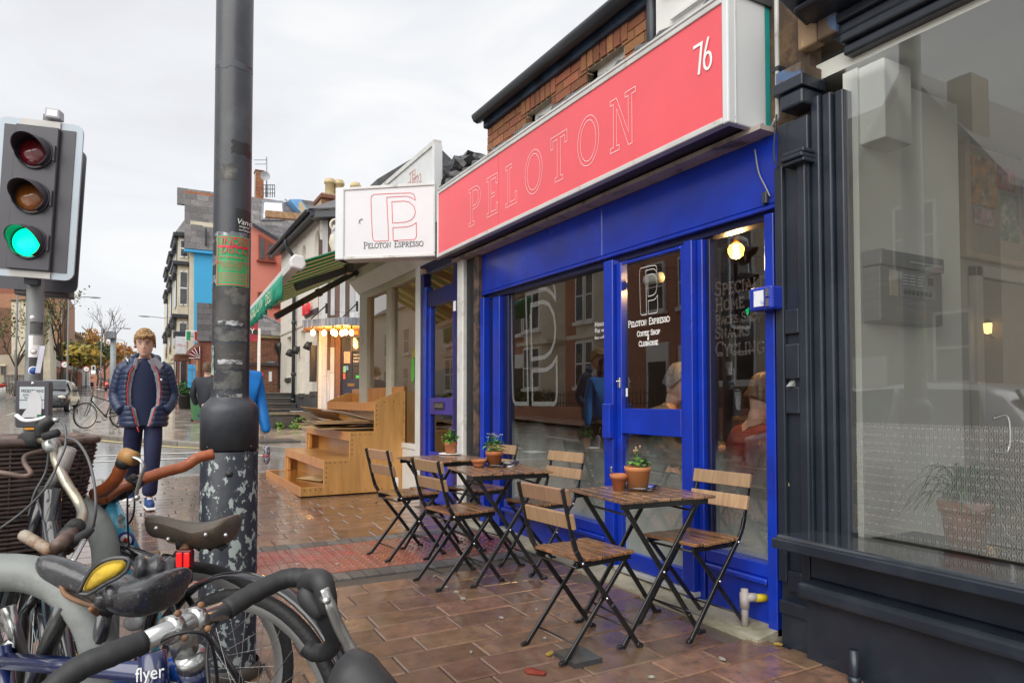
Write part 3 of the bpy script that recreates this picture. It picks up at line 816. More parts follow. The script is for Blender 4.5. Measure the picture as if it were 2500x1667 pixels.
for x in (SX + .05,2.84):
 mb = MB(); mb.lathe([(.0,.004),(.006,.003),(.006,0)],8,(x,sy0 - .012,sz0 + .03),Matrix.Rotation(math.pi / 2,4,'X')); mb.build('screw',m_gut,e)
MB().box(SX + .045,SX + .055,sy0 - .016,sy0 - .010,sz0,sz1 + .3).build('end_groove',m_alu,e)
MB().box(2.872,2.905,sy0 - .01,sy0 + .03,sz0 - .02,sz1 + .3).build('teal_edge',m_teal,sgn)
MB().box(2.755,2.87,Y0,sy1,sz0 - .028,sz0 - .002).build('pale_soffit',m_soff,sgn)
# outline letters
mb = MB()
fw = lambda a,b: V((SX - .0015,a,b))
def glyph(parts,y0,y1,z0=2.775,z1=3.105,w=.0105):
 for p in parts: ribbon(mb,p,w,lambda a,b: fw(y0 + (y1 - y0) * a,z0 + (z1 - z0) * b),closed=True)
GP = [[(0,0),(.48,0),(.48,.09),(.34,.09),(.34,.42),(.55,.42)] + arc(.55,.71,.45,.29,-90,90,10) + [(0,1),(0,.91),(.14,.91),(.14,.09),(0,.09)],[(.34,.51),(.55,.51)] + arc(.55,.71,.26,.20,-90,90,8) + [(.34,.91)]]
GE = [[(0,0),(1,0),(1,.26),(.85,.26),(.85,.09),(.38,.09),(.38,.46),(.72,.46),(.72,.55),(.38,.55),(.38,.91),(.82,.91),(.82,.75),(.97,.75),(.97,1),(0,1),(0,.91),(.17,.91),(.17,.09),(0,.09)]]
GL = [[(0,0),(1,0),(1,.28),(.85,.28),(.85,.09),(.38,.09),(.38,.91),(.56,.91),(.56,1),(0,1),(0,.91),(.18,.91),(.18,.09),(0,.09)]]
GO = [arc(.5,.5,.5,.5,0,355,28),arc(.5,.5,.37,.41,0,355,28)]
GT = [[(.26,0),(.74,0),(.74,.09),(.60,.09),(.60,.91),(.86,.91),(.86,.75),(1,.75),(1,1),(0,1),(0,.75),(.14,.75),(.14,.91),(.40,.91),(.40,.09),(.26,.09)]]
GN = [[(0,0),(.36,0),(.36,.09),(.26,.09),(.26,.80),(.72,0),(.86,0),(.86,.91),(1,.91),(1,1),(.6,1),(.6,.91),(.72,.91),(.72,.24),(.26,1),(0,1),(0,.91),(.13,.91),(.13,.09),(0,.09)]]
sp = lambda x,y: on_x(1050 + x / 2.4122,y / 2.4122,SX)
for gl,xa,xb,yc_ in ((GP,230,298,1200),(GE,335,400,1170),(GL,445,512,1120),(GO,560,662,1040),(GT,712,808,940),(GO,870,995,850),(GN,1062,1212,730)):
 glyph(gl,sp(xa,yc_).y,sp(xb,yc_).y)
mb.build('outline_letters',m_prnt,sgn,fix=False)
mb = MB(); a,b = sp(1550,270),sp(1610,250)
ribbon(mb,[(a.y,3.115),(b.y + .012,3.115),(a.y - .04,2.955)],.017,fw)
c0,c1 = sp(1607,240),sp(1662,230); cx = (c0.y + c1.y) / 2; rx_ = (c0.y - c1.y) / 2 - .008
ribbon(mb,[(cx + (rx_ * math.cos(R(k))),3.003 + .043 * math.sin(R(k))) for k in range(0,360,24)],.015,fw,closed=True)
ribbon(mb,[(cx + rx_ * .98,3.012),(cx + rx_ * .55,3.062),(cx - rx_ * .35,3.125)],.015,lambda a,b: fw(a,b) - V((.0012,0,0)))
mb.build('door_number',m_prnt,sgn,fix=False)
# ---------------------------------------------------------------- projecting sign, turned towards the camera
hs = thing('hanging_sign',(2.62,6.22,2.64),'white box sign with red P emblem on the left end of the red sign','sign')
hA,hB = V((2.60,6.24,0)),V((1.80,6.90,0))
hx = (hA - hB).normalized(); W = (hA - hB).length; hn = V((hx.y,-hx.x,0))
hz0,hz1 = 2.655,3.395
fn = lambda a,b,d=0: hB + hx * a + V((0,0,hz0 + b)) - hn * d
H = hz1 - hz0
mb = MB(); mb.prism([(.03,.03),(W - .01,.03),(W - .01,H - .03),(.03,H - .03)],fn,.0,.16); fc = mb.build('sign_face',mat('sign_face_white',(.64,.64,.655),.35,var=.03),hs)
for pl in ([(0,0),(W,0),(W,.032),(0,.032)],[(0,H - .032),(W,H - .032),(W,H),(0,H)],[(W - .02,.033),(W,.033),(W,H - .033),(W - .02,H - .033)]):
 mb = MB(); mb.prism(pl,fn,-.012,.17); mb.build('sign_frame',m_alu,hs,.006)
mb = MB(); mb.prism([(-.02,.0),(.075,.0),(.075,H),(-.02,H)],fn,-.02,.17); mb.build('sign_frame',m_alup,hs,.012,2)
hf = lambda a,b: fn(a,b,-.003)
hp = lambda x,y: ((x - 780) / (1620 - 780) * W,(960 - y) / (960 - 372) * H)
mb = MB(); o0,o1 = hp(1070,820),hp(1450,440)
for ln in emblem(): ribbon(mb,ln,.0135,lambda a,b: hf(o0[0] + a * (o1[0] - o0[0]),o0[1] + b * (o1[1] - o0[1]) / 1.03),closed=True)
mb.build('emblem',m_logo,hs,fix=False)
mb = MB(); t0,t1 = hp(1010,874),hp(1522,874)
wd = slab(MB(),'Peloton Espresso',1,.1,(0,0,0),(1,0,0),(0,0,1))
slab(mb,'Peloton Espresso',(t1[0] - t0[0]) / wd,.0062,hf(*t0),hx,(0,0,1)); mb.build('lettering',m_blk,hs,fix=False)
mb = MB(); s0 = hp(990,660); ribbon(mb,[(s0[0] + .028 * math.cos(R(k)),s0[1] + .032 * math.sin(R(k))) for k in range(60,215,12)],.008,hf); ribbon(mb,[(s0[0] + .018 * math.cos(R(k)),s0[1] + .02 * math.sin(R(k))) for k in range(60,260,12)],.004,hf); mb.build('scuff_mark',mat('scuff',(.2,.22,.2),.6),hs,fix=False)
# ---------------------------------------------------------------- small fittings on the blue frame
ub = thing('utility_box',(2.80,2.42,1.8),'small blue metal box with torn white label on shopfront post','utility box')
b0,b1 = on_x(1832,762,2.75),on_x(1888,700,2.75)
MB().box(2.74,2.835,b1.y,b0.y,b0.z,b1.z + .01).build('box_case',m_blue,ub,.012,2)
mb = MB(); mb.box(2.735,2.741,b1.y + .05,b0.y - .035,b0.z + .02,b1.z - .01); mb.build('torn_label',mat('label_white',(.7,.72,.75),.6,c2=(.1,.15,.4),pscale=14,thr=.62),ub)
for z in (b0.z + .035,b1.z - .025): MB().box(2.731,2.742,b1.y + .02,b1.y + .034,z - .02,z + .02).build('hinge',m_chrome,ub)
wp = thing('waste_pipe',(2.78,2.7,.05),'grey plastic waste pipe with yellow stub out of the blue panel','pipe')
pc = G(1812,1530); zt_ = on_x(1818,1450,2.78).z
yp = yu(1818,2.78,1480)
m_pvc = mat('pvc_grey',(.42,.38,.36),.5,var=.15)
mb = MB(); mb.tube([(2.78,yp,.06),(2.78,yp,.26)],.019,12); mb.build('pipe_run',m_pvc,wp)
mb = MB(); mb.tube([(2.78,yp,.16),(2.78,yp,.24)],.025,12); mb.build('collar',m_pvc,wp)
mb = MB(); mb.tube([(2.78,yp,.215),(2.83,yp - .03,.215)],.023,12); mb.build('elbow',m_pvc,wp)
mb = MB(); mb.tube([(2.825,yp - .03,.213),(2.878,yp - .055,.213)],.021,12); mb.build('yellow_stub',mat('pvc_yellow',(.55,.42,.01),.5),wp)
mb = MB(); cc = [on_x(1843,365,2.86),on_x(1852,420,2.86),on_x(1868,455,2.86),on_x(1880,480,2.86)]; mb.tube(spline(cc,5),.004,5); mb.build('dangling_wire',mat('wire_grey',(.3,.3,.3),.5),cafe)
bx(cafe,'wire_box',m_gut,2.845,2.872,2.42,2.45,on_x(1880,495,2.86).z,on_x(1880,465,2.86).z)
# ================================================================ dark shop to the right
m_navy = mat('paint_navy',(.016,.022,.034),.38,var=.18,scale=3,bump=.12,bscale=26,coat=.25,c2=(.03,.036,.05),pscale=3,thr=.62,soft=.12)
m_chip = mat('bare_plaster',(.55,.38,.2),.8)
m_peel = mat('paint_peeling',(.13,.09,.06),.8,var=.35,scale=6,bump=.7,bscale=18,c2=(.09,.15,.27),pscale=5,thr=.57,soft=.03)
m_peel2 = mat('timber_weathered',(.30,.20,.12),.8,var=.4,scale=5,bump=.7,bscale=18,c2=(.50,.42,.14),pscale=6,thr=.63,soft=.02,stretch=(1,1,.4))
m_inw = mat('plaster_white',(.88,.89,.80),.8,var=.05,scale=1.5)
m_ing = mat('room_grey',(.55,.51,.44),.7,var=.06)
ds = thing('dark_shop',(2.9,.5,0),'navy painted shopfront with panelled pilaster and large window','shop')
PX0,PX1 = 2.345,yu(1990,2.80,900)          # pilaster along the street
def nb(name,x0,x1,y0,y1,z0,z1,m=m_navy,bevel=.006,seg=2,par=None): return MB().box(x0,x1,y0,y1,z0,z1).build(name,m,par or ds,bevel,seg)
pil = nb('pilaster',2.84,3.0,PX1 + .055,PX0,0,2.62)
yp0,yp1 = yu(1985,2.80,900),yu(1921,2.80,900)
nb('pilaster_panel',2.815,2.839,PX1 + .055,PX1 + .10,.34,2.40,par=pil); nb('pilaster_panel',2.815,2.839,PX0 - .05,PX0 - .001,.34,2.40,par=pil)
zb1 = on_x(1930,815,2.82).z; zb0 = on_x(1930,945,2.82).z
nb('pilaster_panel',2.817,2.839,PX1 + .102,PX0 - .052,.30,.40,par=pil)
nb('pilaster_panel',2.817,2.839,PX1 + .102,PX0 - .052,zb0 - .13,zb0 + .0,par=pil); nb('pilaster_panel',2.817,2.839,PX1 + .102,PX0 - .052,zb0 + .04,zb1 - .05,par=pil)
nb('pilaster_panel',2.817,2.839,PX1 + .102,PX0 - .052,zb1,zb1 + .12,par=pil)
m_wetl = mat('wet_ledge',(.30,.30,.30),.25)
mb = MB(); mb.prism([(2.80,zb0 + .003),(2.838,zb0 + .003),(2.838,zb0 + .035)],lambda a,b,d: V((a,d,b)),PX1 + .14,PX0 - .07); mb.build('ledge',m_wetl,pil)
nb('plinth',2.79,3.0,PX1 + .03,PX1 + .20,0,.26,par=pil); nb('plinth_step',2.775,2.789,PX1 + .03,PX1 + .20,.20,.262,par=pil)
# collar moulding and capital
for k,(dx,z) in enumerate(((.022,2.375),(.036,2.395),(.022,2.42))):
 nb('collar_moulding',2.80 - dx,2.90,PX1 + .03,PX0 - .08 + .0,z,z + .022,par=pil)
cap = nb('capital',2.79,2.95,PX1 + .04,PX0 - .06,2.66,2.74,bevel=.012)
nb('capital_block',2.775,2.95,PX1 + .03,PX0 - .03,2.742,2.80,par=cap)
nb('capital_peeled',2.80,2.96,PX1 + .06,PX0 - .03,2.80,2.87,m_peel,.004,1,cap)
# window casing: stepped uprights and head
yw = yu(2064,2.90,600)
yA = yu(1990,2.84,900);
n = 3; edges = [PX1 + .055 + (yw - PX1 - .055) * i / n for i in range(n + 1)]
for i in range(n):
 nb('casing_upright',2.855 + (.004,.022,.045)[i],3.0,edges[i + 1] + .0015,edges[i] - .0015,.575,2.70,bevel=.008)
zh = on_x(2065,160,2.90).z
for i in range(4):
 nb('casing_head',2.865 + (.0,.02,.008,.035)[i],3.0,-4,yw - .002 if i > 1 else edges[2],zh + .20 - i * .05,zh + .248 - i * .05,bevel=.01)
mb = MB(); mb.prism([(2.90,zh + .25),(2.60,zh + .36),(2.58,zh + .40),(2.60,zh + .43),(3.0,zh + .45),(3.0,zh + .25)],lambda a,b,d: V((a,d,b)),-4,PX0 - .16,smooth=False); cor = mb.build('cornice',m_navy,ds,.012,2)
mb = MB(); mb.prism([(2.90,zh + .248),(2.72,zh + .275),(2.72,zh + .30),(2.90,zh + .30)],lambda a,b,d: V((a,d,b)),-4,PX0 - .2); mb.build('cornice_bed',m_navy,ds,.008)
# peeled boards above
for i,(y0,y1) in enumerate(((2.02,2.12),(2.125,2.23),(1.50,1.60),(.9,1.0))):
 MB().box(2.86,2.93,y0,y1,2.96 if i < 2 else 3.2,4.2).build('timber_board',m_peel if i != 1 else m_peel2,ds,.006)
MB().box(2.84,2.93,-1,2.01,zh + .46,zh + .56).build('timber_board',m_peel2,ds,.006)
MB().box(2.87,2.93,1.98,2.015,zh + .57,4.2).build('timber_board',mat('timber_raw',(.48,.28,.11),.7,stretch=(1,1,.2)),ds,.004)
q = MB(); q.quad((2.92,1.98,zh + .57),(2.92,1.62,zh + .57),(2.92,1.62,4.2),(2.92,1.98,4.2)); q.build('upper_pane',m_glass_p,ds,fix=False)
MB().box(2.95,3.1,1.99,2.38,zh + .2,4.6).build('upper_wall',m_rust,ds)
# glass
zs = on_x(2090,1300,2.92).z
q = MB(); q.quad((2.92,yw,zs),(2.92,-4,zs),(2.92,-4,zh),(2.92,yw,zh)); gp_ = q.build('window_pane',glass('window_glass_big',k=3.2,haze=.06,hcol=(.80,.82,.78),h0=3.2,h1=.9,hmin=.05),ds,fix=False)  # thin pale haze painted in to brighten the dim room behind
# printed film: rows of diamonds
m_film = film('film_white',(.72,.73,.69),.24,.7)
mb = MB(); zt = on_x(2300,1020,2.915).z; dw,dh = .0175,.036
ny = int((yw + .03 - .2) / dw); nz = int((zt - zs) / dh)
for i in range(ny):
 for j in range(nz):
  a = yw - .035 - i * dw; b = zs + .004 + (j + .5) * dh
  if a < .75: continue
  s = 1 if j % 2 == 0 else -1
  for k in (-1,1):
   w1_,w2_ = (.40,.10) if (i + j) % 2 == 0 else (.10,.40)
   ribbon(mb,[(a + k * dw * w2_,b - dh / 2),(a + k * dw * w1_,b),(a + k * dw * w2_,b + dh / 2)],.0028,lambda p,q_: V((2.917,p,q_)))
  if (i + j) % 2 == 0: ribbon(mb,arc(a,b,dw * .2,dw * .2,0,300,5),.003,lambda p,q_: V((2.917,p,q_)),closed=True)
tag(mb.build('patterned_film',m_film,gp_,fix=False),kind='stuff')
# sill and stall riser
mb = MB(); mb.box(2.62,2.93,-4,PX1 + .09,zs - .06,zs - .012); sl_ = mb.build('window_sill',mat('paint_navy_wet',(.03,.036,.045),.10,var=.2,bump=.06,bscale=14,coat=.8),ds,.012,2)
nb('sill_nosing',2.605,2.64,-4,PX1 + .10,zs - .075,zs - .028,par=sl_)
nb('riser_recess',2.79,2.98,-4,PX1 + .03,zs - .22,zs - .061)
nb('riser_moulding',2.68,2.97,-4,PX1 + .035,zs - .30,zs - .222,bevel=.025,seg=3)
nb('stall_riser',2.75,2.96,-4,PX1 + .028,-.05,zs - .302)
pv = thing('vent_pipe',(2.69,1.75,0),'short navy pipe stub rising from the pavement by stall riser','pipe')
g0 = G(2085,1625)
mb = MB(); mb.tube([(2.70,yu(2085,2.70,1600),.0),(2.70,yu(2085,2.70,1600),.17)],.021,12); mb.build('pipe_run',m_navy,pv); mb = MB(); mb.tube([(2.70,yu(2085,2.70,1600),.02),(2.70,yu(2085,2.70,1600),.06)],.026,12); mb.build('collar',m_navy,pv)
# chipped spots
for (u,v,r) in ((1921,1180,.022),(1923,1208,.009)):
 p = on_x(u,v,2.838); b = MB(); n = 9; rr = random.Random(u)
 b.add([(2.8375,p.y + r * .8 * rr.uniform(.6,1.1) * math.cos(i * 6.283 / n),p.z + r * rr.uniform(.6,1.1) * math.sin(i * 6.283 / n)) for i in range(n)],[tuple(range(n))]); b.build('paint_chip',m_chip,pil)
# conduit between the shops
cd = thing('conduit_pipe',(2.86,2.3,2.6),'thin pale conduit pipe running up beside the red sign end','pipe')
p0,p1,p2 = on_x(1880,0,2.84),on_x(1899,285,2.84),on_x(1893,316,2.86)
mb = MB(); mb.tube([(2.84,p0.y,4.2)] + spline([(2.84,p1.y,3.4),(2.84,p1.y,2.72),(2.86,p1.y + .03,2.665),(2.9,p1.y + .09,2.65)],5),.012,8); mb.build('conduit',mat('conduit_grey',(.5,.5,.48),.5,c2=(.25,.2,.16),pscale=12,thr=.62),cd)
for z in (2.9,3.4): MB().box(2.825,2.9,p1.y - .02,p1.y + .02,z,z + .02).build('pipe_clip',m_gut,cd)
mb = MB(); mb.tube(spline([(2.80,2.31,2.66),(2.795,2.325,2.5),(2.80,2.32,2.42),(2.83,2.30,2.38)],6),.005,5); mb.build('cable',m_blk,ds)
# interior: white lining wall facing the street, door, plant, noticeboard
def nbi(name,m,x0,x1,y0,y1,z0,z1,bevel=0): return MB().box(x0,x1,y0,y1,z0,z1).build(name,m,ds,bevel)
nbi('room_floor',m_flr,2.96,7,-4,2.3,0,.12); nbi('display_ledge',mat('ledge_dark',(.05,.055,.05),.5),2.965,3.36,-4,yw + .02,.12,zs - .03)
nbi('room_ceiling',m_inw,2.96,7,-4,2.3,zh + .02,zh + .1)
nbi('lining_wall',m_inw,2.965,3.81,1.985,2.06,.12,zh)            # wall the alarm panel hangs on
nbi('return_wall',m_inw,3.765,3.81,2.061,2.25,.12,zh)
nbi('back_wall',m_ing,3.77,7,2.251,2.33,.12,zh)
nbi('side_wall',m_ing,6.9,7.0,-4,2.25,.12,zh)
nbi('pipe_casing',m_inw,2.975,3.185,1.86,1.984,2.43,zh - .002,.004)
idr = MB().box(4.475,5.3,2.225,2.25,.13,1.97).build('door',mat('door_beige',(.33,.29,.23),.5,var=.04),ds,.003)
for a,b in ((4.40,4.47),(5.305,5.37)): MB().box(a,b,2.20,2.25,.13,2.04).build('door_frame',m_ing,idr,.004)
MB().box(4.40,5.37,2.20,2.25,1.975,2.045).build('door_frame',m_ing,idr,.004)
hx_ = xu(2437,2.22,1000); mb = MB(); mb.tube(spline([(hx_ - .06,2.225,1.12),(hx_,2.17,1.13),(hx_,2.17,.93),(hx_ - .06,2.225,.92)],5),.011,8); mb.build('handle',m_chrome,idr)
# alarm panel
al = thing('alarm_panel',(3.2,1.95,1.6),'grey fire alarm panel with buttons on the white wall behind the window','alarm panel')
m_alg = mat('panel_grey',(.22,.225,.23),.45,var=.12,scale=8,stretch=(.3,1,12)); z0_,z1_ = on_y(2230,790,1.9).z,on_y(2230,622,1.9).z
x0_,x1_ = 2.975,3.475
MB().box(x0_,x1_,1.895,1.984,z0_,z1_ - .075).build('case_body',m_alg,al,.006,2)
MB().box(x0_ - .004,x1_ + .004,1.885,1.984,z1_ - .073,z1_).build('case_lid',m_alg,al,.008,2)
fa_ = MB().box(x0_ + .15,x1_ - .06,1.891,1.8945,z0_ + .12,z1_ - .09).build('fascia_label',mat('panel_label',(.28,.30,.32),.5),al)
MB().box(x0_ + .07,x0_ + .13,1.891,1.8945,z0_ + .12,z1_ - .09).build('paper_label',mat('label_cream',(.55,.5,.4),.6),al)
for i in range(7): mb = MB(); mb.lathe([(0,.006),(.011,.005),(.012,0)],10,(x0_ + .18 + i * .034,1.891,z0_ + .145),Matrix.Rotation(math.pi / 2,4,'X')); mb.build('button',m_blk,fa_)
for r_ in range(4):
 for c_ in range(3): MB().box(x0_ + .165 + c_ * .06,x0_ + .205 + c_ * .06,1.8885,1.8905,z0_ + .18 + r_ * .014,z0_ + .184 + r_ * .014).build('legend_line',m_prnt,fa_)
MB().box(x1_ - .13,x1_ - .09,1.888,1.8905,z0_ + .19,z0_ + .225).build('display',mat('display_dark',(.08,.02,.02),.2),fa_)
MB().box(x0_ + .22,x1_ - .02,1.881,1.8845,z1_ - .045,z1_ - .04).build('lid_stripe',m_prnt,al); MB().box(x1_ - .09,x1_ - .03,1.882,1.8845,z1_ - .06,z1_ - .055).build('lid_badge',m_logo,al)
# notice board with pinned papers
nbd = thing('notice_board',(4.9,2.24,2.1),'wooden framed notice board with coloured papers above the beige door','notice board')
MB().box(4.36,6.2,2.235,2.25,2.12,zh - .01).build('board',mat('board_tan',(.42,.36,.27),.7),nbd)
m_fr = mat('frame_pine',(.55,.43,.30),.6)
MB().box(4.30,4.36,2.20,2.25,2.08,zh - .01).build('frame_rail',m_fr,nbd,.004); MB().box(4.361,6.2,2.20,2.25,2.08,2.12).build('frame_rail',m_fr,nbd,.004)
for i,(x,z,w_,h_,c_) in enumerate(((4.42,2.42,.28,.3,(.55,.25,.04)),(4.76,2.24,.2,.3,(.03,.12,.09)),(4.44,2.3,.22,.10,(.6,.35,.4)),(5.02,2.3,.3,.36,(.35,.4,.5)),(4.72,2.56,.2,.14,(.5,.12,.1)),(5.4,2.3,.3,.3,(.6,.5,.2)))):
 MB().box(x,x + w_,2.222,2.232 - i * .001,z,z + h_).build('pinned_paper',mat('paper_%d' % i,c_,.6,var=.7,scale=14,c2=(.6,.6,.55),pscale=12,thr=.58),nbd)
# spider plant in a clay pot
m_terra = mat('terracotta',(.42,.145,.055),.75,var=.15,scale=10,c2=(.48,.24,.13),pscale=7,thr=.6)
m_soil = mat('soil',(.035,.025,.018),.9)
def clay_pot(t,c,r,h,name='pot'):
 mb = MB(); mb.lathe([(0,0),(r * .68,0),(r * .9,h * .74),(r * .91,h * .75),(r,h * .76),(r * 1.03,h),(r * .93,h),(r * .88,h * .8),(0,h * .8)],24,c); p = mb.build(name,m_terra,t)
 mb = MB(); mb.lathe([(r * .88,h * .86),(0,h * .88)],16,c); mb.build('soil',m_soil,t); return p
spl = thing('spider_plant',(3.2,1.667,zs - .03),'spider plant in a terracotta pot behind the patterned window','potted plant')
clay_pot(spl,(3.2,1.667,zs - .03),.105,.20)
m_sp = mat('leaf_spider',(.06,.16,.03),.6,var=.4,scale=5)
rg = random.Random(9)
lfm = []
for i in range(64):
 a = i * 2.399; L = rg.uniform(.14,.27); up_ = rg.uniform(.10,.26); mb = MB(); pts = []
 for k in range(8):
  f = k / 7; pts.append(V((3.2 + math.cos(a) * L * f,1.667 + math.sin(a) * L * f,zs + .15 + up_ * math.sin(f * 2.2) * .9 - .12 * f * f * (L / .2))))
 sd2 = V((-math.sin(a),math.cos(a),0)); vs = []
 for k,p in enumerate(pts): w_ = .009 * (1 - (k / 7) ** 2) + .001; vs += [p - sd2 * w_,p + V((0,0,-.003)),p + sd2 * w_]
 mb.add(vs,[(3 * k + j,3 * k + 3 + j,3 * k + 4 + j,3 * k + 1 + j) for k in range(7) for j in (0,1)],0,True); mb.build('leaf',m_sp,spl,fix=False)
# ================================================================ greengrocer next door
m_cream = mat('paint_cream',(.56,.52,.42),.5,var=.1,scale=3,c2=(.36,.32,.24),pscale=3,thr=.66)
m_indigo = mat('paint_indigo',(.010,.010,.095),.35,var=.2,scale=3,coat=.2)
m_indigo2 = mat('paint_purple',(.055,.038,.26),.4,var=.12,scale=3)
m_black = mat('paint_black',(.012,.012,.016),.4,var=.3,scale=6,c2=(.06,.05,.04),pscale=16,thr=.68)
gg = thing('greengrocer_shop',(2.9,8.4,.1),'cream windowed greengrocer shop with narrow blue side door','shop')
def gb(name,m,x0,x1,u0,u1,z0,z1,bevel=.004,par=None,x=2.85): return MB().box(x0,x1,yu(u1,x),yu(u0,x),z0,z1).build(name,m,par or gg,bevel)
gb('timber_post',mat('post_rusty',(.12,.075,.05),.7,var=.4,scale=9,c2=(.02,.02,.025),pscale=8,thr=.5),2.83,2.95,1160,1172,.0,2.62)
gb('black_post',m_black,2.84,2.95,1141,1159.5,.0,2.66)
rp = thing('rain_pipe',(2.86,6.05,.1),'white painted square downpipe between the two blue shopfronts','downpipe')
gb('pipe_run',mat('paint_white_dirty',(.62,.61,.58),.5,c2=(.3,.27,.18),pscale=4,thr=.64),2.80,2.88,1126,1140,.08,2.62,.012,rp)
gb('black_post',m_indigo,2.85,2.95,1106,1125.5,.05,2.72)
gb('sticker',m_prnt,2.845,2.8495,1107,1113,2.14,2.24,0)
dz = lambda u,v: on_x(u,v,2.85).z
gdoor = bpy.data.objects.new('door',None); col.objects.link(gdoor); gdoor.parent = gg
gb('door_frame',m_indigo,2.85,2.95,1026,1033,.1,2.66); gb('door_frame',m_blue,2.845,2.93,1033.3,1040,.1,2.5)
ya_,yb_ = 1040.3,1105.5
zt1,zt0,zd1,zd0 = dz(1070,655),dz(1070,703),dz(1070,742),dz(1070,971)
zm1_,zm0_ = zd0,dz(1070,1012); zl0 = dz(1070,1105)
gb('transom_rail',m_indigo,2.86,2.93,ya_,ya_ + 65,zt1,zt1 + .09,par=gdoor); gb('transom_rail',m_indigo,2.86,2.93,ya_,ya_ + 65,zd1,zt0,par=gdoor)
gb('stile',m_blue,2.865,2.925,1040.3,1047,.13,zd1,par=gdoor); gb('stile',m_indigo2,2.865,2.925,1101,1105.5,.13,zd1,par=gdoor)
gb('middle_rail',m_indigo2,2.862,2.927,1047.3,1100.7,zm0_,zm1_,par=gdoor)
gb('bottom_rail',m_blue,2.862,2.927,1047.3,1100.7,.13,zl0,par=gdoor)
lb = gb('letterbox',m_blk,2.852,2.861,1058,1083,(zm0_ + zm1_) / 2 - .035,(zm0_ + zm1_) / 2 + .045,.006,gdoor)
gb('letter_flap',m_chrome,2.849,2.8515,1061,1080,(zm0_ + zm1_) / 2 - .015,(zm0_ + zm1_) / 2 + .025,.002,lb)
def gpane(u0,u1,z0,z1,x=2.895,par=None,gm=m_glass_p):
 q = MB(); q.quad((x,yu(u0,2.85),z0),(x,yu(u1,2.85),z0),(x,yu(u1,2.85),z1),(x,yu(u0,2.85),z1)); return q.build('window_pane',gm,par or gg,fix=False)
gpane(1040,1105,zt0,zt1,par=gdoor); gpane(1047,1101,zm1_,zd1,par=gdoor); gpane(1047,1101,zl0,zm0_,par=gdoor)
zwt = dz(1000,683); zwb = dz(1000,1083)
gb('window_post',m_whit,2.84,2.95,1015,1025.5,.1,zwt + .1); gb('window_post',m_cream,2.85,2.95,942,954,.72,zwt)
gb('window_post',m_cream,2.84,2.95,878,896,.1,zwt)
gb('window_head',m_cream,2.84,2.95,878,1014.5,zwt,zwt + .09)
gb('window_rail',m_whit,2.84,2.95,896.5,1014.5,zwb - .06,zwb)
gb('stall_riser',m_whit,2.85,2.95,896.5,1014.5,.1,zwb - .064)
gpane(896,942,zwb,zwt); gpane(954,1015,zwb,zwt)
y_far,y_near = yu(878,2.85),yu(1025,2.85)
mb = MB(); mb.prism([(2.845,zwt + .094),(2.70,2.92),(2.70,3.06),(2.95,3.06),(2.95,zwt + .094)],lambda a,b,d: V((a,d,b)),y_near - .85,y_far + .05); mb.build('fascia',m_whit,gg,.004)
MB().box(2.845,2.95,5.96,7.36,2.73,3.05).build('fascia_board',m_indigo,gg)
MB().box(2.95,7,y_far - .0,y_far + .2,-.1,3.75).build('end_wall',m_whit,gg)
MB().box(2.97,7,6.0,y_far - .01,3.06,3.45).build('upper_wall',m_rust,gg)
MB().box(2.97,7,6.0,y_far,0,.13).build('room_floor',m_flr,gg); MB().box(6,6.1,6,y_far,.1,3.05).build('back_wall',m_roomw,gg)
MB().box(2.97,6,7.25,7.3,.13,3.0).build('inner_wall',m_roomw,gg)
mb = MB(); mb.prism([(3.0,4.38),(3.9,5.05),(4.8,4.38),(4.8,3.4),(3.0,3.4)],lambda a,b,d: V((a,d,b)),9.35,10.3); mb.build('roof',mat('roof_slate_far',(.085,.085,.09),.55,var=.3,scale=8),gg)
# shelf with boxes seen through the door, produce behind the windows
sh = thing('shop_shelf',(3.3,6.8,.13),'yellow edged shelf of goods behind the narrow blue door','shelf')
for z in (.75,1.25): MB().box(3.1,3.5,6.35,7.2,z,z + .03).build('shelf_board',mat('shelf_yellow',(.5,.36,.08),.5),sh)
for x_ in (6.36,7.17): MB().box(3.1,3.5,x_,x_ + .03,.13,1.6).build('shelf_side',m_room,sh)
for i,(y_,z_,c_,lab) in enumerate([(6.5,1.28,(.6,.1,.05),'red goods box on the upper shelf behind the narrow door'),(6.78,1.28,(.65,.33,.06),'orange goods box on the upper shelf behind the narrow door'),(6.6,.78,(.3,.4,.12),'green goods box on the lower shelf behind the narrow door')]):
 tag(MB().box(3.14,3.4,y_,y_ + .24,z_,z_ + .25).build('goods_box',mat('goods_%d' % i,c_,.5,var=.3,scale=14),None,.008),lab,'box')
n1 = MB().box(2.885,2.893,yu(1013,2.85),yu(999,2.85),dz(1005,872),dz(1005,850)).build('paper_notice',mat('notice_olive',(.30,.26,.02),.6),gg)
n2 = MB(); n2.prism(arc(0,0,.05,.16,0,345,14),lambda a,b,d: V((d,yu(1000,2.85) + a,dz(1000,902) + b)),2.886,2.893); n2.build('leaf_decal',mat('decal_green',(.10,.42,.05),.6),gg)
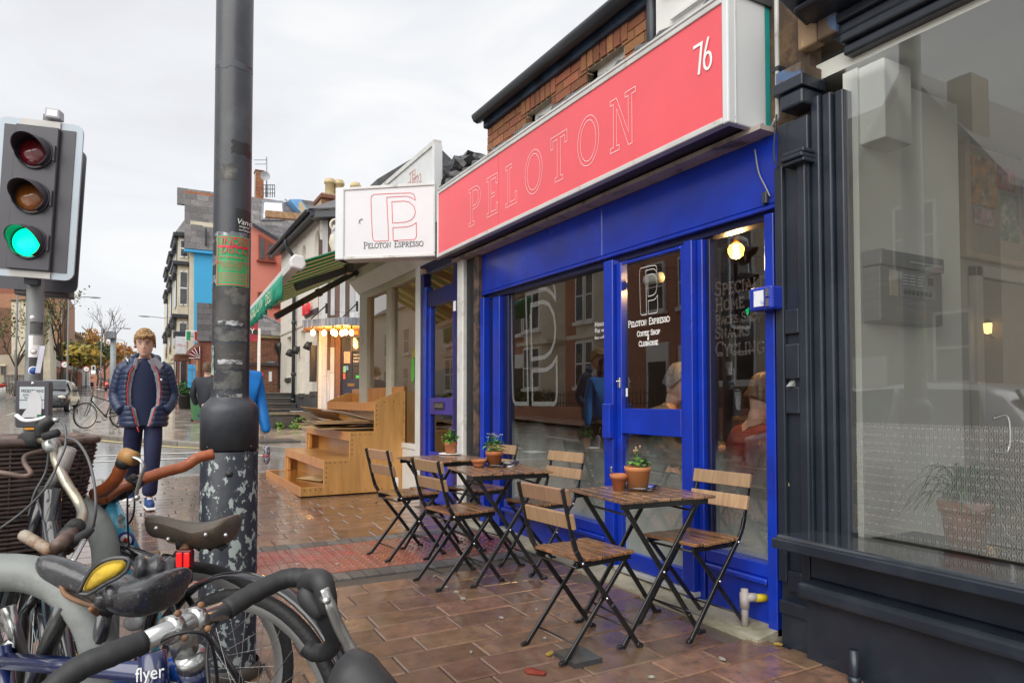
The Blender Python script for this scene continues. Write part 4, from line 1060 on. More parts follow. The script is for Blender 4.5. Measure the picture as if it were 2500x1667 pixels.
# tall white sign panel above, black bundle
ts = thing('phone_sign',(2.6,7,3.06),'tall white fascia sign with faded red TEL number above the awning','sign')
MB().box(2.60,2.66,6.30,10.2,3.05,3.79).build('sign_face',mat('sign_faded',(.62,.64,.64),.5,var=.06),ts)
MB().box(2.585,2.67,6.26,10.25,3.78,3.83).build('sign_frame',m_alu,ts); MB().box(2.585,2.67,6.24,6.30,3.0,3.779).build('sign_frame',m_alup,ts)
m_faded = mat('print_faded',(.62,.32,.28),.5)
for s,v,u in (('TEL.',447,998),('724022',472,992)):
 p = on_x(u,v,2.597); text(ts,s,.15,m_faded,(2.597,p.y + .0,p.z),(0,-1,0),(0,0,1))
rr = random.Random(11); b = bmesh.new(); bmesh.ops.create_icosphere(b,subdivisions=3,radius=1)
for v in b.verts:
 k = 1 + .22 * math.sin(v.co.x * 7 + v.co.z * 5) * math.sin(v.co.y * 9) + rr.uniform(-.07,.07)
 v.co = V((v.co.x * .17,v.co.y * .36,v.co.z * .15)) * k + V((2.80,6.02,3.46))
me = bpy.data.meshes.new('bag'); b.to_mesh(me); b.free(); me.materials.append(mat('black_plastic',(.02,.021,.024),.25,var=.3,bump=.4,bscale=18)); bo = bpy.data.objects.new('plastic_bundle',me); col.objects.link(bo)
tag(bo,'crumpled black plastic bundle on the ledge behind the red sign','tarpaulin')
# ---------------------------------------------------------------- striped awning
def stripe_mat():
 m = bpy.data.materials.new('awning_stripes'); m.use_nodes = True; N,L = m.node_tree.nodes,m.node_tree.links; b = N['Principled BSDF']
 tc = N.new('ShaderNodeTexCoord'); sx = N.new('ShaderNodeSeparateXYZ'); L.new(tc.outputs['Object'],sx.inputs[0])
 mu = N.new('ShaderNodeMath'); mu.operation = 'MULTIPLY'; mu.inputs[1].default_value = 1 / .26; L.new(sx.outputs['Y'],mu.inputs[0])
 fr = N.new('ShaderNodeMath'); fr.operation = 'FRACT'; L.new(mu.outputs[0],fr.inputs[0])
 cr = N.new('ShaderNodeValToRGB'); cr.color_ramp.interpolation = 'CONSTANT'; e = cr.color_ramp.elements
 e[0].color = (.03,.22,.14,1); e[1].position = .55; e[1].color = (.52,.40,.24,1)
 for p_,c_ in ((.60,(.03,.22,.14,1)),(.64,(.52,.40,.24,1)),(.93,(.02,.12,.08,1)),(.96,(.52,.40,.24,1))): q = e.new(p_); q.color = c_
 L.new(fr.outputs[0],cr.inputs[0]); L.new(cr.outputs[0],b.inputs['Base Color']); b.inputs['Roughness'].default_value = .8
 b.inputs['Transmission Weight'].default_value = 0
 tr = N.new('ShaderNodeBsdfTranslucent'); L.new(cr.outputs[0],tr.inputs[0]); mx = N.new('ShaderNodeMixShader'); mx.inputs[0].default_value = .75
 L.new(b.outputs[0],mx.inputs[1]); L.new(tr.outputs[0],mx.inputs[2]); L.new(mx.outputs[0],N['Material Output'].inputs[0])
 return m
aw = thing('shop_awning',(2.8,8.8,2.6),'green and tan striped awning with white front bar and lettered valance','awning')
A0,A1 = V((1.47,7.22,2.665)),V((1.44,10.3,2.45))
B0_,B1_ = V((2.72,7.22,3.18)),V((2.72,10.3,3.10))
mb = MB(); n = 20
top = [A0.lerp(A1,i / n) for i in range(n + 1)] + [B0_.lerp(B1_,i / n) for i in range(n + 1)]
bot = [p - V((0,0,.012)) for p in top]
mb.add(top,[(i,i + 1,n + 2 + i,n + 1 + i) for i in range(n)]); mb.add(bot,[(i,n + 1 + i,n + 2 + i,i + 1) for i in range(n)])
mb.build('fabric',stripe_mat(),aw,fix=False)
d = (A1 - A0).normalized()
mb = MB(); mb.prism([(-.05,-.055),(.045,-.055),(.06,0),(.045,.05),(-.03,.055),(-.065,.02)],lambda a,b,t: A0 + d * t + V((a,0,b)),.06,(A1 - A0).length); mb.build('front_bar',m_whit,aw,.008,2)
mb = MB(); mb.prism([(-.07,-.07),(.05,-.09),(.09,-.03),(.06,.06),(-.03,.075),(-.08,.02)],lambda a,b,t: A0 + d * t + V((a,0,b)),-.03,.06); mb.build('end_cap',m_whit,aw,.02,3)
m_val = mat('valance_green',(.012,.24,.15),.7,var=.2,scale=3)
mb = MB(); n = 60; vs = []
for i in range(n + 1):
 p = A0.lerp(A1,.12 + .88 * i / n); k = .025 * math.sin(i * .9)
 sc = .23 + .018 * abs(math.sin(i * .35))
 for j in range(4): vs.append(p + V((-.075 + k * j / 3,0,-.05 - sc * j / 3)))
mb.add(vs,[(i * 4 + j,i * 4 + j + 1,i * 4 + j + 5,i * 4 + j + 4) for i in range(n) for j in range(3)],0,True); val = mb.build('valance',m_val,aw,fix=False)
so = val.modifiers.new('thick','SOLIDIFY'); so.thickness = .004
m_vt = mat('valance_print',(.62,.62,.40),.7)
def val_at(f,dz_): p = A0.lerp(A1,.12 + .88 * f); return p + V((-.112,0,-.05 + dz_))
dv = (A0 - A1).normalized()
text(val,'CONTINENTAL',.17,m_vt,val_at(.97,-.19),dv,(0,0,1),'lettering',sx=.95)
text(val,'DELI',.19,m_vt,val_at(.30,-.2),dv,(0,0,1),'lettering')
mb = MB(); vfn = lambda a,b: val_at(.66,-.17) + dv * a + V((0,0,b))
for pl in ([(0,.03),(.06,0),(.12,.03),(.14,.09)],[(.17,.02),(.25,.0),(.27,.05)],[(.3,0),(.36,.02),(.38,.13)],[(.43,.03),(.5,.0),(.58,.05),(.6,.1)],[(.64,.0),(.66,.12)],[(.2,.1),(.22,.1)],[(.47,.12),(.5,.12)],[(.7,.02),(.78,.05),(.74,.1),(.69,.06)]):
 ribbon(mb,pl,.018,vfn)
mb.build('lettering',m_vt,val,fix=False)
m_arm = mat('awning_arm',(.075,.068,.062),.5,var=.15)
aj = on_x(851,657,2.2); ak = on_x(719,702,1.6); al = on_x(905,630,2.66)
mb = MB(); mb.bar(ak,aj,.05,.085); mb.build('folding_arm',m_arm,aw,.01)
mb = MB(); mb.bar(aj,al,.055,.09); mb.build('folding_arm',mat('awning_arm_pale',(.22,.2,.19),.5),aw,.01)
mb = MB(); mb.bar(on_x(845,659,2.2),on_x(857,654,2.2),.07,.11); mb.build('elbow_joint',m_arm,aw,.01)
f0,f1 = on_x(672,774,1.5),on_x(868,664,2.68)
mb = MB(); mb.bar(f0,f1,.05,.075); mb.build('folding_arm',m_arm,aw,.01)
mb = MB(); mb.bar(f0.lerp(f1,.49),f0.lerp(f1,.53),.07,.1); mb.build('elbow_joint',m_arm,aw,.01)
mb = MB(); mb.bar(f1 + V((.1,0,.18)),f1 - V((0,.0,.06)),.06,.06); mb.bar(f1 - V((0,.12,.03)),f1 + V((.1,.12,-.03)),.02,.03); mb.build('wall_bracket',m_arm,aw,.005)
mb = MB(); mb.tube([(2.72,7.2,3.16),(2.72,10.3,3.08)],.06,12); mb.build('roller',m_alup,aw)
# ---------------------------------------------------------------- stepped wooden produce stand
m_ply = mat('plywood',(.56,.29,.085),.40,var=.14,scale=2.2,stretch=(5,1,.6),c2=(.42,.20,.06),pscale=3,thr=.62,soft=.1,bump=.08,bscale=30,coat=.35)
m_plye = mat('plywood_wet',(.47,.20,.040),.16,var=.2,scale=3,stretch=(1,4,1),c2=(.30,.11,.03),pscale=4,thr=.55,soft=.1,coat=.6)
m_plyf = mat('plywood_front',(.60,.24,.045),.4,var=.12,scale=2,stretch=(1,4,1),c2=(.42,.15,.04),pscale=4,thr=.62,coat=.3)
sd_ = thing('produce_stand',(2.3,9,.15),'empty stepped plywood display stand outside the greengrocer','display stand')
ST = [(1.655,.255),(1.91,.55),(2.205,.865),(2.50,1.21)]; XB = 2.885; Ys,Ye = 7.85,10.1
prof = [(1.655,.155),(1.655,.255),(1.91,.255),(1.91,.55),(2.205,.55),(2.205,.865),(2.50,.865),(2.50,1.21),(2.53,1.23),(2.78,1.335),(XB,1.345),(XB,.155)]
for y0,y1 in ((Ys,Ys + .02),(Ye - .02,Ye)):
 mb = MB(); mb.prism(prof,lambda a,b,t: V((a,t,b)),y0,y1); mb.build('side_panel',m_ply,sd_,.003)
for i,(x,z) in enumerate(ST):
 xe = ST[i + 1][0] if i < 3 else XB
 MB().box(x + .02,min(xe + .16,XB - .02),Ys + .022,Ye - .022,z - .022,z - .004).build('tread',m_plye if i == 0 else m_ply,sd_,.002)
 MB().box(x + .001,x + .019,Ys + .022,Ye - .022,z - .105,z).build('front_board',m_plyf,sd_,.002)
 if i: MB().box(x + .021,x + .06,Ye - .11,Ye - .023,ST[i - 1][1],z - .106).build('upright',m_ply,sd_,.002)
 if i: MB().box(x + .16,x + .178,Ys + .03,Ye - .03,ST[i - 1][1] - .01,z - .024).build('back_board',m_ply,sd_)
MB().box(XB - .022,XB - .004,Ys + .022,Ye - .022,1.19,1.40).build('back_board',m_plyf,sd_,.002)
MB().box(XB - .04,XB - .024,Ys + .022,Ye - .022,.2,1.19).build('back_board',m_ply,sd_)
for y_ in (8.0,9.9): MB().box(1.70,1.78,y_,y_ + .08,gz(y_),.154).build('foot',m_ply,sd_)
sc = MB(); sc.lathe([(0,.003),(.007,.002),(.007,0)],8,(0,0,0),Matrix.Rotation(math.pi / 2,4,'X')); scm = sc.data('screw',m_blk)
dots = [(1.70 + i * .06,.225) for i in range(4)] + [(1.94,.52 - i * .055) for i in range(5)] + [(1.98 + i * .06,.52) for i in range(4)] + [(2.235,.83 - i * .055) for i in range(5)] + [(2.27 + i * .06,.835) for i in range(4)] + [(2.525,1.17 - i * .055) for i in range(5)] + [(2.86,1.2 - i * .22) for i in range(5)] + [(2.0 + i * .2,.185) for i in range(4)] + [(2.62,1.215),(2.74,1.22)]
for x,z in dots: piece('screw',scm,sd_,(x,Ys - .001,z))
MB().box(2.745,2.80,Ys - .004,Ys - .001,.20,.31).build('price_sticker',m_prnt,sd_)
# flattened cardboard on the third tread
m_card = mat('cardboard',(.40,.26,.13),.8,var=.15,scale=5,rnd=.2); m_cardw = mat('cardboard_white',(.62,.62,.62),.6,var=.08)
rr = random.Random(5)
def card(w,l,loc,rot,m,label,bend=0,group='flattened cardboard on the wooden stand'):
 mb = MB(); n = 8; t = .006; vs = []
 for k in (0,1):
  for i in range(n + 1):
   a = -w / 2 + w * i / n; zb_ = bend * math.cos(math.pi * i / n)
   vs += [(a,-l / 2,zb_ + k * t),(a,l / 2,zb_ + k * t)]
 o = (n + 1) * 2; fs = []
 for i in range(n):
  fs += [(2 * i,2 * i + 2,2 * i + 3,2 * i + 1),(o + 2 * i,o + 2 * i + 1,o + 2 * i + 3,o + 2 * i + 2),(2 * i,o + 2 * i,o + 2 * i + 2,2 * i + 2),(2 * i + 1,2 * i + 3,o + 2 * i + 3,o + 2 * i + 1)]
 fs += [(0,1,o + 1,o),(2 * n,o + 2 * n,o + 2 * n + 1,2 * n + 1)]
 mb.add(vs,fs); ob = mb.build('cardboard_sheet',m); ob.location = loc; ob.rotation_euler = rot
 return tag(ob,label,'cardboard',group)
LB = 'flattened brown cardboard sheet in the pile on the stand'
for i in range(7):
 card(rr.uniform(.55,.72),rr.uniform(.5,.8),(2.33 + rr.uniform(-.06,.05),8.4 + rr.random() * .9,.872 + i * .014),(rr.uniform(-.02,.02),rr.uniform(-.03,.05),rr.uniform(-.3,.3)),m_card,LB,rr.uniform(-.01,.012))
card(.66,.5,(2.20,8.62,.90),(.03,-.16,.5),m_card,'cardboard sheet drooping over the edge at the pile front',.02)
card(.62,.34,(2.36,8.35,.995),(0,.04,.15),m_cardw,'white card tray with round holes on top of the cardboard pile',.05,None)
card(.5,.4,(2.22,9.2,1.0),(.1,.12,.8),m_card,'bent brown cardboard flap standing up at the back of the pile',.05)
card(.4,.35,(2.08,9.4,.98),(.0,.25,.3),m_cardw,'pale card flap sticking out at the street side of the pile',.03,None)
o = card(.34,.5,(2.05,8.6,.272),(0,-.06,.4),m_card,'single cardboard sheet lying under the second step of the stand',0,None)
# ================================================================ across the side street
m_wbrick = mat('white_brick',(.64,.61,.54),.7,var=.05,scale=3,bump=.25,bscale=14,stretch=(1,1,3),c2=(.48,.44,.36),pscale=1.6,thr=.66)
m_slate = mat('slate',(.105,.10,.105),.5,var=.3,scale=6,rnd=.30,bump=.3,bscale=20)
m_slate2 = mat('slate_grey',(.17,.16,.16),.55,var=.3,scale=6,rnd=.30,bump=.3,bscale=20)
m_pk = mat('render_pink',(.58,.20,.145),.7,var=.06,scale=1)
m_sky = mat('render_sky_blue',(.045,.36,.66),.6,var=.05,scale=1)
m_bdark = mat('brick_dark',(.20,.085,.05),.8,var=.3,scale=9,rnd=.3,bump=.4,bscale=30)
m_bw = mat('window_brown',(.22,.05,.025),.5)
m_cr2 = mat('stucco_cream',(.58,.53,.41),.7,var=.12,scale=2)
m_gp = mat('window_dark',(.05,.055,.06),.08,var=.4,scale=2,spec=.8)
m_stone_d = mat('stone_dark',(.05,.05,.05),.6,var=.3,scale=4,bump=.4,bscale=20)
def wall_open(parent,name,m,fn,w,h,t,ops=()):
 """wall panel w x h with openings (a0, a1, b0, b1), thickness t; fn(a, b, depth)"""
 xs = sorted({0,w,*[q for s in ops for q in s[:2]]}); zs = sorted({0,h,*[q for s in ops for q in s[2:]]})
 mb = MB()
 for a,b in zip(xs,xs[1:]):
  for c,d in zip(zs,zs[1:]):
   if any(s[0] <= (a + b) / 2 <= s[1] and s[2] <= (c + d) / 2 <= s[3] for s in ops): continue
   mb.prism([(a,c),(b,c),(b,d),(a,d)],fn,0,t)
 o = mb.build(name,m,parent)
 return o
def slates(parent,p0,ud,vd,w,h,m,sw=.3,sh=.25,clip=None,name='slate'):
 """overlapping slates, each a piece: p0 lower-left, ud along, vd up the slope"""
 ud,vd = V(ud).normalized(),V(vd).normalized(); nd = ud.cross(vd)
 mb = MB(); mb.box(-.5,.5,-.5,.5,-.5,.5); me = mb.data(name,m)
 base = MB(); base.prism([(0,0),(w,0),(w,h),(0,h)] if clip is None else clip,lambda a,b,d: V(p0) + ud * a + vd * b - nd * d,.02,.12); root = base.build('roof',m,parent)
 rg = random.Random(int(w * 31)); r = 0; z = 0
 M = Matrix((ud,vd,nd)).transposed().to_euler()
 def inside(a,b):
  if clip is None: return True
  c = False
  for (x1,y1),(x2,y2) in zip(clip,clip[1:] + clip[:1]):
   if (y1 > b) != (y2 > b) and a < (x2 - x1) * (b - y1) / (y2 - y1) + x1: c = not c
  return c
 k = 0
 while z < h - .02:
  x = -(sw / 2) * (r % 2)
  while x < w:
   a,b = max(0,x),min(w,x + sw)
   if b - a > .05 and inside((a + b) / 2,z + sh / 2) and k < 298:
    o = piece(name,me,root,V(p0) + ud * (a + b) / 2 + vd * (z + sh / 2) + nd * rg.uniform(.0,.008),M,(b - a - .008,sh * 1.0 - .008,.028)); k += 1
   x += sw
  z += sh; r += 1
 return root
# ---------------------------------------------------------------- white pub
pub = thing('corner_pub',(5.2,20,.8),'white painted brick corner pub with timber clad entrance','pub')
PXX = 4.43; ZB = .80; E1 = V((PXX,18.95,0)); yF = 24.4
fnw = lambda a,b,d: V((PXX + d,yF - a,ZB + b))
def pop(u0,u1,v0,v1):
 a0,a1 = yF - yu(u0,PXX,v0),yF - yu(u1,PXX,v0); um = (u0 + u1) / 2
 return (a0,a1,on_x(um,v1,PXX).z - ZB,on_x(um,v0,PXX).z - ZB)
Wp = yF - 18.95; Hp = 5.55
arches = [pop(705,714,637,690),pop(737,747,598,700),pop(768,781,563,700)]
wins = [pop(701,711,822,922),pop(734,745,806,960),pop(763,775,800,955)]
arches = [(a,b,max(.2,c),d) for a,b,c,d in arches]
wp_ = wall_open(pub,'street_wall',m_wbrick,fnw,Wp,Hp,.25,arches + wins)
for a0,a1,b0,b1 in arches:
 MB().box(PXX + .12,PXX + .16,yF - a1,yF - a0,ZB + b0,ZB + b1).build('blind_panel',m_whit,wp_)
 mb = MB(); rx = (a1 - a0) / 2; cx = (a0 + a1) / 2
 for s in (-1,1):
  pts = [(cx + s * rx,b1 - rx)] + [(cx + s * rx * math.cos(R(t)),b1 - rx + rx * math.sin(R(t))) for t in range(15,91,15)] + [(cx + s * rx,b1)]
  mb.prism(pts,fnw,.002,.12)
 mb.build('arch_head',m_wbrick,wp_)
for a0,a1,b0,b1 in wins:
 MB().box(PXX + .14,PXX + .18,yF - a1,yF - a0,ZB + b0,ZB + b1).build('blind_panel',m_wbrick,wp_)
 MB().box(PXX - .06,PXX + .14,yF - a1 - .06,yF - a0 + .06,ZB + b0 - .14,ZB + b0 - .002).build('window_sill',m_stone_d,wp_,.01)
MB().box(PXX - .03,PXX - .002,18.97,yF,ZB - .45,ZB + .62).build('plinth',m_stone_d,pub,.01)
for z in (3.45,): MB().box(PXX - .025,PXX - .002,18.97,yF,z,z + .05).build('string_course',m_cream,pub)
# eaves, roof
mb = MB(); mb.prism([(-.32,6.18),(-.32,6.34),(.2,6.46),(.2,6.36),(0,6.3)],lambda a,b,d: V((PXX + a,d,b)),yF + .3,18.6); mb.build('eaves',m_gut,pub,.01)
mb = MB(); mb.prism(gp,lambda a,b,d: V((PXX - .45 + a,d,6.36 + b)),yF + .4,18.6,smooth=True); mb.build('gutter',m_gut,pub)
cd_ = V((.80,-.60,0)).normalized(); cn = V((cd_.y,-cd_.x,0))
mb = MB(); mb.prism([(-.1,6.18),(-.1,6.36),(3.6,6.36),(3.6,6.18)],lambda a,b,d: E1 + cd_ * a + V((0,0,b)) + cn * d,-.02,.40); mb.build('eaves',m_gut,pub)
RZ = V((7.2,20.6,8.25))
mb = MB(); c0_,c1_,c2_ = V((PXX - .35,yF + .3,6.40)),V((PXX - .35,18.6,6.40)),E1 + cd_ * 3.6 + cn * .4 + V((0,0,6.40))
mb.add([c0_,c1_,RZ,V((7.2,yF + .3,8.25)),c2_,V((9.5,20,6.4)),V((9.5,yF,6.4))],[(0,1,2,3),(1,4,2),(4,5,2),(2,5,6,3)]); mb.build('roof',m_slate,pub)
# timber boards on the splayed front, each a plank
m_bd = mat('board_brown',(.11,.062,.045),.7,var=.35,scale=4,rnd=.3,stretch=(1,1,.3),bump=.3,bscale=20)
m_bwh = mat('board_white',(.50,.50,.50),.7,var=.2,scale=5,rnd=.15,stretch=(1,1,.25),bump=.3,bscale=20)
WB = 2.6
fnb = lambda a,b,d: E1 + cd_ * a - cn * d + V((0,0,ZB + b))
dA0,dA1 = .52,1.30
wall_open(pub,'front_wall',m_bd,fnb,WB,5.5,.2,[(dA0,dA1,-.01,2.5)])
x = .0; rr = random.Random(8); k = 0
while x < WB - .05:
 w = rr.choice([.09,.12,.14,.16]); segs = [0,rr.uniform(.6,1.6),rr.uniform(1.8,2.4),rr.uniform(2.7,3.6),rr.uniform(4.0,4.8),5.45]
 for a,b in zip(segs,segs[1:]):
  if x + w > dA0 and x < dA1 and b < 2.75: continue
  a2 = max(a,2.5) if (x + w > dA0 and x < dA1) else a
  white = (k % 2 == 1) if rr.random() < .8 else rr.random() < .5
  pm = MB().prism([(x + .004,a2 + .004),(x + w - .004,a2 + .004),(x + w - .004,b - .004),(x + .004,b - .004)],fnb,-.03 - (.012 if white else 0),-.001)
  pm.build('plank',m_bwh if white else m_bd,pub)
 x += w; k += 1
pd = bpy.data.objects.new('door',None); col.objects.link(pd); pd.parent = pub
def pbx(nm,m,a0,a1,b0,b1,d0,d1,par=None): return MB().prism([(a0,b0),(a1,b0),(a1,b1),(a0,b1)],fnb,d0,d1).build(nm,m,par or pd)
m_pd = mat('door_navy',(.02,.024,.045),.4); m_wd = mat('frame_wood',(.16,.075,.045),.6)
pbx('door_frame',m_wd,dA0 + .001,dA0 + .13,0,2.5,-.02,.1); pbx('door_frame',m_wd,dA1 - .08,dA1 - .001,0,2.5,-.02,.1); pbx('door_frame',m_wd,dA0 + .131,dA1 - .081,2.2,2.5,-.02,.1)
pbx('door_panel',m_pd,dA0 + .132,dA1 - .082,.0,.98,.06,.11)
q0,q1 = dA0 + .132,dA1 - .082; qm = (q0 + q1) / 2
for a,b in ((q0,q0 + .05),(qm - .02,qm + .02),(q1 - .05,q1)): pbx('glazing_bar',m_pd,a,b,.981,2.198,.06,.11)
for b in (.981,1.38,1.78,2.15): pbx('glazing_bar',m_pd,q0 + .051,q1 - .051,b,b + .045,.062,.108)
pbx('door_glass',m_gp,q0 + .05,q1 - .05,1.0,2.19,.09,.1)
pbx('letterbox',m_brass,qm - .1,qm + .1,.82,.90,.05,.059)
for a,b,c,d,cc in ((q0 + .07,qm - .03,1.45,1.77,(.45,.32,.25)),(q0 + .055,q0 + .13,1.2,1.37,(.2,.45,.3)),(q0 + .055,q0 + .12,1.02,1.18,(.6,.12,.08)),(q1 - .15,q1 - .055,1.04,1.12,(.05,.6,.1)),(q0 + .135,q0 + .20,1.26,1.37,(.1,.3,.6))):
 pbx('sticker',mat('sticker',cc,.5,var=.4,scale=30),a,b,c,d,.055,.06)
text(pd,"menu\nwine\nbeer",.09,m_prnt,fnb(qm + .05,1.66,.08),cd_,(0,0,1))
pbx('house_sign',m_brass,qm + .08,q1 - .06,2.24,2.34,-.03,-.021)
# canopy with bulbs
cpy = thing('entrance_canopy',tuple(fnb(.8,2.2,-.5)),'grey zinc canopy over the pub door','canopy')
m_zinc = mat('zinc',(.20,.21,.235),.4,var=.3,scale=3,stretch=(6,6,.4),c2=(.4,.41,.43),pscale=3,thr=.62)
cA,cB,cC = at_d(738,786,17.6),at_d(840,779,16.9),at_d(905,784,17.25)
zt_c = 3.30; poly3 = [V((p.x,p.y,0)) for p in (cA,cB,cC)]
back = [poly3[2] + V((.5,1.6,0)),poly3[0] + V((.35,1.2,0))]
P5 = poly3 + back
mb = MB()
for i in range(5):
 p,q = P5[i],P5[(i + 1) % 5]
 mb.add([p + V((0,0,3.10)),q + V((0,0,3.10)),q + V((0,0,3.30)),p + V((0,0,3.30))],[(0,1,2,3)])
mb.add([p + V((0,0,3.30)) for p in P5],[tuple(range(5))]); mb.build('fascia',m_zinc,cpy)
mb = MB(); mb.add([p + V((0,0,3.13)) for p in P5],[tuple(range(5))]); mb.build('soffit',mat('canopy_soffit',(.5,.25,.1),.6),cpy)
for (u,v,w2) in ((797,745,760),(872,740,833)):
 p = at_d(u,v,18.3); q = at_d(w2,781,17.3)
 mb = MB(); mb.tube([p,V((q.x,q.y,3.3))],.018,6); mb.build('stay_rod',m_blk,cpy); mb = MB(); mb.bar(p + V((0,0,-.22)),p + V((0,0,.05)),.06,.05); mb.build('stay_bracket',m_blk,cpy)
m_pb = emis('pub_bulb_glow',(1,.62,.22),22)
for i,(u,v) in enumerate(((764,812),(791,813),(813,811),(819,814),(835,813),(844,811),(858,812))):
 p = at_d(u,v,17.7 if i % 2 else 17.3); t = thing('bulb_light',p,'bare glowing bulb hanging under the zinc pub canopy, number %d from the street' % (i + 1),'lamp','bulbs under the pub canopy')
 t['label'] = ('bare glowing bulb at the street end of the pub canopy','second glowing bulb from the street under the pub canopy','left bulb of the close pair under the pub canopy','right bulb of the close pair under the pub canopy','glowing bulb just street side of the canopy corner','glowing bulb hanging at the corner of the zinc canopy','glowing bulb nearest the cream shop under the pub canopy')[i]
 mb = MB(); mb.sph(p,(.055,.055,.075),10,8); mb.build('bulb',m_pb,t); mb = MB(); mb.tube([p + V((0,0,.07)),V((p.x,p.y,3.13))],[.03,.025],8); mb.build('socket',m_brass,t)
 l = bpy.data.lights.new('bulb_lamp','POINT'); l.energy = 5; l.color = (1,.5,.16); l.shadow_soft_size = .06
 lo = bpy.data.objects.new('bulb_lamp',l); col.objects.link(lo); lo.parent = t; lo.location = (0,0,-.12)
# red pub sign, wall lamps, pipes
ps = thing('pub_sign',(PXX - .1,20.6,4.2),'red cut-out letters fixed to the white pub wall','sign')
pu0,pu1 = on_x(741,772,PXX - .08),on_x(760,750,PXX - .08)
text(ps,'bnubi',.62,mat('sign_red_letters',(.75,.04,.05),.4),(PXX - .10,pu0.y,pu0.z),(0,-1,0),(0,0,1),ext=.03,sx=.62)
MB().box(PXX - .045,PXX - .003,pu1.y - .55,pu0.y + .05,pu0.z - .05,pu0.z + .08).build('back_rail',m_blk,ps)
for (u,v,lab) in ((707,862,'black hooded lamp left of the pub downpipe'),(722,855,'black hooded lamp right of the pub downpipe'),(751,845,'black hooded lamp by the tall pub window recess')):
 p = on_x(u,v,PXX - .12); t = thing('wall_lamp',p,lab,'lamp','hooded lamps on the pub wall')
 mb = MB(); mb.lathe([(0,.13),(.07,.12),(.1,.03),(.11,-.09),(.09,-.09)],10,p,Matrix.Rotation(.4,4,'Y')); mb.build('hood',m_blk,t); mb = MB(); mb.bar(p + V((0,0,.08)),p + V((.12,0,.1)),.05,.05); mb.build('arm',m_blk,t)
dp = thing('drain_pipe',(PXX - .08,22,.8),'black downpipe with swan neck on the white pub wall','downpipe')
ydp = yu(718,PXX - .08,800)
mb = MB(); mb.tube(spline([(PXX - .36,ydp,6.2),(PXX - .34,ydp,6.0),(PXX - .12,ydp,5.7),(PXX - .09,ydp,5.4)],5) + [(PXX - .09,ydp,.5)],.055,8); mb.build('pipe_run',m_gut,dp)
for z in (5.2,3.6,2.0,1.2): mb = MB(); mb.tube([(PXX - .09,ydp,z),(PXX - .09,ydp,z + .1)],.075,8); mb.build('collar',m_gut,dp)
mc = thing('menu_case',(PXX - .1,19.2,1.8),'tall narrow brass backed menu case at the pub corner','menu case')
a = on_x(777,880,PXX - .06); MB().box(PXX - .16,PXX - .003,19.05,19.25,1.75,2.75).build('case_body',m_blk,mc); MB().box(PXX - .165,PXX - .161,19.1,19.22,1.9,2.55).build('case_glass',m_brass,mc)
ch = thing('chimney_stack',(6.6,23.5,7.4),'brick chimney with cream pots on the pub roof','chimney')
ca = on_y(785,515,23.5); cb = on_y(830,487,23.5)
brick_wall(ch,'chimney_face',(ca.x,23.5,ca.z - .3),(1,0,0),1.15,.95,m_mort,m_brick,dep=.9)
MB().box(ca.x - .06,ca.x + 1.25,23.40,24.5,cb.z - .05,cb.z + .10).build('chimney_cap',m_bdark,ch,.02)
for u in (805,827,868):
 p = on_y(u,480,23.9); mb = MB(); mb.lathe([(.17,0),(.16,.5),(.2,.52),(.2,.6),(.16,.62),(.16,.68),(.0,.68)],14,(p.x,23.9,cb.z + .1)); mb.build('chimney_pot',mat('pot_buff',(.50,.40,.22),.7),ch)
MB().box(xu(860,23.5,450),xu(885,23.5,450),23.4,24.5,7.0,cb.z + .1).build('chimney_cap',m_bdark,ch)
fgr = thing('carved_figure',fnb(.55,4.2,-.1),'pale carved figure on the timber front high above the pub door','statue')
p = at_d(821,575,18.2); mb = MB(); mb.lathe([(0,1.0),(.1,.95),(.11,.85),(.05,.78),(.16,.7),(.2,.5),(.13,.3),(.19,0),(0,0)],12,p - V((0,0,.7))); mb.build('figure_body',m_cr2,fgr)
mb = MB(); mb.tube([p + V((.16 * math.cos(t * .4),0,.27 + .16 * math.sin(t * .4))) for t in range(16)],.03,6,closed=True); mb.build('halo',m_cr2,fgr)
# ---------------------------------------------------------------- terrace wall and steps beside the pub
trc = thing('terrace_wall',(3.9,20,.4),'low black painted retaining wall with weeds along its foot','wall')
MB().box(3.35,4.40,19.6,20.0,.3,.83).build('wall_body',m_stone_d,trc,.02); MB().box(3.3,4.44,19.55,20.05,.831,.9).build('wall_coping',mat('coping_mossy',(.15,.13,.10),.7,var=.3,c2=(.1,.13,.05),pscale=4,thr=.6),trc,.01)
stp = thing('stone_steps',(3.95,22,.5),'flight of black stone steps beside the white pub','steps')
for i in range(6):
 z = .62 + i * .165; y0 = 20.6 + i * .3
 MB().box(3.5,4.39,y0,24.4,.3,z).build('step',m_stone_d,stp,.01); MB().box(3.5,4.39,y0 - .025,y0 + .28,z + .002,z + .03).build('tread',mat('tread_worn',(.14,.13,.12),.5,var=.3),stp,.008)
st2 = thing('entrance_steps',(4.6,18.6,.4),'two stone steps leading up to the pub door','steps')
for i in range(2): MB().box(4.0 + i * .12,6.2,17.5 + i * .45,18.9,.3,.60 + i * .17).build('step',mat('step_stone',(.2,.18,.15),.5,var=.3),st2,.01)
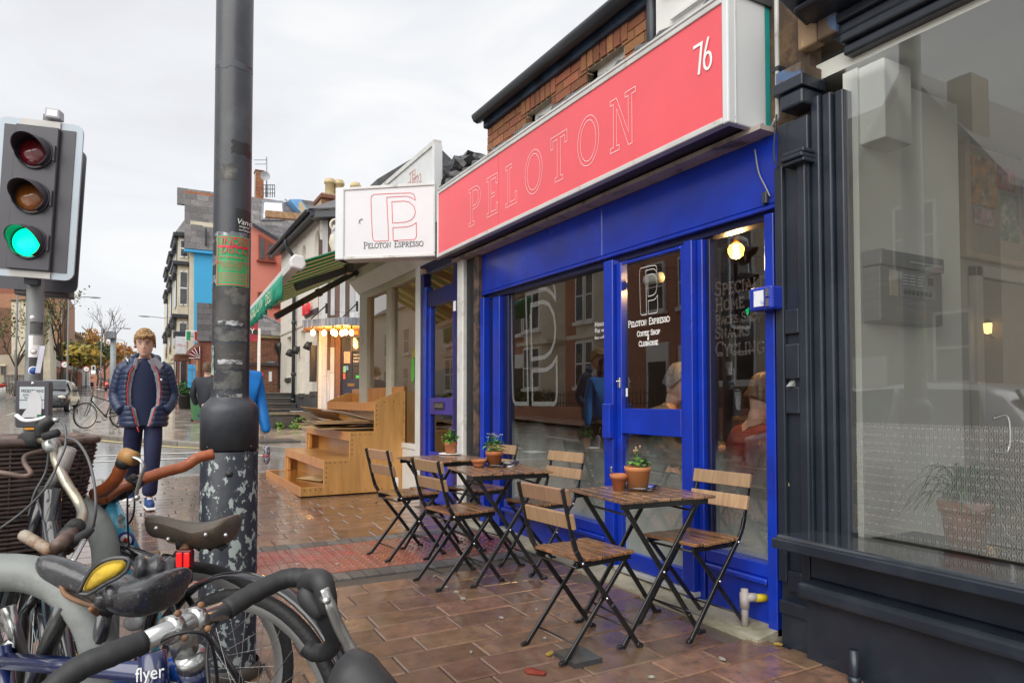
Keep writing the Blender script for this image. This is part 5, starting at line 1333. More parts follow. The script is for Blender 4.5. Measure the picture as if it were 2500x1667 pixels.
# ---------------------------------------------------------------- brown brick house behind the steps
bh = thing('brick_house',(4,24.6,.5),'low brown brick building with slate roof behind the steps','building')
yb_w = 24.5
brick_wall(bh,'front_wall',(2.6,yb_w,1.45),(1,0,0),1.95,1.9,m_mort,m_bdark,bw=.215,dep=.3)
MB().box(2.5,4.6,yb_w + .0,yb_w + .3,-.2,1.44).build('lower_wall',m_bdark,bh)
MB().box(2.6,4.5,yb_w - .12,yb_w - .02,2.42,2.5).build('ledge',m_stone_d,bh)
MB().box(2.5,4.7,yb_w - .1,yb_w + .25,3.36,3.45).build('eaves_course',mat('eaves_mossy',(.2,.17,.09),.8,var=.4,scale=6),bh)
slates(bh,(2.45,yb_w - .05,3.46),(1,0,0),(0,.62,.78),2.15,1.25,m_slate2,.42,.2,[(0,0),(2.15,0),(2.15,.55),(1.05,1.25),(0,1.25)])
mb = MB(); mb.bar((4.62,yb_w + .28,3.86),(3.4,yb_w + .72,4.48),.16,.05); mb.build('lead_verge',m_zinc,bh)
MB().box(4.60,4.70,yb_w - .3,yb_w - .2,3.4,5.2).build('vent_duct',m_gut,bh)
hp_ = on_y(683,850,yb_w - .1); mb = MB(); mb.lathe([(.05,-1.4),(.05,-.25),(.16,.0),(.17,.18),(0,.18)],4,hp_); mb.build('rain_hopper',m_blk,bh)
for (u,v,w_,h_,m_) in ((641,913,.10,.18,mat('plate_red',(.5,.08,.07),.5)),(660,919,.10,.34,m_prnt),(661,884,.28,.06,m_zinc)):
 p = on_y(u,v,yb_w - .02); MB().box(p.x - w_ / 2,p.x + w_ / 2,yb_w - .03,yb_w - .005,p.z - h_ / 2,p.z + h_ / 2).build('wall_plate',m_,bh)
# estate agent's board
eb = thing('agent_board',(3.2,22.5,.6),'estate agent board with the words LET BY on a white post','sign board')
yE = 22.6; e0,e1 = on_y(603,832,yE),on_y(630,785,yE)
MB().box(e0.x - .9,e1.x,yE,yE + .04,e0.z,e1.z + .3).build('board',mat('board_maroon',(.36,.025,.05),.5),eb)
MB().box(e0.x - .9,e1.x,yE - .006,yE - .001,on_y(610,816,yE).z,on_y(610,806,yE).z + .02).build('board_band',m_blk,eb)
text(eb,'LET BY',.24,m_prnt,(e0.x - .47,yE - .008,on_y(610,814,yE).z),(1,0,0),(0,0,1),sx=.95); text(eb,'01865 791025',.14,m_prnt,(e0.x - .78,yE - .008,on_y(610,825,yE).z),(1,0,0),(0,0,1),sx=.95)
text(eb,'PROPERTY',.12,m_prnt,(e0.x - .5,yE - .008,on_y(610,801,yE).z),(1,0,0),(0,0,1))
p = on_y(632,830,yE); MB().box(p.x - .03,p.x + .05,yE + .0,yE + .08,.6,3.5).build('post',m_prnt,eb)
# ---------------------------------------------------------------- pink house
pk = thing('pink_house',(5,29.2,.6),'terracotta pink rendered house with brown framed windows and mono-pitch slate roof','house')
yP = 29.2; f2 = lambda u,v: (on_y(u,v,yP).x,on_y(u,v,yP).z)
mb = MB(); mb.prism([f2(611,990),f2(611,545),f2(688,593),f2(730,600),f2(730,990)],lambda a,b,d: V((a,d,b)),yP,yP + .35); pw = mb.build('front_wall',m_pk,pk)
MB().box(f2(688,0)[0] + .05,f2(760,0)[0],yP - .4,yP - .02,f2(690,990)[1],f2(690,601)[1]).build('return_wall',m_pk,pk)
def pwin(pts,parent,m,yq,mull=()):
 w = MB(); w.prism([f2(*p) for p in pts],lambda a,b,d: V((a,d,b)),yq - .09,yq - .004); fo = w.build('window',m,parent)
 c = [sum(p[0] for p in pts) / len(pts),sum(p[1] for p in pts) / len(pts)]
 for part in mull:
  g_ = MB(); g_.prism([f2(*p) for p in part],lambda a,b,d: V((a,d,b)),yq - .105,yq - .092); g_.build('pane',m_gp,fo)
pwin([(631,637),(631,573),(670,597),(670,635)],pw,m_bw,yP,[[(634,633),(634,581),(644,588),(644,633)],[(655,632),(655,595),(667,602),(667,632)]])
MB().box(f2(626,640)[0],f2(673,640)[0],yP - .2,yP - .01,f2(650,641)[1],f2(650,637.5)[1]).build('window_sill',m_bw,pw)
pwin([(629,750),(629,713),(690,712),(690,750)],pw,m_bw,yP,[[(632,750),(632,718),(646,718),(646,750)],[(653,750),(653,717),(680,717),(680,750)]])
a0 = V((f2(611,545)[0] - .1,yP - .1,f2(611,545)[1])); a1 = V((f2(690,595)[0],yP - .1,f2(690,595)[1]))
ux = V((1,0,0)); p0 = V((a0.x,yP - .12,a1.z)); vd = V((0,.80,.60))
hh = (a0.z + .25 - a1.z) / .60; ww = 4.2
slates(pk,p0,ux,vd,ww,hh,m_slate,.45,.24,[(0,hh - .25),(a1.x - a0.x,0),(ww,0),(ww,hh),(0,hh)])
mb = MB(); mb.bar(a0 + V((0,-.05,0)),a1 + V((0,-.05,0)),.08,.12); mb.build('verge_board',m_gut,pk)
MB().box(a1.x - .1,a1.x + 1.5,yP - .5,yP - .3,a1.z - .1,a1.z + .02).build('gutter',m_gut,pk)
mb = MB(); q0_ = on_y(648,523,yP + 1.7); q1_ = on_y(765,533,yP + 1.7); mb.bar(q0_,q1_,.3,.28); mb.build('ridge_tiles',mat('ridge_clay',(.36,.22,.12),.8,var=.3,scale=8),pk)
MB().box(f2(678,690)[0],f2(692,690)[0],yP - .6,yP - .02,f2(680,690)[1],f2(680,676)[1]).build('porch_hood',m_gut,pk,.05)
# ---------------------------------------------------------------- sky-blue gable and the tall stucco terrace
bg = thing('blue_gable_house',(4,42,1),'tall terrace house with bright blue gable wall and slate mansard','house')
yB = 42; f3 = lambda u,v: (on_y(u,v,yB).x,on_y(u,v,yB).z)
mb = MB(); mb.prism([f3(474,1000),f3(474,612),f3(760,612),f3(760,1000)],lambda a,b,d: V((a,d,b)),yB,yB + 8); mb.build('gable_wall',m_sky,bg)
MB().box(f3(458,0)[0],f3(700,0)[0],yB - .25,yB + .1,f3(470,617)[1],f3(470,611.5)[1]).build('blue_ledge',m_sky,bg)
sx0,sx1 = f3(459,0)[0],f3(700,0)[0]; sz0_,sz1_ = f3(500,611)[1],f3(500,478)[1]
slates(bg,(sx0,yB - .05,sz0_),(1,0,0),(0,.12,.99),sx1 - sx0,(sz1_ - sz0_),m_slate2,.62,.36)
MB().box(sx0,sx1 - 1,yB + .35,yB + .6,sz1_,sz1_ + .25).build('ridge_tiles',mat('ridge_red',(.34,.13,.06),.8,var=.3,scale=8),bg)
slates(bg,(sx0 - .3,yB + 2,f3(470,480)[1]),(1,0,0),(0,.25,.97),3.6,.97,m_slate2,.62,.36)
MB().box(f3(508,0)[0],f3(512,0)[0],yB - .25,yB - .05,f3(510,600)[1],f3(510,560)[1]).build('vent_pipe',m_gut,bg)
# roof behind the pink house: slates, roof light, dormer
yR = 36.0; f4 = lambda u,v: (on_y(u,v,yR).x,on_y(u,v,yR).z)
rh = thing('slate_roof_house',(6,37,1),'slate roofed house with white roof light and pale blue dormer behind the pink house','house')
r0,r1 = f4(607,545),f4(782,545)
MB().box(r0[0],r1[0] + 2,yR + 1.6,yR + 6,1,r0[1]).build('house_wall',m_cr2,rh)
vd = V((0,.5,.866)); L0 = (f4(650,482)[1] - r0[1]) / .866
slates(rh,(r0[0],yR,r0[1]),(1,0,0),vd,r1[0] - r0[0],L0 * 1.08,m_slate2,.55,.3)
def rp_(u,v,d=.03):
 k = ray(u,v); n_ = V((0,-.866,.5)); p0_ = V((0,yR,r0[1])); t = (p0_ - _C).dot(n_) / k.dot(n_); return _C + k * t + n_ * d
for nm,pts,m_,d_ in (('roof_light_frame',[(637,540),(639,491),(691,494),(695,540)],m_zinc,.10),('roof_light',[(642,537),(644,499),(687,501),(690,537)],mat('roof_light_white',(.72,.74,.78),.2),.14)):
 mb = MB(); a = [rp_(u,v,0) for u,v in pts]; b_ = [rp_(u,v,d_) for u,v in pts]
 mb.add(a + b_,[(0,1,2,3),(4,5,6,7)] + [(i,(i + 1) % 4,4 + (i + 1) % 4,4 + i) for i in range(4)]); mb.build(nm,m_,rh)
mb = MB(); mb.bar(rp_(697,490,.05),rp_(742,530,.05),.25,.1); mb.build('lead_hip',m_zinc,rh)
m_dorm = mat('dormer_blue',(.16,.38,.68),.5)
mb = MB(); mb.prism([f4(706,488),f4(733,488),f4(768,535),f4(745,535)],lambda a,b,d: V((a,d,b)),yR - .12,yR + 1); mb.build('dormer',m_dorm,rh)
mb = MB(); mb.prism([f4(728,496),f4(734,494),f4(760,532),f4(742,532),f4(728,512)],lambda a,b,d: V((a,d,b)),yR - .16,yR - .125); mb.build('dormer_cheek',mat('dormer_tan',(.5,.4,.26),.7),rh)
r5 = lambda u,v,y: on_y(u,v,y)
a = r5(735,505,39); MB().box(a.x,r5(800,505,39).x,39,39.5,6,r5(740,488,39).z).build('rear_slates',m_slate2,rh)
MB().box(f4(609,0)[0],f4(700,0)[0],yR + 2.4,yR + 2.7,r0[1] + L0 * .9,f4(650,477)[1] + .5).build('ridge_tiles',mat('ridge_red2',(.33,.16,.09),.8,var=.3,scale=8),rh)
cs = thing('chimney_stack',(r5(633,0,39).x,39,9),'tall red brick chimney with aerial and dish beside the roof light','chimney')
yC = 39; c0,c1 = r5(624,475,yC),r5(644,421,yC)
brick_wall(cs,'chimney_face',(c0.x,yC,c0.z - .2),(1,0,0),c1.x - c0.x,c1.z - c0.z + .2,m_mort,m_brick,bw=.24,bh=.085,dep=.5)
MB().box(c0.x - .03,c1.x + .03,yC - .02,yC + .55,c1.z,c1.z + .1).build('chimney_cap',m_bdark,cs)
ae = thing('tv_aerial',r5(651,480,yC - .3),'television aerial mast with satellite dish beside the brick chimney','aerial')
mb = MB(); mb.tube([r5(651,482,yC - .3),r5(651,384,yC - .3)],.03,6); mb.build('mast',m_zinc,ae)
for v,u in ((391,620),(401,622)): mb = MB(); mb.tube([r5(u,v - 0,yC - .3),r5(652,v,yC - .3)],.018,5); mb.build('aerial_boom',m_zinc,ae)
mb = MB(); p = r5(647,431,yC - .4); mb.lathe([(0,0),(.14,.02),(.26,.08)],14,p,Matrix.Rotation(math.pi / 2,4,'X')); mb.build('dish',mat('dish_grey',(.35,.36,.38),.5),ae)
rl = thing('roof_railing',r5(657,480,yC - .6),'black metal guard railing on the ridge beside the chimney','railing')
for i in range(6): u = 643 + i * 5.5; mb = MB(); mb.tube([r5(u,482,yC - .6),r5(u,451,yC - .6)],.02,5); mb.build('bar',m_gut,rl)
for v in (452,462,472): mb = MB(); mb.tube([r5(643,v,yC - .6),r5(671,v,yC - .6)],.02,5); mb.build('rail',m_gut,rl)
# tall stucco terrace along the street
tt = thing('stucco_terrace',(3,50,1),'cream stucco terrace with stacked bay windows and dark bracketed cornices','building')
Xt = f3(472,0)[0]
MB().box(Xt + .02,Xt + 8,yB + .1,78,1,f3(470,560)[1] + .5).build('street_wall',m_cr2,tt)
mb = MB(); mb.prism([(Xt,f3(460,560)[1]),(Xt + 1.2,f3(460,443)[1]),(Xt + 7,f3(460,443)[1]),(Xt + 7,f3(460,560)[1])],lambda a,b,d: V((a,d,b)),yB + 2.5,76); mb.build('mansard',m_slate2,tt)
for k,yy0 in enumerate((yB + .6,yB + 6.2,yB + 12)):
 for (z0,z1,dpt) in ((f3(455,860)[1],f3(455,775)[1],.0),(f3(455,765)[1],f3(455,645)[1],.0),(f3(455,635)[1],f3(455,575)[1],.0)):
  x0 = Xt - .55
  bay = MB().box(x0,Xt,yy0,yy0 + 3.2,z0,z1).build('bay',m_cr2,tt)
  zq0,zq1 = z0 + (z1 - z0) * .2,z0 + (z1 - z0) * .88
  for (a0_,a1_) in ((x0 + .14,x0 + .28),(x0 + .32,x0 + .46)):
   wn_ = MB().box(a0_ - .04,a1_ + .04,yy0 - .05,yy0 - .004,zq0 - .05,zq1 + .05).build('window',m_whit,bay)
  MB().box(x0 + .13,x0 + .47,yy0 - .07,yy0 - .052,zq0 + .05,zq1 - .05).build('window_pane',m_gp,bay)
  MB().box(x0 + .12,x0 + .48,yy0 - .08,yy0 - .071,(zq0 + zq1) / 2 - .04,(zq0 + zq1) / 2 + .04).build('sash_bar',m_whit,bay)
  MB().box(x0 - .06,x0 - .004,yy0 + .6,yy0 + 2.6,zq0,zq1).build('window',m_gp,bay)
  MB().box(x0 - .28,Xt + .0,yy0 - .25,yy0 + 3.45,z1,z1 + .22).build('cornice',m_gut,bay,.03)
  for i in range(4): MB().box(x0 - .22,x0 - .06,yy0 + .0 + i * .9,yy0 + .25 + i * .9,z1 - .42,z1 - .004).build('bracket',m_gut,bay,.03)
 mb = MB(); zt_ = f3(455,572)[1]; mb.add([(Xt - .7,yy0 - .1,zt_ + .2),(Xt - .7,yy0 + 3.3,zt_ + .2),(Xt + .2,yy0 + 3.3,zt_ + .2),(Xt + .2,yy0 - .1,zt_ + .2),(Xt,yy0 + 1.6,zt_ + 1.6)],[(0,1,4),(1,2,4),(2,3,4),(3,0,4)]); mb.build('bay_roof',m_slate2,tt)
# shopfronts at its foot
def sgn_box(name,lab,u0,v0,u1,v1,y,m,th=.08,cat='sign'):
 a,b = on_y(u0,v1,y),on_y(u1,v0,y)
 return tag(MB().box(a.x,b.x,y,y + th,a.z,b.z).build(name,m,None,.01),lab,cat)
it = thing('restaurant_sign',on_y(470,833,34),'small green white and red restaurant sign hanging over the pavement','sign')
ia,ib = on_y(453,833,34),on_y(487,807,34)
MB().box(ia.x,ib.x,34,34.08,ia.z,ib.z).build('sign_frame',m_prnt,it)
w3_ = (ib.x - ia.x) / 3
for i,c in enumerate(((.03,.35,.12),(.7,.7,.68),(.6,.03,.04))): MB().box(ia.x + .03 + i * (w3_ - .02),ia.x + .03 + (i + 1) * (w3_ - .02),33.985,33.998,ia.z + .05,ib.z - .05).build('flag_band',mat('flag_%d' % i,c,.5),it)
text(it,'ALL IN\nITALIAN',.13,m_blk,(ia.x + .10,33.98,ib.z - .2),(1,0,0),(0,0,1))
o = sgn_box('fascia_sign','white hanging shop sign beyond the italian flag sign',428,822,455,863,38,mat('sign_white2',(.62,.64,.68),.4))
text(o,'Mikey\'s',.2,m_faded,tuple(on_y(431,845,37.98)),(1,0,0),(0,0,1))
sgn_box('shop_blind','dark shop blind folded under the white hanging sign',424,810,460,822,38.2,m_gut,.8,'blind')
sgn_box('shop_canopy','brown flat shop canopy below the white hanging sign',426,866,462,880,38.3,m_wd,1.0,'canopy')
fa = thing('fan_awning',on_y(473,870,33),'dark red fan shaped awning beside the blue shutters','awning')
pf = [on_y(u,v,33) for u,v in ((461,874),(463,864),(468,855),(475,850),(487,846),(488,874))]
mb = MB(); c_ = pf[-1]; vs = pf + [p + V((.3,.8,0)) for p in pf]; n = len(pf)
mb.add(vs,[tuple(range(n)),tuple(range(2 * n - 1,n - 1,-1))] + [(i,(i + 1) % n,n + (i + 1) % n,n + i) for i in range(n)]); mb.build('awning_cloth',mat('cloth_maroon',(.16,.015,.02),.7),fa)
for p in pf[:5]: mb = MB(); mb.tube([p - V((0,.02,0)),c_ - V((0,.02,0))],.012,4); mb.build('rib',m_prnt,fa)
lh = thing('lean_to_house',(3.2,33,.8),'brick shop with dark slate hung upper front beyond the green bin','building')
la,lb_ = on_y(489,735,33),on_y(612,735,33)
MB().box(la.x,lb_.x,33.2,41.8,.6,on_y(495,830,33).z).build('brick_front',m_bdark,lh)
slates(lh,(la.x - .1,33.1,on_y(495,832,33).z),(1,0,0),(0,.15,.99),lb_.x - la.x,la.z - on_y(495,832,33).z,m_slate,.5,.25)
MB().box(la.x - .05,la.x + .04,33.0,33.19,on_y(490,1000,33).z,on_y(490,838,33).z).build('corner_post',m_wd,lh)
MB().box(on_y(492,0,33).x,on_y(500,0,33).x,33.05,33.18,on_y(495,905,33).z,on_y(495,880,33).z).build('menu_board',mat('menu_tan',(.5,.28,.12),.6),lh)
sh_ = thing('blue_shutters',on_y(468,945,31),'pair of bright blue wooden shutters on the shop by the bin','shutters')
for (u0,u1) in ((458,469),(470,478)):
 a,b = on_y(u0,946,31),on_y(u1,890,31); s_ = MB().box(a.x,b.x,31,31.06,a.z,b.z).build('shutter',m_sky,sh_,.01)
 for q in (.2,.8): MB().box(a.x,b.x,30.97,30.998,a.z + (b.z - a.z) * q,a.z + (b.z - a.z) * q + .05).build('batten',m_sky,s_)
m_dk = mat('shop_dark',(.05,.04,.04),.6,var=.3)
MB().box(on_y(440,0,41).x,on_y(474,0,41).x,41.3,41.9,.8,on_y(450,868,41).z).build('shopfront',m_dk,tt)
for i,(u,c) in enumerate(((440,(.5,.5,.48)),(447,(.35,.1,.06)),(452,(.5,.5,.5)))): MB().box(on_y(u,0,40).x,on_y(u + 2.5,0,40).x,40.0,40.1,1.0,on_y(u,882,40).z).build('shop_post',mat('shop_post_%d' % i,c,.5),tt)
# wheelie bin, planter
wb_ = thing('wheelie_bin',(1.95,23.6,gz(23.6)),'green wheelie bin standing on the pavement behind the lamp post','bin')
m_bin = mat('bin_green',(.06,.20,.09),.5,var=.1)
b0,b1 = on_y(466,1030,23.4),on_y(500,955,23.4); zt = b1.z; zb0 = gz(23.4)
mb = MB(); rg = lambda x0,x1,y0,y1,z: [V((x0,y0,z)),V((x1,y0,z)),V((x1,y1,z)),V((x0,y1,z))]
mb.loft([rg(b0.x + .05,b1.x - .03,23.45,23.95,zb0 + .06),rg(b0.x,b1.x + .03,23.4,24.05,zt - .08)],smooth=False); mb.build('bin_body',m_bin,wb_,.02)
MB().box(b0.x - .03,b1.x + .06,23.34,24.1,zt - .08,zt).build('lid',m_bin,wb_,.03,2); MB().box(b0.x,b1.x,23.32,23.4,zt - .16,zt - .1).build('handle',m_bin,wb_,.02)
for x in (b0.x + .04,b1.x - .1): mb = MB(); mb.tube([(x,24.0,zb0 + .1),(x + .06,24.0,zb0 + .1)],.1,12); mb.build('wheel',m_blk,wb_)
m_box = mat('boxwood',(.03,.10,.025),.7,var=.4,scale=20)
def leafball(c,r,n,m,s=.03,seed=1,parent=None,name='foliage',squash=1.0,hole=0):
 rg = random.Random(seed); mb = MB()
 for i in range(n):
  d = V((rg.gauss(0,1),rg.gauss(0,1),rg.gauss(0,1))).normalized(); k = r * rg.uniform(.55,1.02)
  p = V(c) + V((d.x * k,d.y * k,d.z * k * squash)); a = V((rg.gauss(0,1),rg.gauss(0,1),rg.gauss(0,1))).normalized(); b = a.cross(d + V((.01,.02,.3))).normalized()
  q = s * rg.uniform(.6,1.4); mb.add([p - a * q,p + b * q * .6,p + a * q,p - b * q * .6],[(0,1,2,3)])
 return tag(mb.build(name,m,parent,fix=False),kind='stuff')
pl = thing('planter',on_y(452,988,34),'clipped round shrub in a black pot outside the far shop','planter')
pp = on_y(452,985,34); mb = MB(); mb.lathe([(0,0),(.24,0),(.34,.55),(.36,.55),(.36,.6),(.3,.6)],14,(pp.x,34,gz(34))); mb.build('pot',m_blk,pl)
leafball((pp.x,34,gz(34) + .88),.36,500,m_box,.07,4,pl)
# weeds along the terrace wall
m_weed = mat('weed_green',(.10,.20,.04),.7,var=.4,scale=20)
for i,(x,s,lab) in enumerate(((3.55,.12,'low green weed at the near corner of the black terrace wall'),(3.95,.16,'weed clump at the middle of the black terrace wall'),(4.12,.26,'taller dry weed by the pub end of the terrace wall'))):
 o = leafball((x,19.5,gz(19.5) + s * .5),s,60,m_weed,.06,20 + i,None,'weed'); o['kind'] = 'thing'; tag(o,lab,'weed')
# ================================================================ across the main road
def brick_tex(name,c1,c2,cm,sc=1.0):
 m = bpy.data.materials.new(name); m.use_nodes = True; N,L = m.node_tree.nodes,m.node_tree.links; b = N['Principled BSDF']
 tc = N.new('ShaderNodeTexCoord'); sx = N.new('ShaderNodeSeparateXYZ'); L.new(tc.outputs['Object'],sx.inputs[0])
 ad = N.new('ShaderNodeMath'); ad.operation = 'ADD'; L.new(sx.outputs['X'],ad.inputs[0]); L.new(sx.outputs['Y'],ad.inputs[1])
 cx = N.new('ShaderNodeCombineXYZ'); L.new(ad.outputs[0],cx.inputs[0]); L.new(sx.outputs['Z'],cx.inputs[1])
 bt = N.new('ShaderNodeTexBrick'); L.new(cx.outputs[0],bt.inputs['Vector'])
 bt.inputs['Color1'].default_value = c1 + (1,); bt.inputs['Color2'].default_value = c2 + (1,); bt.inputs['Mortar'].default_value = cm + (1,)
 bt.inputs['Scale'].default_value = 1; bt.inputs['Brick Width'].default_value = .225 * sc; bt.inputs['Row Height'].default_value = .075 * sc; bt.inputs['Mortar Size'].default_value = .011 * sc
 no = N.new('ShaderNodeTexNoise'); no.inputs['Scale'].default_value = .7; no.inputs['Detail'].default_value = 6; L.new(tc.outputs['Object'],no.inputs['Vector'])
 mr = N.new('ShaderNodeMapRange'); mr.inputs[3].default_value = .7; mr.inputs[4].default_value = 1.25; L.new(no.outputs['Fac'],mr.inputs[0])
 hs = N.new('ShaderNodeHueSaturation'); L.new(mr.outputs[0],hs.inputs['Value']); L.new(bt.outputs['Color'],hs.inputs['Color']); L.new(hs.outputs[0],b.inputs['Base Color'])
 b.inputs['Roughness'].default_value = .8
 return m
m_rb = brick_tex('terrace_brick',(.44,.135,.065),(.33,.10,.055),(.42,.32,.25))
m_ob = brick_tex('orange_brick',(.40,.15,.065),(.31,.115,.055),(.36,.28,.2),2)
m_yb = brick_tex('buff_stone',(.42,.36,.27),(.36,.30,.22),(.40,.36,.3),1.4)
m_net = mat('net_curtain',(.5,.5,.46),.8,var=.2,scale=3)
HX = -10.0
def sash(parent,x,y0,y1,z0,z1,s=1):
 """white sash window in a wall facing +x"""
 w = MB().box(x,x + .10 * s,y0,y1,z0,z1).build('window',m_whit,parent)
 zm = (z0 + z1) / 2
 for a,b in ((z0 + .07,zm - .03),(zm + .03,z1 - .07)): MB().box(x + .101 * s,x + .106 * s,y0 + .07,y1 - .07,a,b).build('pane',m_gp,w)
 MB().box(x,x + .18 * s,y0 - .08,y1 + .08,z0 - .12,z0 - .002).build('sill',m_whit,w)
 return w
def terrace(y0,y1,brick,label,bay_y,door_y,hz=7.6,ridge=10.2,g=None):
 h = thing('terraced_house',(HX,(y0 + y1) / 2,gz(y0)),label,'house','brick terraced houses across the main road')
 z0 = gz((y0 + y1) / 2)
 MB().box(HX - 8,HX,y0 + .005,y1 - .005,z0 - .4,hz).build('wall',brick,h)
 mb = MB(); mb.prism([(HX + .3,hz - .1),(HX - 4,ridge),(HX - 8.3,hz - .1)],lambda a,b,d: V((a,d,b)),y0,y1); mb.build('roof',m_slate,h)
 MB().box(HX - 4.5,HX - 3.5,y1 - .6,y1 - .02,ridge - .6,ridge + 1.2).build('chimney',brick,h)
 bay = MB(); by0,by1 = bay_y
 bay.prism([(HX,by0),(HX + .8,by0 + .55),(HX + .8,by1 - .55),(HX,by1)],lambda a,b,d: V((a,b,d)),z0 - .2,6.55); bo = bay.build('bay',m_cr2,h)
 for a,b in ((1.75,3.5),(4.25,6.25)):
  n_ = (by1 - by0 - 1.1) / 2
  for i in range(2): sash(bo,HX + .78,by0 + .6 + i * n_,by0 + .5 + (i + 1) * n_,a,b)
 bb = MB().box(HX + .805,HX + .83,by0 + .56,by1 - .56,z0,1.55).build('bay_base',brick,bo)
 MB().box(HX - .1,HX + .95,by0 - .1,by1 + .1,6.55,6.75).build('bay_roof',m_gut,bo); MB().box(HX,HX + .9,by0,by1,3.62,3.78).build('bay_band',m_cr2,bo)
 sash(h,HX,door_y + .1,door_y + 1.0,4.3,6.0)
 MB().box(HX,HX + .06,door_y - .05,door_y + 1.05,z0,z0 + 2.75).build('door_surround',m_whit,h); MB().box(HX + .061,HX + .09,door_y + .08,door_y + .92,z0 + .1,z0 + 2.1).build('door',m_dk,h)
 return h
terrace(11.4,17.2,m_rb,'red brick house with cream two storey bay opposite the coffee shop',(12.6,15.4),16.0)
terrace(17.2,23.0,m_rb,'second red brick bay house across the road',(20.2,22.6),17.6)
terrace(23.0,29.0,m_rb,'third red brick bay house across the road',(24.0,26.6),27.4)
terrace(29.0,36.0,m_rb,'red brick bay house next to the white painted house',(32.2,35.0),29.6)
wh = thing('painted_house',(HX,43,1),'white painted brick house across the main road','house')
MB().box(HX - 8,HX,36.01,50,0,7.5).build('wall',m_wbrick,wh); mb = MB(); mb.prism([(HX + .3,7.4),(HX - 4,10),(HX - 8.3,7.4)],lambda a,b,d: V((a,d,b)),36,50.2); mb.build('roof',m_slate,wh)
for y in (38,42,46): sash(wh,HX,y,y + 1.1,4.3,6); sash(wh,HX,y + .2,y + 1.2,1.8,3.4)
gh = thing('gabled_house',(HX,9.3,.1),'buff stone house with steep gable facing the road','house')
mb = MB(); mb.prism([(7.45,-.2),(7.45,6.0),(9.33,8.85),(11.3,6.0),(11.3,-.2)],lambda a,b,d: V((d,a,b)),HX - 7,HX); mb.build('wall',m_yb,gh)
for s,(a,b) in enumerate(((7.2,9.33),(11.38,9.33))):
 mb = MB(); mb.prism([(a,5.7),(b,8.9),(b,9.05),(a,5.88)],lambda p,q,d: V((d,p,q)),HX - 7.2,HX + .2); mb.build('roof',m_slate2,gh)
MB().box(HX - .8,HX - .1,8.0,8.5,7.0,9.0 - .6).build('chimney',m_yb,gh)
sash(gh,HX,8.7,9.7,4.2,5.8); sash(gh,HX,8.0,8.8,1.6,3.2); MB().box(HX,HX + .08,9.9,10.8,.1,2.3).build('door',m_whit,gh)
# garden wall with railings and a hedge
gw = thing('garden_railings',(-8.9,20,0),'low brick garden wall with black spiked railings across the road','railing')
for a,b in ((11.5,36),):
 MB().box(-9.1,-8.85,a,b,-.1,1.0).build('garden_wall',m_rb,gw)
 bar = MB(); bar.tube([(0,0,0),(0,0,.55),(0,0,.62)],[.012,.012,.002],5); bme = bar.data('railing_bar',m_blk)
 for i in range(120): piece('railing_bar',bme,gw,(-8.97,a + .1 + i * .2,1.0))
 for z in (1.12,1.45): MB().box(-8.985,-8.955,a,b,z,z + .03).build('rail',m_blk,gw)
for i,(y,l) in enumerate(((24.6,'clipped dark hedge behind the railings across the road'),(31.0,'second dark hedge further along the railings'))):
 hd = thing('garden_hedge',(-9.5,y,.6),l,'hedge')
 for k in range(6): leafball((-9.4,y + k * .6,1.2),.62,260,m_box,.09,50 + i * 10 + k,hd)
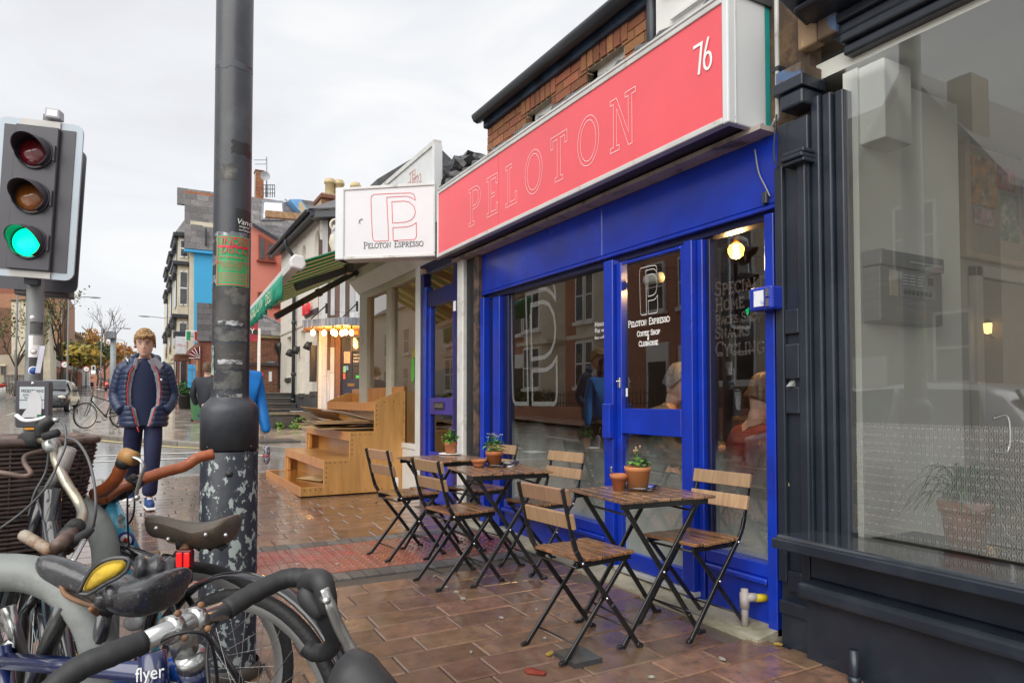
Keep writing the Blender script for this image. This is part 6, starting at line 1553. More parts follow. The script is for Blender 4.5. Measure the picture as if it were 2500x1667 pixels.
# ---------------------------------------------------------------- cars
def car(loc,rz,paint,label,plate=None,rear_red=False,roof_h=1.45):
 t = thing('parked_car',(0,0,0),label,'car')
 L,W = 3.9,1.66
 # stations along x (front = +x): (x, half width, z bottom, z belt, z top, half width top)
 st = [(1.95,.55,.32,.58,.60,.50),(1.86,.74,.22,.66,.70,.66),(1.5,.81,.2,.76,.84,.72),(1.0,.83,.2,.82,.93,.73),(.80,.83,.2,.84,.98,.70),(.15,.83,.2,.88,1.40,.58),
   (-.3,.83,.2,.89,roof_h,.58),(-.9,.83,.2,.90,roof_h,.57),(-1.45,.83,.2,.91,1.38,.55),(-1.72,.82,.22,.90,.98,.66),(-1.88,.76,.26,.80,.84,.68),(-1.93,.6,.34,.7,.72,.55)]
 rings = []
 for x,w,zb,zm,zt,wt in st:
  rings.append([V((x,-w * .9,zb)),V((x,-w,zb + .14)),V((x,-w,zm)),V((x,-wt,zt - .03)),V((x,-wt * .7,zt)),V((x,wt * .7,zt)),V((x,wt,zt - .03)),V((x,w,zm)),V((x,w,zb + .14)),V((x,w * .9,zb))])
 mb = MB(); mb.loft(rings); body = mb.build('body',paint,t,sub=1)
 m_win = m_gp
 def panel(pts,nm,m_,th=.02,par=t):
  n = len(pts); c = sum((V(p) for p in pts),V((0,0,0))) / n; nd = (V(pts[1]) - V(pts[0])).cross(V(pts[2]) - V(pts[0])).normalized()
  if nd.dot(c - V((0,0,.8))) < 0: nd = -nd
  vs = [V(p) + nd * th for p in pts] + [V(p) - nd * th for p in pts]
  q = MB(); q.add(vs,[tuple(range(n)),tuple(range(2 * n - 1,n - 1,-1))] + [(i,(i + 1) % n,n + (i + 1) % n,n + i) for i in range(n)]); return q.build(nm,m_,par)
 panel([(.86,-.64,.985),(.86,.64,.985),(.24,.55,1.36),(.24,-.55,1.36)],'windscreen',m_win)
 panel([(-1.70,-.58,1.0),(-1.70,.58,1.0),(-1.5,.5,1.34),(-1.5,-.5,1.34)],'rear_window',m_win)
 for s in (-1,1):
  panel([(.62,s * .80,.93),(-.32,s * .81,.94),(-.32,s * .62,1.36),(.18,s * .62,1.33)],'side_window',m_win,.015)
  panel([(-.40,s * .81,.94),(-1.35,s * .80,.96),(-1.22,s * .61,1.33),(-.40,s * .62,1.36)],'side_window',m_win,.015)
  q = MB(); q.sph((1.72,s * .60,.66),(.17,.17,.085),10,6); q.build('headlight',mat('headlight',(.75,.72,.60),.1),t)
  q = MB(); q.sph((-1.84,s * .66,.80),(.08,.12,.14),8,6); q.build('tail_light',mat('tail_light',(.5,.01,.01),.2,emit=(1,.08,.03) if rear_red else None,estr=1.5 if rear_red else 0),t)
  q = MB(); q.sph((.62,s * .95,.96),(.07,.12,.075),8,6); q.build('mirror',paint,t)
  for x in (1.22,-1.28):
   q = MB(); M_ = Matrix.Rotation(math.pi / 2,4,'X')
   q.lathe([(.2,-.09),(.29,-.09),(.31,-.06),(.31,.06),(.29,.09),(.2,.09)],18,(x,s * .74,.31),M_); wh_ = q.build('wheel',m_blk,t)
   q = MB(); q.lathe([(0,.02),(.19,.01),(.2,.08)] if s < 0 else [(0,-.02),(.19,-.01),(.2,-.08)],12,(x,s * .75,.31),M_); q.build('rim',m_chrome,wh_)
 MB().box(1.90,1.965,-.62,.62,.30,.44).build('bumper',m_gut,t,.02); MB().box(1.87,1.93,-.42,.42,.56,.62).build('grille',m_blk,t,.01)
 MB().box(1.966,1.98,-.27,.27,.37,.48).build('number_plate',m_prnt,t)
 if plate: text(t,plate,.10,m_blk,(1.982,-.24,.395),(0,1,0),(0,0,1))
 MB().box(-1.97,-1.92,-.62,.62,.34,.48).build('bumper',m_gut,t,.02); MB().box(-1.98,-1.971,-.26,.26,.5,.6).build('number_plate',mat('plate_yellow',(.6,.45,.05),.5),t)
 t.location = loc; t.rotation_euler.z = rz
 return t
m_carb = mat('car_paint_dark',(.028,.028,.034),.22,coat=1,var=.1); m_carr = mat('car_paint_red',(.22,.012,.025),.25,coat=1,var=.1); m_cars = mat('car_paint_silver',(.48,.50,.52),.25,metal=.4,coat=1,var=.05)
c_ = on_y(140,1005,34.0); car((c_.x - .32,35.4,gz(34) - .16),R(-90 - 4),m_carb,'dark hatchback with pale headlights driving down the main road','RF03 XCP')
c_ = on_y(276,947,88.0); car((c_.x,90,gz(88) - .1),R(90),m_carr,'dark red car seen from behind far up the road',None,True)
car((-2.35,5.0,-.0),R(90),m_cars,'silver car at the kerb, reflected in the big shop window')
# ---------------------------------------------------------------- left side of the street, far end
def fx(y): return lambda u,v: (on_y(u,v,y).x,on_y(u,v,y).z)
def slab_b(name,pts,y,dep,m,par):
 f = fx(y); mb = MB(); mb.prism([f(*p) for p in pts],lambda a,b,d: V((a,d,b)),y,y + dep); return mb.build(name,m,par)
bb_ = thing('brick_block',(-12,105,3),'large orange brick block with flat roof at the left of the street','building')
slab_b('wall',[(-60,960),(-60,712),(0,717),(110,717),(110,960)],105,14,m_ob,bb_); slab_b('wall',[(110.5,960),(110.5,708),(154,712),(166,727),(166,960)],104,12,m_ob,bb_)
slab_b('roof',[(-60,712),(-60,695),(40,697),(72,700),(72,717),(0,717)],106,10,mat('roof_tile_red',(.26,.10,.06),.7,var=.2),bb_); slab_b('parapet',[(108,708),(108,701),(154,703),(167,724),(166,727),(154,712)],103.8,12,m_zinc,bb_)
slab_b('drain_pipe',[(150,735),(153,735),(150,860),(147,860)],103.7,.2,m_zinc,bb_)
for u in (157,162): slab_b('window_slot',[(u,735),(u + 1.6,735),(u + 1,880),(u - .5,880)],103.8,.15,m_gut,bb_)
vh = thing('gabled_hall',(-9,78,2.2),'cream rendered hall with steep brown roof and white gables','building')
slab_b('roof',[(-60,870),(-60,750),(29,752),(38,780),(50,866)],80,6,mat('roof_brown',(.16,.085,.055),.8,var=.3,scale=2),vh)
slab_b('gable',[(28,960),(28,736),(66,734),(66,960)],79,5,m_cr2,vh); slab_b('gable',[(104,960),(106,830),(116,752),(122,860),(124,960)],79.5,6,m_cr2,vh); slab_b('roof',[(60,870),(66,770),(112,752),(117,752),(105,865)],79.2,5,mat('roof_olive',(.17,.13,.08),.8,var=.3,scale=2),vh)
slab_b('cap',[(27,736),(27,732),(67,730),(67,734)],78.9,5,m_stone_d,vh)
sw = thing('stone_building',(-9,74,2),'low buff stone front with mullioned windows below the brown roof','building')
slab_b('wall',[(-60,985),(-60,866),(70,866),(70,950),(60,952)],74,3,m_yb,sw)
for u in (2,9,-10): slab_b('window',[(u,914),(u,895),(u + 4,895),(u + 4,914)],73.9,.08,m_gp,sw)
slab_b('lintel',[(-20,893),(-20,889),(14,889),(14,893)],73.85,.12,m_cr2,sw)
lt = thing('low_terrace',(-9,100,2.6),'low brick frontage under the trees along the left pavement','building')
slab_b('wall',[(122,950),(122,885),(178,902),(196,906),(196,948)],102,4,m_bdark,lt); slab_b('roof',[(118,890),(122,868),(160,890),(196,900),(196,908)],101.9,4,m_slate2,lt)
for u in (126,134,142,150,158,166,174,182): slab_b('window',[(u,940),(u,908),(u + 3,908),(u + 3,940)],101.8,.15,m_gp,lt)
vt = thing('victorian_terrace',(-9,118,3),'buff and brick victorian terrace with turret at the bend of the street','building')
slab_b('turret',[(166,900),(166,806),(180,806),(180,900)],116,4,m_yb,vt); slab_b('turret_roof',[(164,806),(169,790),(182,806)],115.8,4,m_slate2,vt)
slab_b('wall',[(180.3,950),(180.3,814),(203,822),(203,860),(215,862),(215,950)],118,6,brick_tex('brown_brick',(.26,.15,.085),(.2,.11,.07),(.3,.25,.2),2),vt)
slab_b('parapet',[(179,814),(179,808),(192,812),(204,822),(203,825)],117.8,6,mat('stone_tan',(.38,.3,.2),.8),vt)
for u in (194,200): slab_b('chimney',[(u,816),(u,811),(u + 3,811),(u + 3,820)],119,1.5,m_bdark,vt)
for u,v in ((168,812),(172.5,812),(182,828),(187,830),(182,852),(189,856)): slab_b('window',[(u,v + 16),(u,v),(u + 2.6,v),(u + 2.6,v + 16)],115.7,.12,m_whit,vt)
slab_b('shop_wall',[(200,946),(200,858),(216,866),(219,946)],114,2,m_whit,vt)
fb = thing('brown_block',(-6,150,4),'dull red brick block with chimney closing the view up the street','building')
slab_b('wall',[(203,950),(203,831),(235,831),(235,843),(262,844),(262,853),(277,853),(277,950)],150,10,m_rb,fb); slab_b('chimney',[(229,838),(229,823),(235,823),(235,838)],149.5,2,m_rb,fb)
slab_b('wall',[(277.2,950),(277.2,888),(300,888),(300,950)],152,6,m_rb,fb); slab_b('wall',[(283,888),(283,868),(294,866),(300,870),(300,888)],153,6,m_ob,fb)
slab_b('roof',[(203,831),(203,828),(235,828),(235,831)],149.8,10,m_slate2,fb)
hd2 = tag(MB().box(on_y(216,0,118).x,on_y(246,0,118).x,118,118.3,gz(118),on_y(220,933,118).z).build('site_hoarding',mat('hoarding_purple',(.035,.015,.06),.6)),'dark purple hoarding at the far bend of the road','hoarding')
os_ = tag(MB().box(on_y(237,0,117).x,on_y(245,0,117).x,117,117.1,on_y(240,924,117).z,on_y(240,920,117).z).build('road_works_sign',mat('sign_orange',(.75,.2,.03),.5)),'small orange sign above the purple hoarding','sign')
# trees
def tree(x,y,h,spread,m_leaf,nleaf,label,seed,leaf=.16,crown_z=.45,m_bark=None,depth=4):
 rg = random.Random(seed); z0 = gz(y); t = thing('street_tree',(x,y,z0),label,'tree')
 mb = MB(); tips = []
 def grow(p,d,l,r,k):
  q = p + d * l; mid = p.lerp(q,.5) + V((rg.uniform(-1,1),rg.uniform(-1,1),0)) * l * .05
  mb.tube([p,mid,q],[r,r * .85,r * .65],6 if k < 2 else 4,cap=False)
  if k >= 2: tips.extend([mid,q])
  if k == depth: return
  for i in range(3 if k else 4):
   a = rg.uniform(0,6.28); nd = (d * .9 + V((math.cos(a),math.sin(a),rg.uniform(.0,.5))) * spread).normalized(); grow(p.lerp(q,rg.uniform(.55,1)),nd,l * rg.uniform(.55,.8),r * .55,k + 1)
 grow(V((x,y,z0)),V((rg.uniform(-.05,.05),0,1)),h * crown_z,h * .016,0)
 mb.build('trunk',m_bark or mat('bark',(.075,.06,.045),.9,var=.3),t)
 lv = MB()
 for i in range(nleaf):
  p = rg.choice(tips) + V((rg.gauss(0,1),rg.gauss(0,1),rg.gauss(0,1))) * h * .035; a = V((rg.gauss(0,1),rg.gauss(0,1),rg.gauss(0,1))).normalized(); b = a.orthogonal().normalized(); s = leaf * rg.uniform(.5,1.4)
  lv.add([p - a * s,p + b * s * .6,p + a * s,p - b * s * .6],[(0,1,2,3)])
 tag(lv.build('crown',m_leaf,t,fix=False),kind='stuff')
 return t
ml1 = mat('leaf_olive',(.13,.13,.035),.7,var=.5,scale=3); ml2 = mat('leaf_gold',(.42,.27,.03),.7,var=.5,scale=1.2,c2=(.12,.13,.03),pscale=.6,thr=.5); ml3 = mat('leaf_orange',(.48,.19,.06),.7,var=.4,scale=1,c2=(.38,.26,.05),pscale=.5,thr=.52); ml4 = mat('leaf_dark',(.06,.08,.025),.7,var=.5,scale=2)
p = on_y(40,950,62); tree(p.x,62,7.4,.55,ml1,420,'thin half bare street tree before the cream gabled hall',3,.12)
p = on_y(148,945,84); tree(p.x,84,10.8,.5,ml1,800,'half bare olive leaved tree beside the orange brick block',8,.16)
p = on_y(183,948,104); tree(p.x,104,8.5,.9,ml4,2600,'dense dark green tree with yellow patch by the low terrace',12,.3,.3);
p = on_y(176,948,100); tree(p.x,100,7.2,.9,ml2,1500,'yellow leaved bush in front of the victorian terrace',15,.28,.35)
p = on_y(255,950,125); tree(p.x,125,11,.75,ml3,1500,'orange autumn tree before the dull brick block',21,.3,.32)
p = on_y(237,950,130); tree(p.x,130,9.5,.8,ml2,1600,'golden autumn tree behind the far traffic signal',25,.3,.3)
p = on_y(262,950,160); tree(p.x,160,17,.5,ml1,50,'bare winter tree rising above the far roofs',31,.1)
# street lamps
def street_lamp(u,y,v_top,arm,label,m,r=.07,thick=1):
 p = on_y(u,v_top,y); b = V((p.x,y,gz(y))); t = thing('street_lamp',b,label,'street lamp')
 mb = MB(); mb.tube([b,b.lerp(V((b.x,y,p.z)),.2),V((b.x,y,p.z))],[r * 1.5,r,r * .8],8); mb.build('pole',m,t)
 e_ = V((b.x + arm,y,p.z + .25)); mb = MB(); mb.tube([V((b.x,y,p.z)),V((b.x + arm * .25,y,p.z + .15)),e_],r * .5,6); mb.build('arm',m,t)
 mb = MB(); mb.sph(e_ + V((.3 if arm > 0 else -.3,0,-.02)),(.5,.16,.07),10,6); mb.build('lantern',m_zinc,t)
 return t
m_lp = mat('lamp_grey',(.16,.16,.16),.5)
street_lamp(248,92,804,2.2,'thin grey street lamp with arm reaching over the far road',m_lp)
street_lamp(168,70,729,1.6,'street lamp with flat lantern beside the orange brick block',m_lp)
street_lamp(43,56,700,.05,'dark street lamp column in front of the cream gable',m_lp,.06)
street_lamp(422,70,782,-2.0,'street lamp with arm pointing left beyond the stucco terrace',m_lp,.06)
street_lamp(304,110,833,-1.2,'slim distant street lamp behind the walking man',m_lp,.06)
# grey camera column beside the parked bicycles
yk = 30; pk_ = on_y(277,824,yk)
cp_ = thing('camera_column',(pk_.x,yk,gz(yk)),'pale grey steel column with a boxy camera head','column')
mb = MB(); mb.tube([(pk_.x,yk,gz(yk)),(pk_.x,yk,pk_.z)],.10,12); mb.build('pole',mat('column_grey',(.30,.34,.35),.5),cp_)
MB().box(pk_.x - .26,pk_.x + .1,yk - .3,yk + .2,pk_.z - .05,pk_.z + .22).build('camera_head',m_zinc,cp_,.02);
# far signal, round signs, belisha lamp
fs = thing('traffic_signal',(on_y(227,950,98).x,98,gz(98)),'small far traffic signal showing green in the middle of the road','traffic light')
a,b = on_y(223,914,98),on_y(233,892,98); mb = MB(); mb.tube([(on_y(227,0,98).x,98.2,gz(98)),(on_y(227,0,98).x,98.2,b.z)],.07,8); mb.build('pole',m_gut,fs)
MB().box(a.x,b.x,98,98.1,a.z,b.z).build('backing_board',m_prnt,fs); MB().box(a.x + .1,b.x - .1,97.95,97.995,a.z + .1,b.z - .1).build('signal_box',m_blk,fs)
mb = MB(); mb.lathe([(0,0),(.17,0)],12,((a.x + b.x) / 2,97.93,a.z + .32),Matrix.Rotation(math.pi / 2,4,'X')); mb.build('green_lens',emis('far_green',(.5,1,.8),1.6),fs)
MB().box(b.x + .1,b.x + .3,98.2,98.6,a.z,b.z - .2).build('signal_hood',m_gut,fs)
for (u,v,y,r,lab) in ((158,890,80,.36,'round road sign on a pole by the half bare tree'),(211,901,96,.36,'round no right turn sign near the far signal'),(246,908,96,.2,'small round sign on the far lamp column')):
 p = on_y(u,v,y); t = thing('road_sign',(p.x,y,gz(y)),lab,'road sign')
 M_ = Matrix.Rotation(math.pi / 2,4,'X'); mb = MB(); mb.lathe([(0,0),(r,0),(r,-.04),(0,-.04)],18,p,M_); mb.build('sign_plate',mat('sign_ring',(.35,.05,.06),.5),t)
 mb = MB(); mb.lathe([(0,0),(r * .74,0)],18,p - V((0,.01,0)),M_); mb.build('sign_face',m_prnt,t); mb = MB(); mb.bar(p + V((-.1,-.02,-.1)),p + V((.1,-.02,.12)),.05,.02); mb.build('sign_arrow',m_blk,t)
 mb = MB(); mb.tube([(p.x,y + .06,gz(y)),(p.x,y + .06,p.z + r)],.04,6); mb.build('pole',m_gut,t)
# bollards by the left kerb
for i,(u,v,lab) in enumerate(((10,952,'white bollard with red band at the left kerb'),(3,957,'white bollard at the extreme edge of the left kerb'))):
 y = 50 - i * 3; p = on_y(u,v,y); t = thing('bollard',(p.x,y,gz(y)),lab,'bollard'); mb = MB(); mb.tube([(p.x,y,gz(y)),(p.x,y,gz(y) + .85)],.09,10); mb.build('post',m_whit,t); mb = MB(); mb.tube([(p.x,y,gz(y) + .72),(p.x,y,gz(y) + .92)],.095,10); mb.build('band',mat('band_red',(.45,.04,.03),.5),t)
fr_ = thing('park_railing',(on_y(75,945,66).x,66,gz(66)),'dark iron railing in front of the stone building','railing')
x0,x1 = on_y(31,0,66).x,on_y(120,0,66).x
for i in range(28): x = x0 + (x1 - x0) * i / 27; mb = MB(); mb.tube([(x,66,gz(66)),(x,66,gz(66) + 1.5)],.03,4); mb.build('bar',m_gut,fr_)
for z in (.3,1.35): mb = MB(); mb.bar((x0,66,gz(66) + z),(x1,66,gz(66) + z),.04,.04); mb.build('rail',m_gut,fr_)
# ================================================================ café tables and chairs
m_steel = mat('frame_black',(.012,.012,.013),.33,var=.3,scale=20,coat=.3)
m_slat = mat('slat_wet',(.30,.15,.065),.25,var=.3,scale=8,rnd=.25,stretch=(8,1,1),bump=.2,bscale=40,wet=.14,c2=(.10,.055,.03),pscale=5,thr=.58,coat=.4)
m_slat_y = mat('slat_tabletop',(.27,.145,.08),.25,var=.3,scale=8,rnd=.3,stretch=(1,8,1),bump=.2,bscale=40,c2=(.08,.05,.035),pscale=5,thr=.55,coat=.5)
m_slat_d = mat('slat_dry',(.35,.215,.125),.5,var=.16,scale=6,rnd=.16,stretch=(1,9,1),bump=.15,bscale=40)
def rbox(mb,x0,x1,y0,y1,z0,z1): mb.box(x0,x1,y0,y1,z0,z1)
def make_chair(label):
 t = thing('folding_chair',(0,0,0),label,'chair','folding chairs outside the coffee shop')
 for s in (-1,1):
  y = s * .172
  pts = [(-.262,y,.785),(-.225,y,.64),(-.205,y,.56),(-.185,y,.50),(-.150,y,.445),(.03,y,.225),(.205,y,.0)]
  mb = MB()
  for a,b in zip(pts,pts[1:]): mb.bar(a,b,.008 if a[2] > .6 else .013,.024)
  mb.build('upright',m_steel,t,.002)
  mb = MB(); mb.bar((.205,y,.003),(.225,y,.003),.02,.016); mb.bar((.19,y,.018),(.222,y,.004),.018,.018); mb.build('foot_cap',m_steel,t,.003)
  y2 = s * .148
  mb = MB(); mb.bar((.145,y2,.425),(-.235,y2,.0),.012,.022); mb.build('leg',m_steel,t,.002)
  mb = MB(); mb.bar((-.225,y2,.012),(-.262,y2,.004),.02,.016); mb.build('foot_cap',m_steel,t,.003)
  mb = MB(); mb.bar((-.17,s * .155,.428),(.165,s * .155,.432),.012,.026); mb.build('seat_rail',m_steel,t,.002)
  for x,z in ((-.005,.262),(-.15,.44)): mb = MB(); mb.lathe([(0,.005),(.006,.004),(.007,0)],8,(x,y + s * .008,z),Matrix.Rotation(-s * math.pi / 2,4,'X')); mb.build('rivet',m_chrome,t)
 for (a,b,r) in (((-.165,-.155,.418),(-.165,.155,.418),.006),((.115,-.17,.112),(.115,.17,.112),.005),((-.165,-.145,.075),(-.165,.145,.075),.005),((.15,-.15,.42),(.15,.15,.42),.006)):
  mb = MB(); mb.tube([a,b],r,6); mb.build('stretcher',m_steel,t)
 sm = MB(); sm.box(-.031,.031,-.178,.178,-.008,.008); sme = sm.data('seat_slat',m_slat)
 bmo = MB(); bmo.box(-.009,.009,-.19,.19,-.036,.036); bme = bmo.data('back_slat',m_slat_d)
 rg = random.Random(5)
 for i in range(5):
  o = piece('seat_slat',sme,t,(-.135 + i * .069,0,.452 + (.004 if i in (0,4) else 0)),(rg.uniform(-.01,.01),0,rg.uniform(-.006,.006)))
  b = o.modifiers.new('bevel','BEVEL'); b.width = .003; b.segments = 2
 for x,z in ((-.250,.745),(-.226,.635)):
  o = piece('back_slat',bme,t,(x + .014,0,z),(0,-.22,0)); b = o.modifiers.new('bevel','BEVEL'); b.width = .003; b.segments = 2
 return t
def make_table(label):
 t = thing('folding_table',(0,0,0),label,'table','slatted folding tables outside the coffee shop')
 sm = MB(); sm.box(-.031,.031,-.27,.27,-.007,.007); sme = sm.data('top_slat',m_slat_y); rg = random.Random(4)
 for i in range(8):
  o = piece('top_slat',sme,t,(-.243 + i * .0694,0,.695 + rg.uniform(-.001,.001)),(0,0,rg.uniform(-.004,.004))); b = o.modifiers.new('bevel','BEVEL'); b.width = .003; b.segments = 2
 for s in (-1,1):
  mb = MB(); mb.bar((-.26,s * .225,.672),(.26,s * .225,.672),.014,.03); mb.build('top_rail',m_steel,t,.002)
  for d in (-1,1):
   y = s * (.205 if d > 0 else .187); mb = MB(); mb.bar((d * .215,y,.665),(-d * .235,y,.0),.013,.024); mb.build('leg',m_steel,t,.002)
   mb = MB(); mb.bar((-d * .225,y,.008),(-d * .268,y,.006),.022,.016); mb.build('foot_cap',m_steel,t,.003)
  mb = MB(); mb.lathe([(0,.005),(.006,.004),(.007,0)],8,(0,s * .213,.335),Matrix.Rotation(-s * math.pi / 2,4,'X')); mb.build('rivet',m_chrome,t)
 for (x,z,w) in ((-.165,.1,.2),(.165,.1,.2),(-.19,.62,.2),(.19,.62,.2)): mb = MB(); mb.tube([(x,-w,z),(x,w,z)],.006,6); mb.build('stretcher',m_steel,t)
 return t
chair = make_chair('folding slatted chair nearest the camera, its back to the bicycles at the front table')
def put(o,x,y,rz): o.location = (x,y,gz(y) + .003); o.rotation_euler = (SL,0,R(rz)) if False else (0,0,R(rz)); return o
GRP = 'folding chairs outside the coffee shop'
dup(chair,(2.555,2.675,gz(2.675) + .02),R(184),'folding chair at the front table beside the narrow window and waste pipe')
dup(chair,(1.865,4.045,gz(4.05) + .003),R(6),'folding chair at the middle table with its back to the lamp post')
dup(chair,(2.475,4.06,gz(4.06) + .012),R(187),'folding chair against the large window behind the front chair')
dup(chair,(1.815,4.87,gz(4.87) + .003),R(8),'folding chair closest to the wooden produce stand')
dup(chair,(2.355,4.80,gz(4.8) + .012),R(188),'folding chair squeezed against the blue frame at the back table')
put(chair,1.925,2.755,5)
table = make_table('front slatted folding table with the largest clay pot')
T2t = dup(table,(2.13,4.02,gz(4.02) + .004),R(-7),'middle slatted folding table with a pansy pot and stacked saucers')
T1t = dup(table,(2.09,4.84,gz(4.84) + .004),R(4),'back slatted folding table with a pansy pot on a white plate')
table.location = (2.315,2.805,gz(2.8) + .003); table.rotation_euler.z = R(-5)
# ---------------------------------------------------------------- pots on the tables
m_terra2 = mat('terracotta_old',(.34,.12,.055),.8,var=.2,scale=10,c2=(.20,.10,.06),pscale=6,thr=.55)
m_lg = mat('leaf_bright',(.13,.30,.045),.5,var=.4,scale=12); m_lg2 = mat('leaf_pansy',(.07,.22,.03),.5,var=.4,scale=12)
m_pur = mat('petal_purple',(.12,.03,.30),.6,var=.3); m_wht = mat('petal_white',(.75,.72,.70),.6)
m_gl = glass('dish_glass',tint=(.9,.93,.93),k=2.5)
ztop = lambda t: t.location.z + .703
def leaf(mb,p,d,L,w,droop=.3):
 d = V(d).normalized(); s = d.cross(V((0,0,1))); s = s.normalized() if s.length > .01 else V((1,0,0)); n = 5; vs = []
 for k in range(n + 1):
  f = k / n; c = V(p) + d * L * f + V((0,0,-droop * L * f * f)); ww = w * math.sin(math.pi * min(.97,f * .85 + .1)); vs += [c - s * ww + V((0,0,ww * .3)),c,c + s * ww + V((0,0,ww * .3))]
 mb.add(vs,[(3 * k + j,3 * k + 3 + j,3 * k + 4 + j,3 * k + 1 + j) for k in range(n) for j in (0,1)],0,True)
def pansy(tb,u,v,r,h,label,seed,purple=.6):
 zt = ztop(tb); p = on_z_(u,v,zt); t = thing('flower_pot',p,label,'potted plant');
 mb = MB(); mb.lathe([(0,0),(r * .7,0),(r * .92,h * .72),(r,h * .73),(r * 1.04,h),(r * .94,h),(r * .88,h * .82),(0,h * .82)],24,p); mb.build('pot',m_terra,t)
 mb = MB(); mb.lathe([(r * .9,h * .88),(0,h * .92)],14,p); mb.build('soil',m_soil,t)
 rg = random.Random(seed)
 for i in range(70):
  a = rg.uniform(0,6.28); k = rg.uniform(0,1); q = p + V((math.cos(a) * r * .8 * k,math.sin(a) * r * .8 * k,h + rg.uniform(.0,.075) * (1.2 - k * .6)))
  mb = MB(); leaf(mb,q,(math.cos(a),math.sin(a),rg.uniform(.1,1.0)),rg.uniform(.035,.055),.014,.5); mb.build('leaf',m_lg if rg.random() < .5 else m_lg2,t,fix=False)
 for i in range(12):
  a = rg.uniform(0,6.28); k = rg.uniform(0,1); q = p + V((math.cos(a) * r * .9 * k,math.sin(a) * r * .9 * k,h + .085 + rg.uniform(.0,.03)))
  mb = MB()
  for j in range(5): leaf(mb,q,(math.cos(j * 1.256),math.sin(j * 1.256),.5),.017,.010,.2)
  mb.build('flower',m_pur if rg.random() < purple else m_wht,t,fix=False)
  mb = MB(); mb.tube([q - V((0,0,.06)),q],.0016,4); mb.build('stem',m_lg2,t)
 return t,p
def on_z_(u,v,z): d = ray(u,v); return _C + d * ((z - EYE) / d.z)
pansy(T1t,1100,1108,.054,.10,'purple and white pansies in a clay pot on a white plate',1,.75)
_,p2 = pansy(T2t,1207,1138,.060,.105,'white and violet pansies in a clay pot on the middle table',2,.35)
def disc(name,c,r,h,m,label,cat,group=None):
 mb = MB(); mb.lathe([(0,0),(r * .6,0),(r,h * .6),(r,h),(r * .96,h),(r * .6,h * .35),(0,h * .3)],26,c); return tag(mb.build(name,m),label,cat,group)
pq = on_z_(1100,1109,ztop(T1t)); disc('plate',pq - V((0,0,.001)),.095,.012,m_prnt,'white plate under the pansy pot on the back table','plate')
sp_ = thing('saucer_stack',p2 + V((-.12,.01,0)),'two stacked clay saucers beside the pansy pot on the middle table','saucers')
for k in range(2): mb = MB(); r_ = .052 - .012 * (1 - k); mb.lathe([(0,0),(r_ * .8,0),(r_,.018),(r_ * 1.05,.026),(r_ * .9,.026),(r_ * .8,.01),(0,.01)],20,p2 + V((-.115,.01,.001 + k * .022))); mb.build('saucer',m_terra,sp_)
disc('ashtray',p2 + V((.10,-.03,0)),.07,.03,m_gl,'glass ashtray beside the pansy pot on the middle table','ashtray')
disc('glass_dish',p2 + V((.02,-.01,.0)),.10,.018,m_gl,'clear glass dish under the pansy pot on the middle table','dish')
zt = ztop(table); p3 = on_z_(1557,1196,zt)
bp = thing('flower_pot',p3,'large clay pot with a young geranium on the front table','potted plant'); r,h = .068,.125
mb = MB(); mb.lathe([(0,0),(r * .74,0),(r * .96,h * .80),(r,h * .81),(r * 1.05,h),(r * .96,h),(r * .9,h * .82),(0,h * .82)],28,p3); mb.build('pot',mat('terracotta_pale',(.50,.20,.075),.75,var=.15,scale=7,c2=(.55,.30,.17),pscale=5,thr=.58),bp)
mb = MB(); mb.lathe([(r * .92,h * .86),(0,h * .9)],14,p3); mb.build('soil',m_soil,bp)
rg = random.Random(3)
for i in range(26):
 a = rg.uniform(0,6.28); k = rg.uniform(.1,.9); q = p3 + V((math.cos(a) * r * .7 * k,math.sin(a) * r * .7 * k,h + rg.uniform(-.01,.035)))
 mb = MB(); leaf(mb,q,(math.cos(a),math.sin(a),rg.uniform(.0,.6)),rg.uniform(.03,.05),.02,.4); mb.build('leaf',m_lg,bp,fix=False)
mb = MB(); mb.tube(spline([p3 + V((0,0,h)),p3 + V((-.005,0,h + .04)),p3 + V((0,0,h + .085))],4),.002,5); mb.build('stem',m_lg2,bp)
for i in range(9):
 q = p3 + V((rg.uniform(-.022,.022),rg.uniform(-.022,.022),h + .085 + rg.uniform(-.012,.025))); mb = MB(); mb.tube([p3 + V((0,0,h + .07)),q],.0012,4); mb.build('stem',m_lg2,bp)
 mb = MB(); mb.sph(q,(.006,.006,.008),6,4); mb.build('bud',mat('bud_tan',(.4,.26,.16),.7) if i == 0 else bpy.data.materials['bud_tan'],bp)
sm_ = thing('small_pot',p3 + V((-.075,.055,0)),'small empty clay pot behind the large pot on the front table','pot')
mb = MB(); mb.lathe([(0,0),(.03,0),(.041,.06),(.047,.061),(.049,.085),(.043,.085),(.038,.06),(0,.02)],20,p3 + V((-.085,.05,0))); mb.build('pot_body',m_terra,sm_)
disc('glass_dish',p3 + V((.02,-.005,.0)),.10,.022,m_gl,'clear glass dish under the large clay pot on the front table','dish')
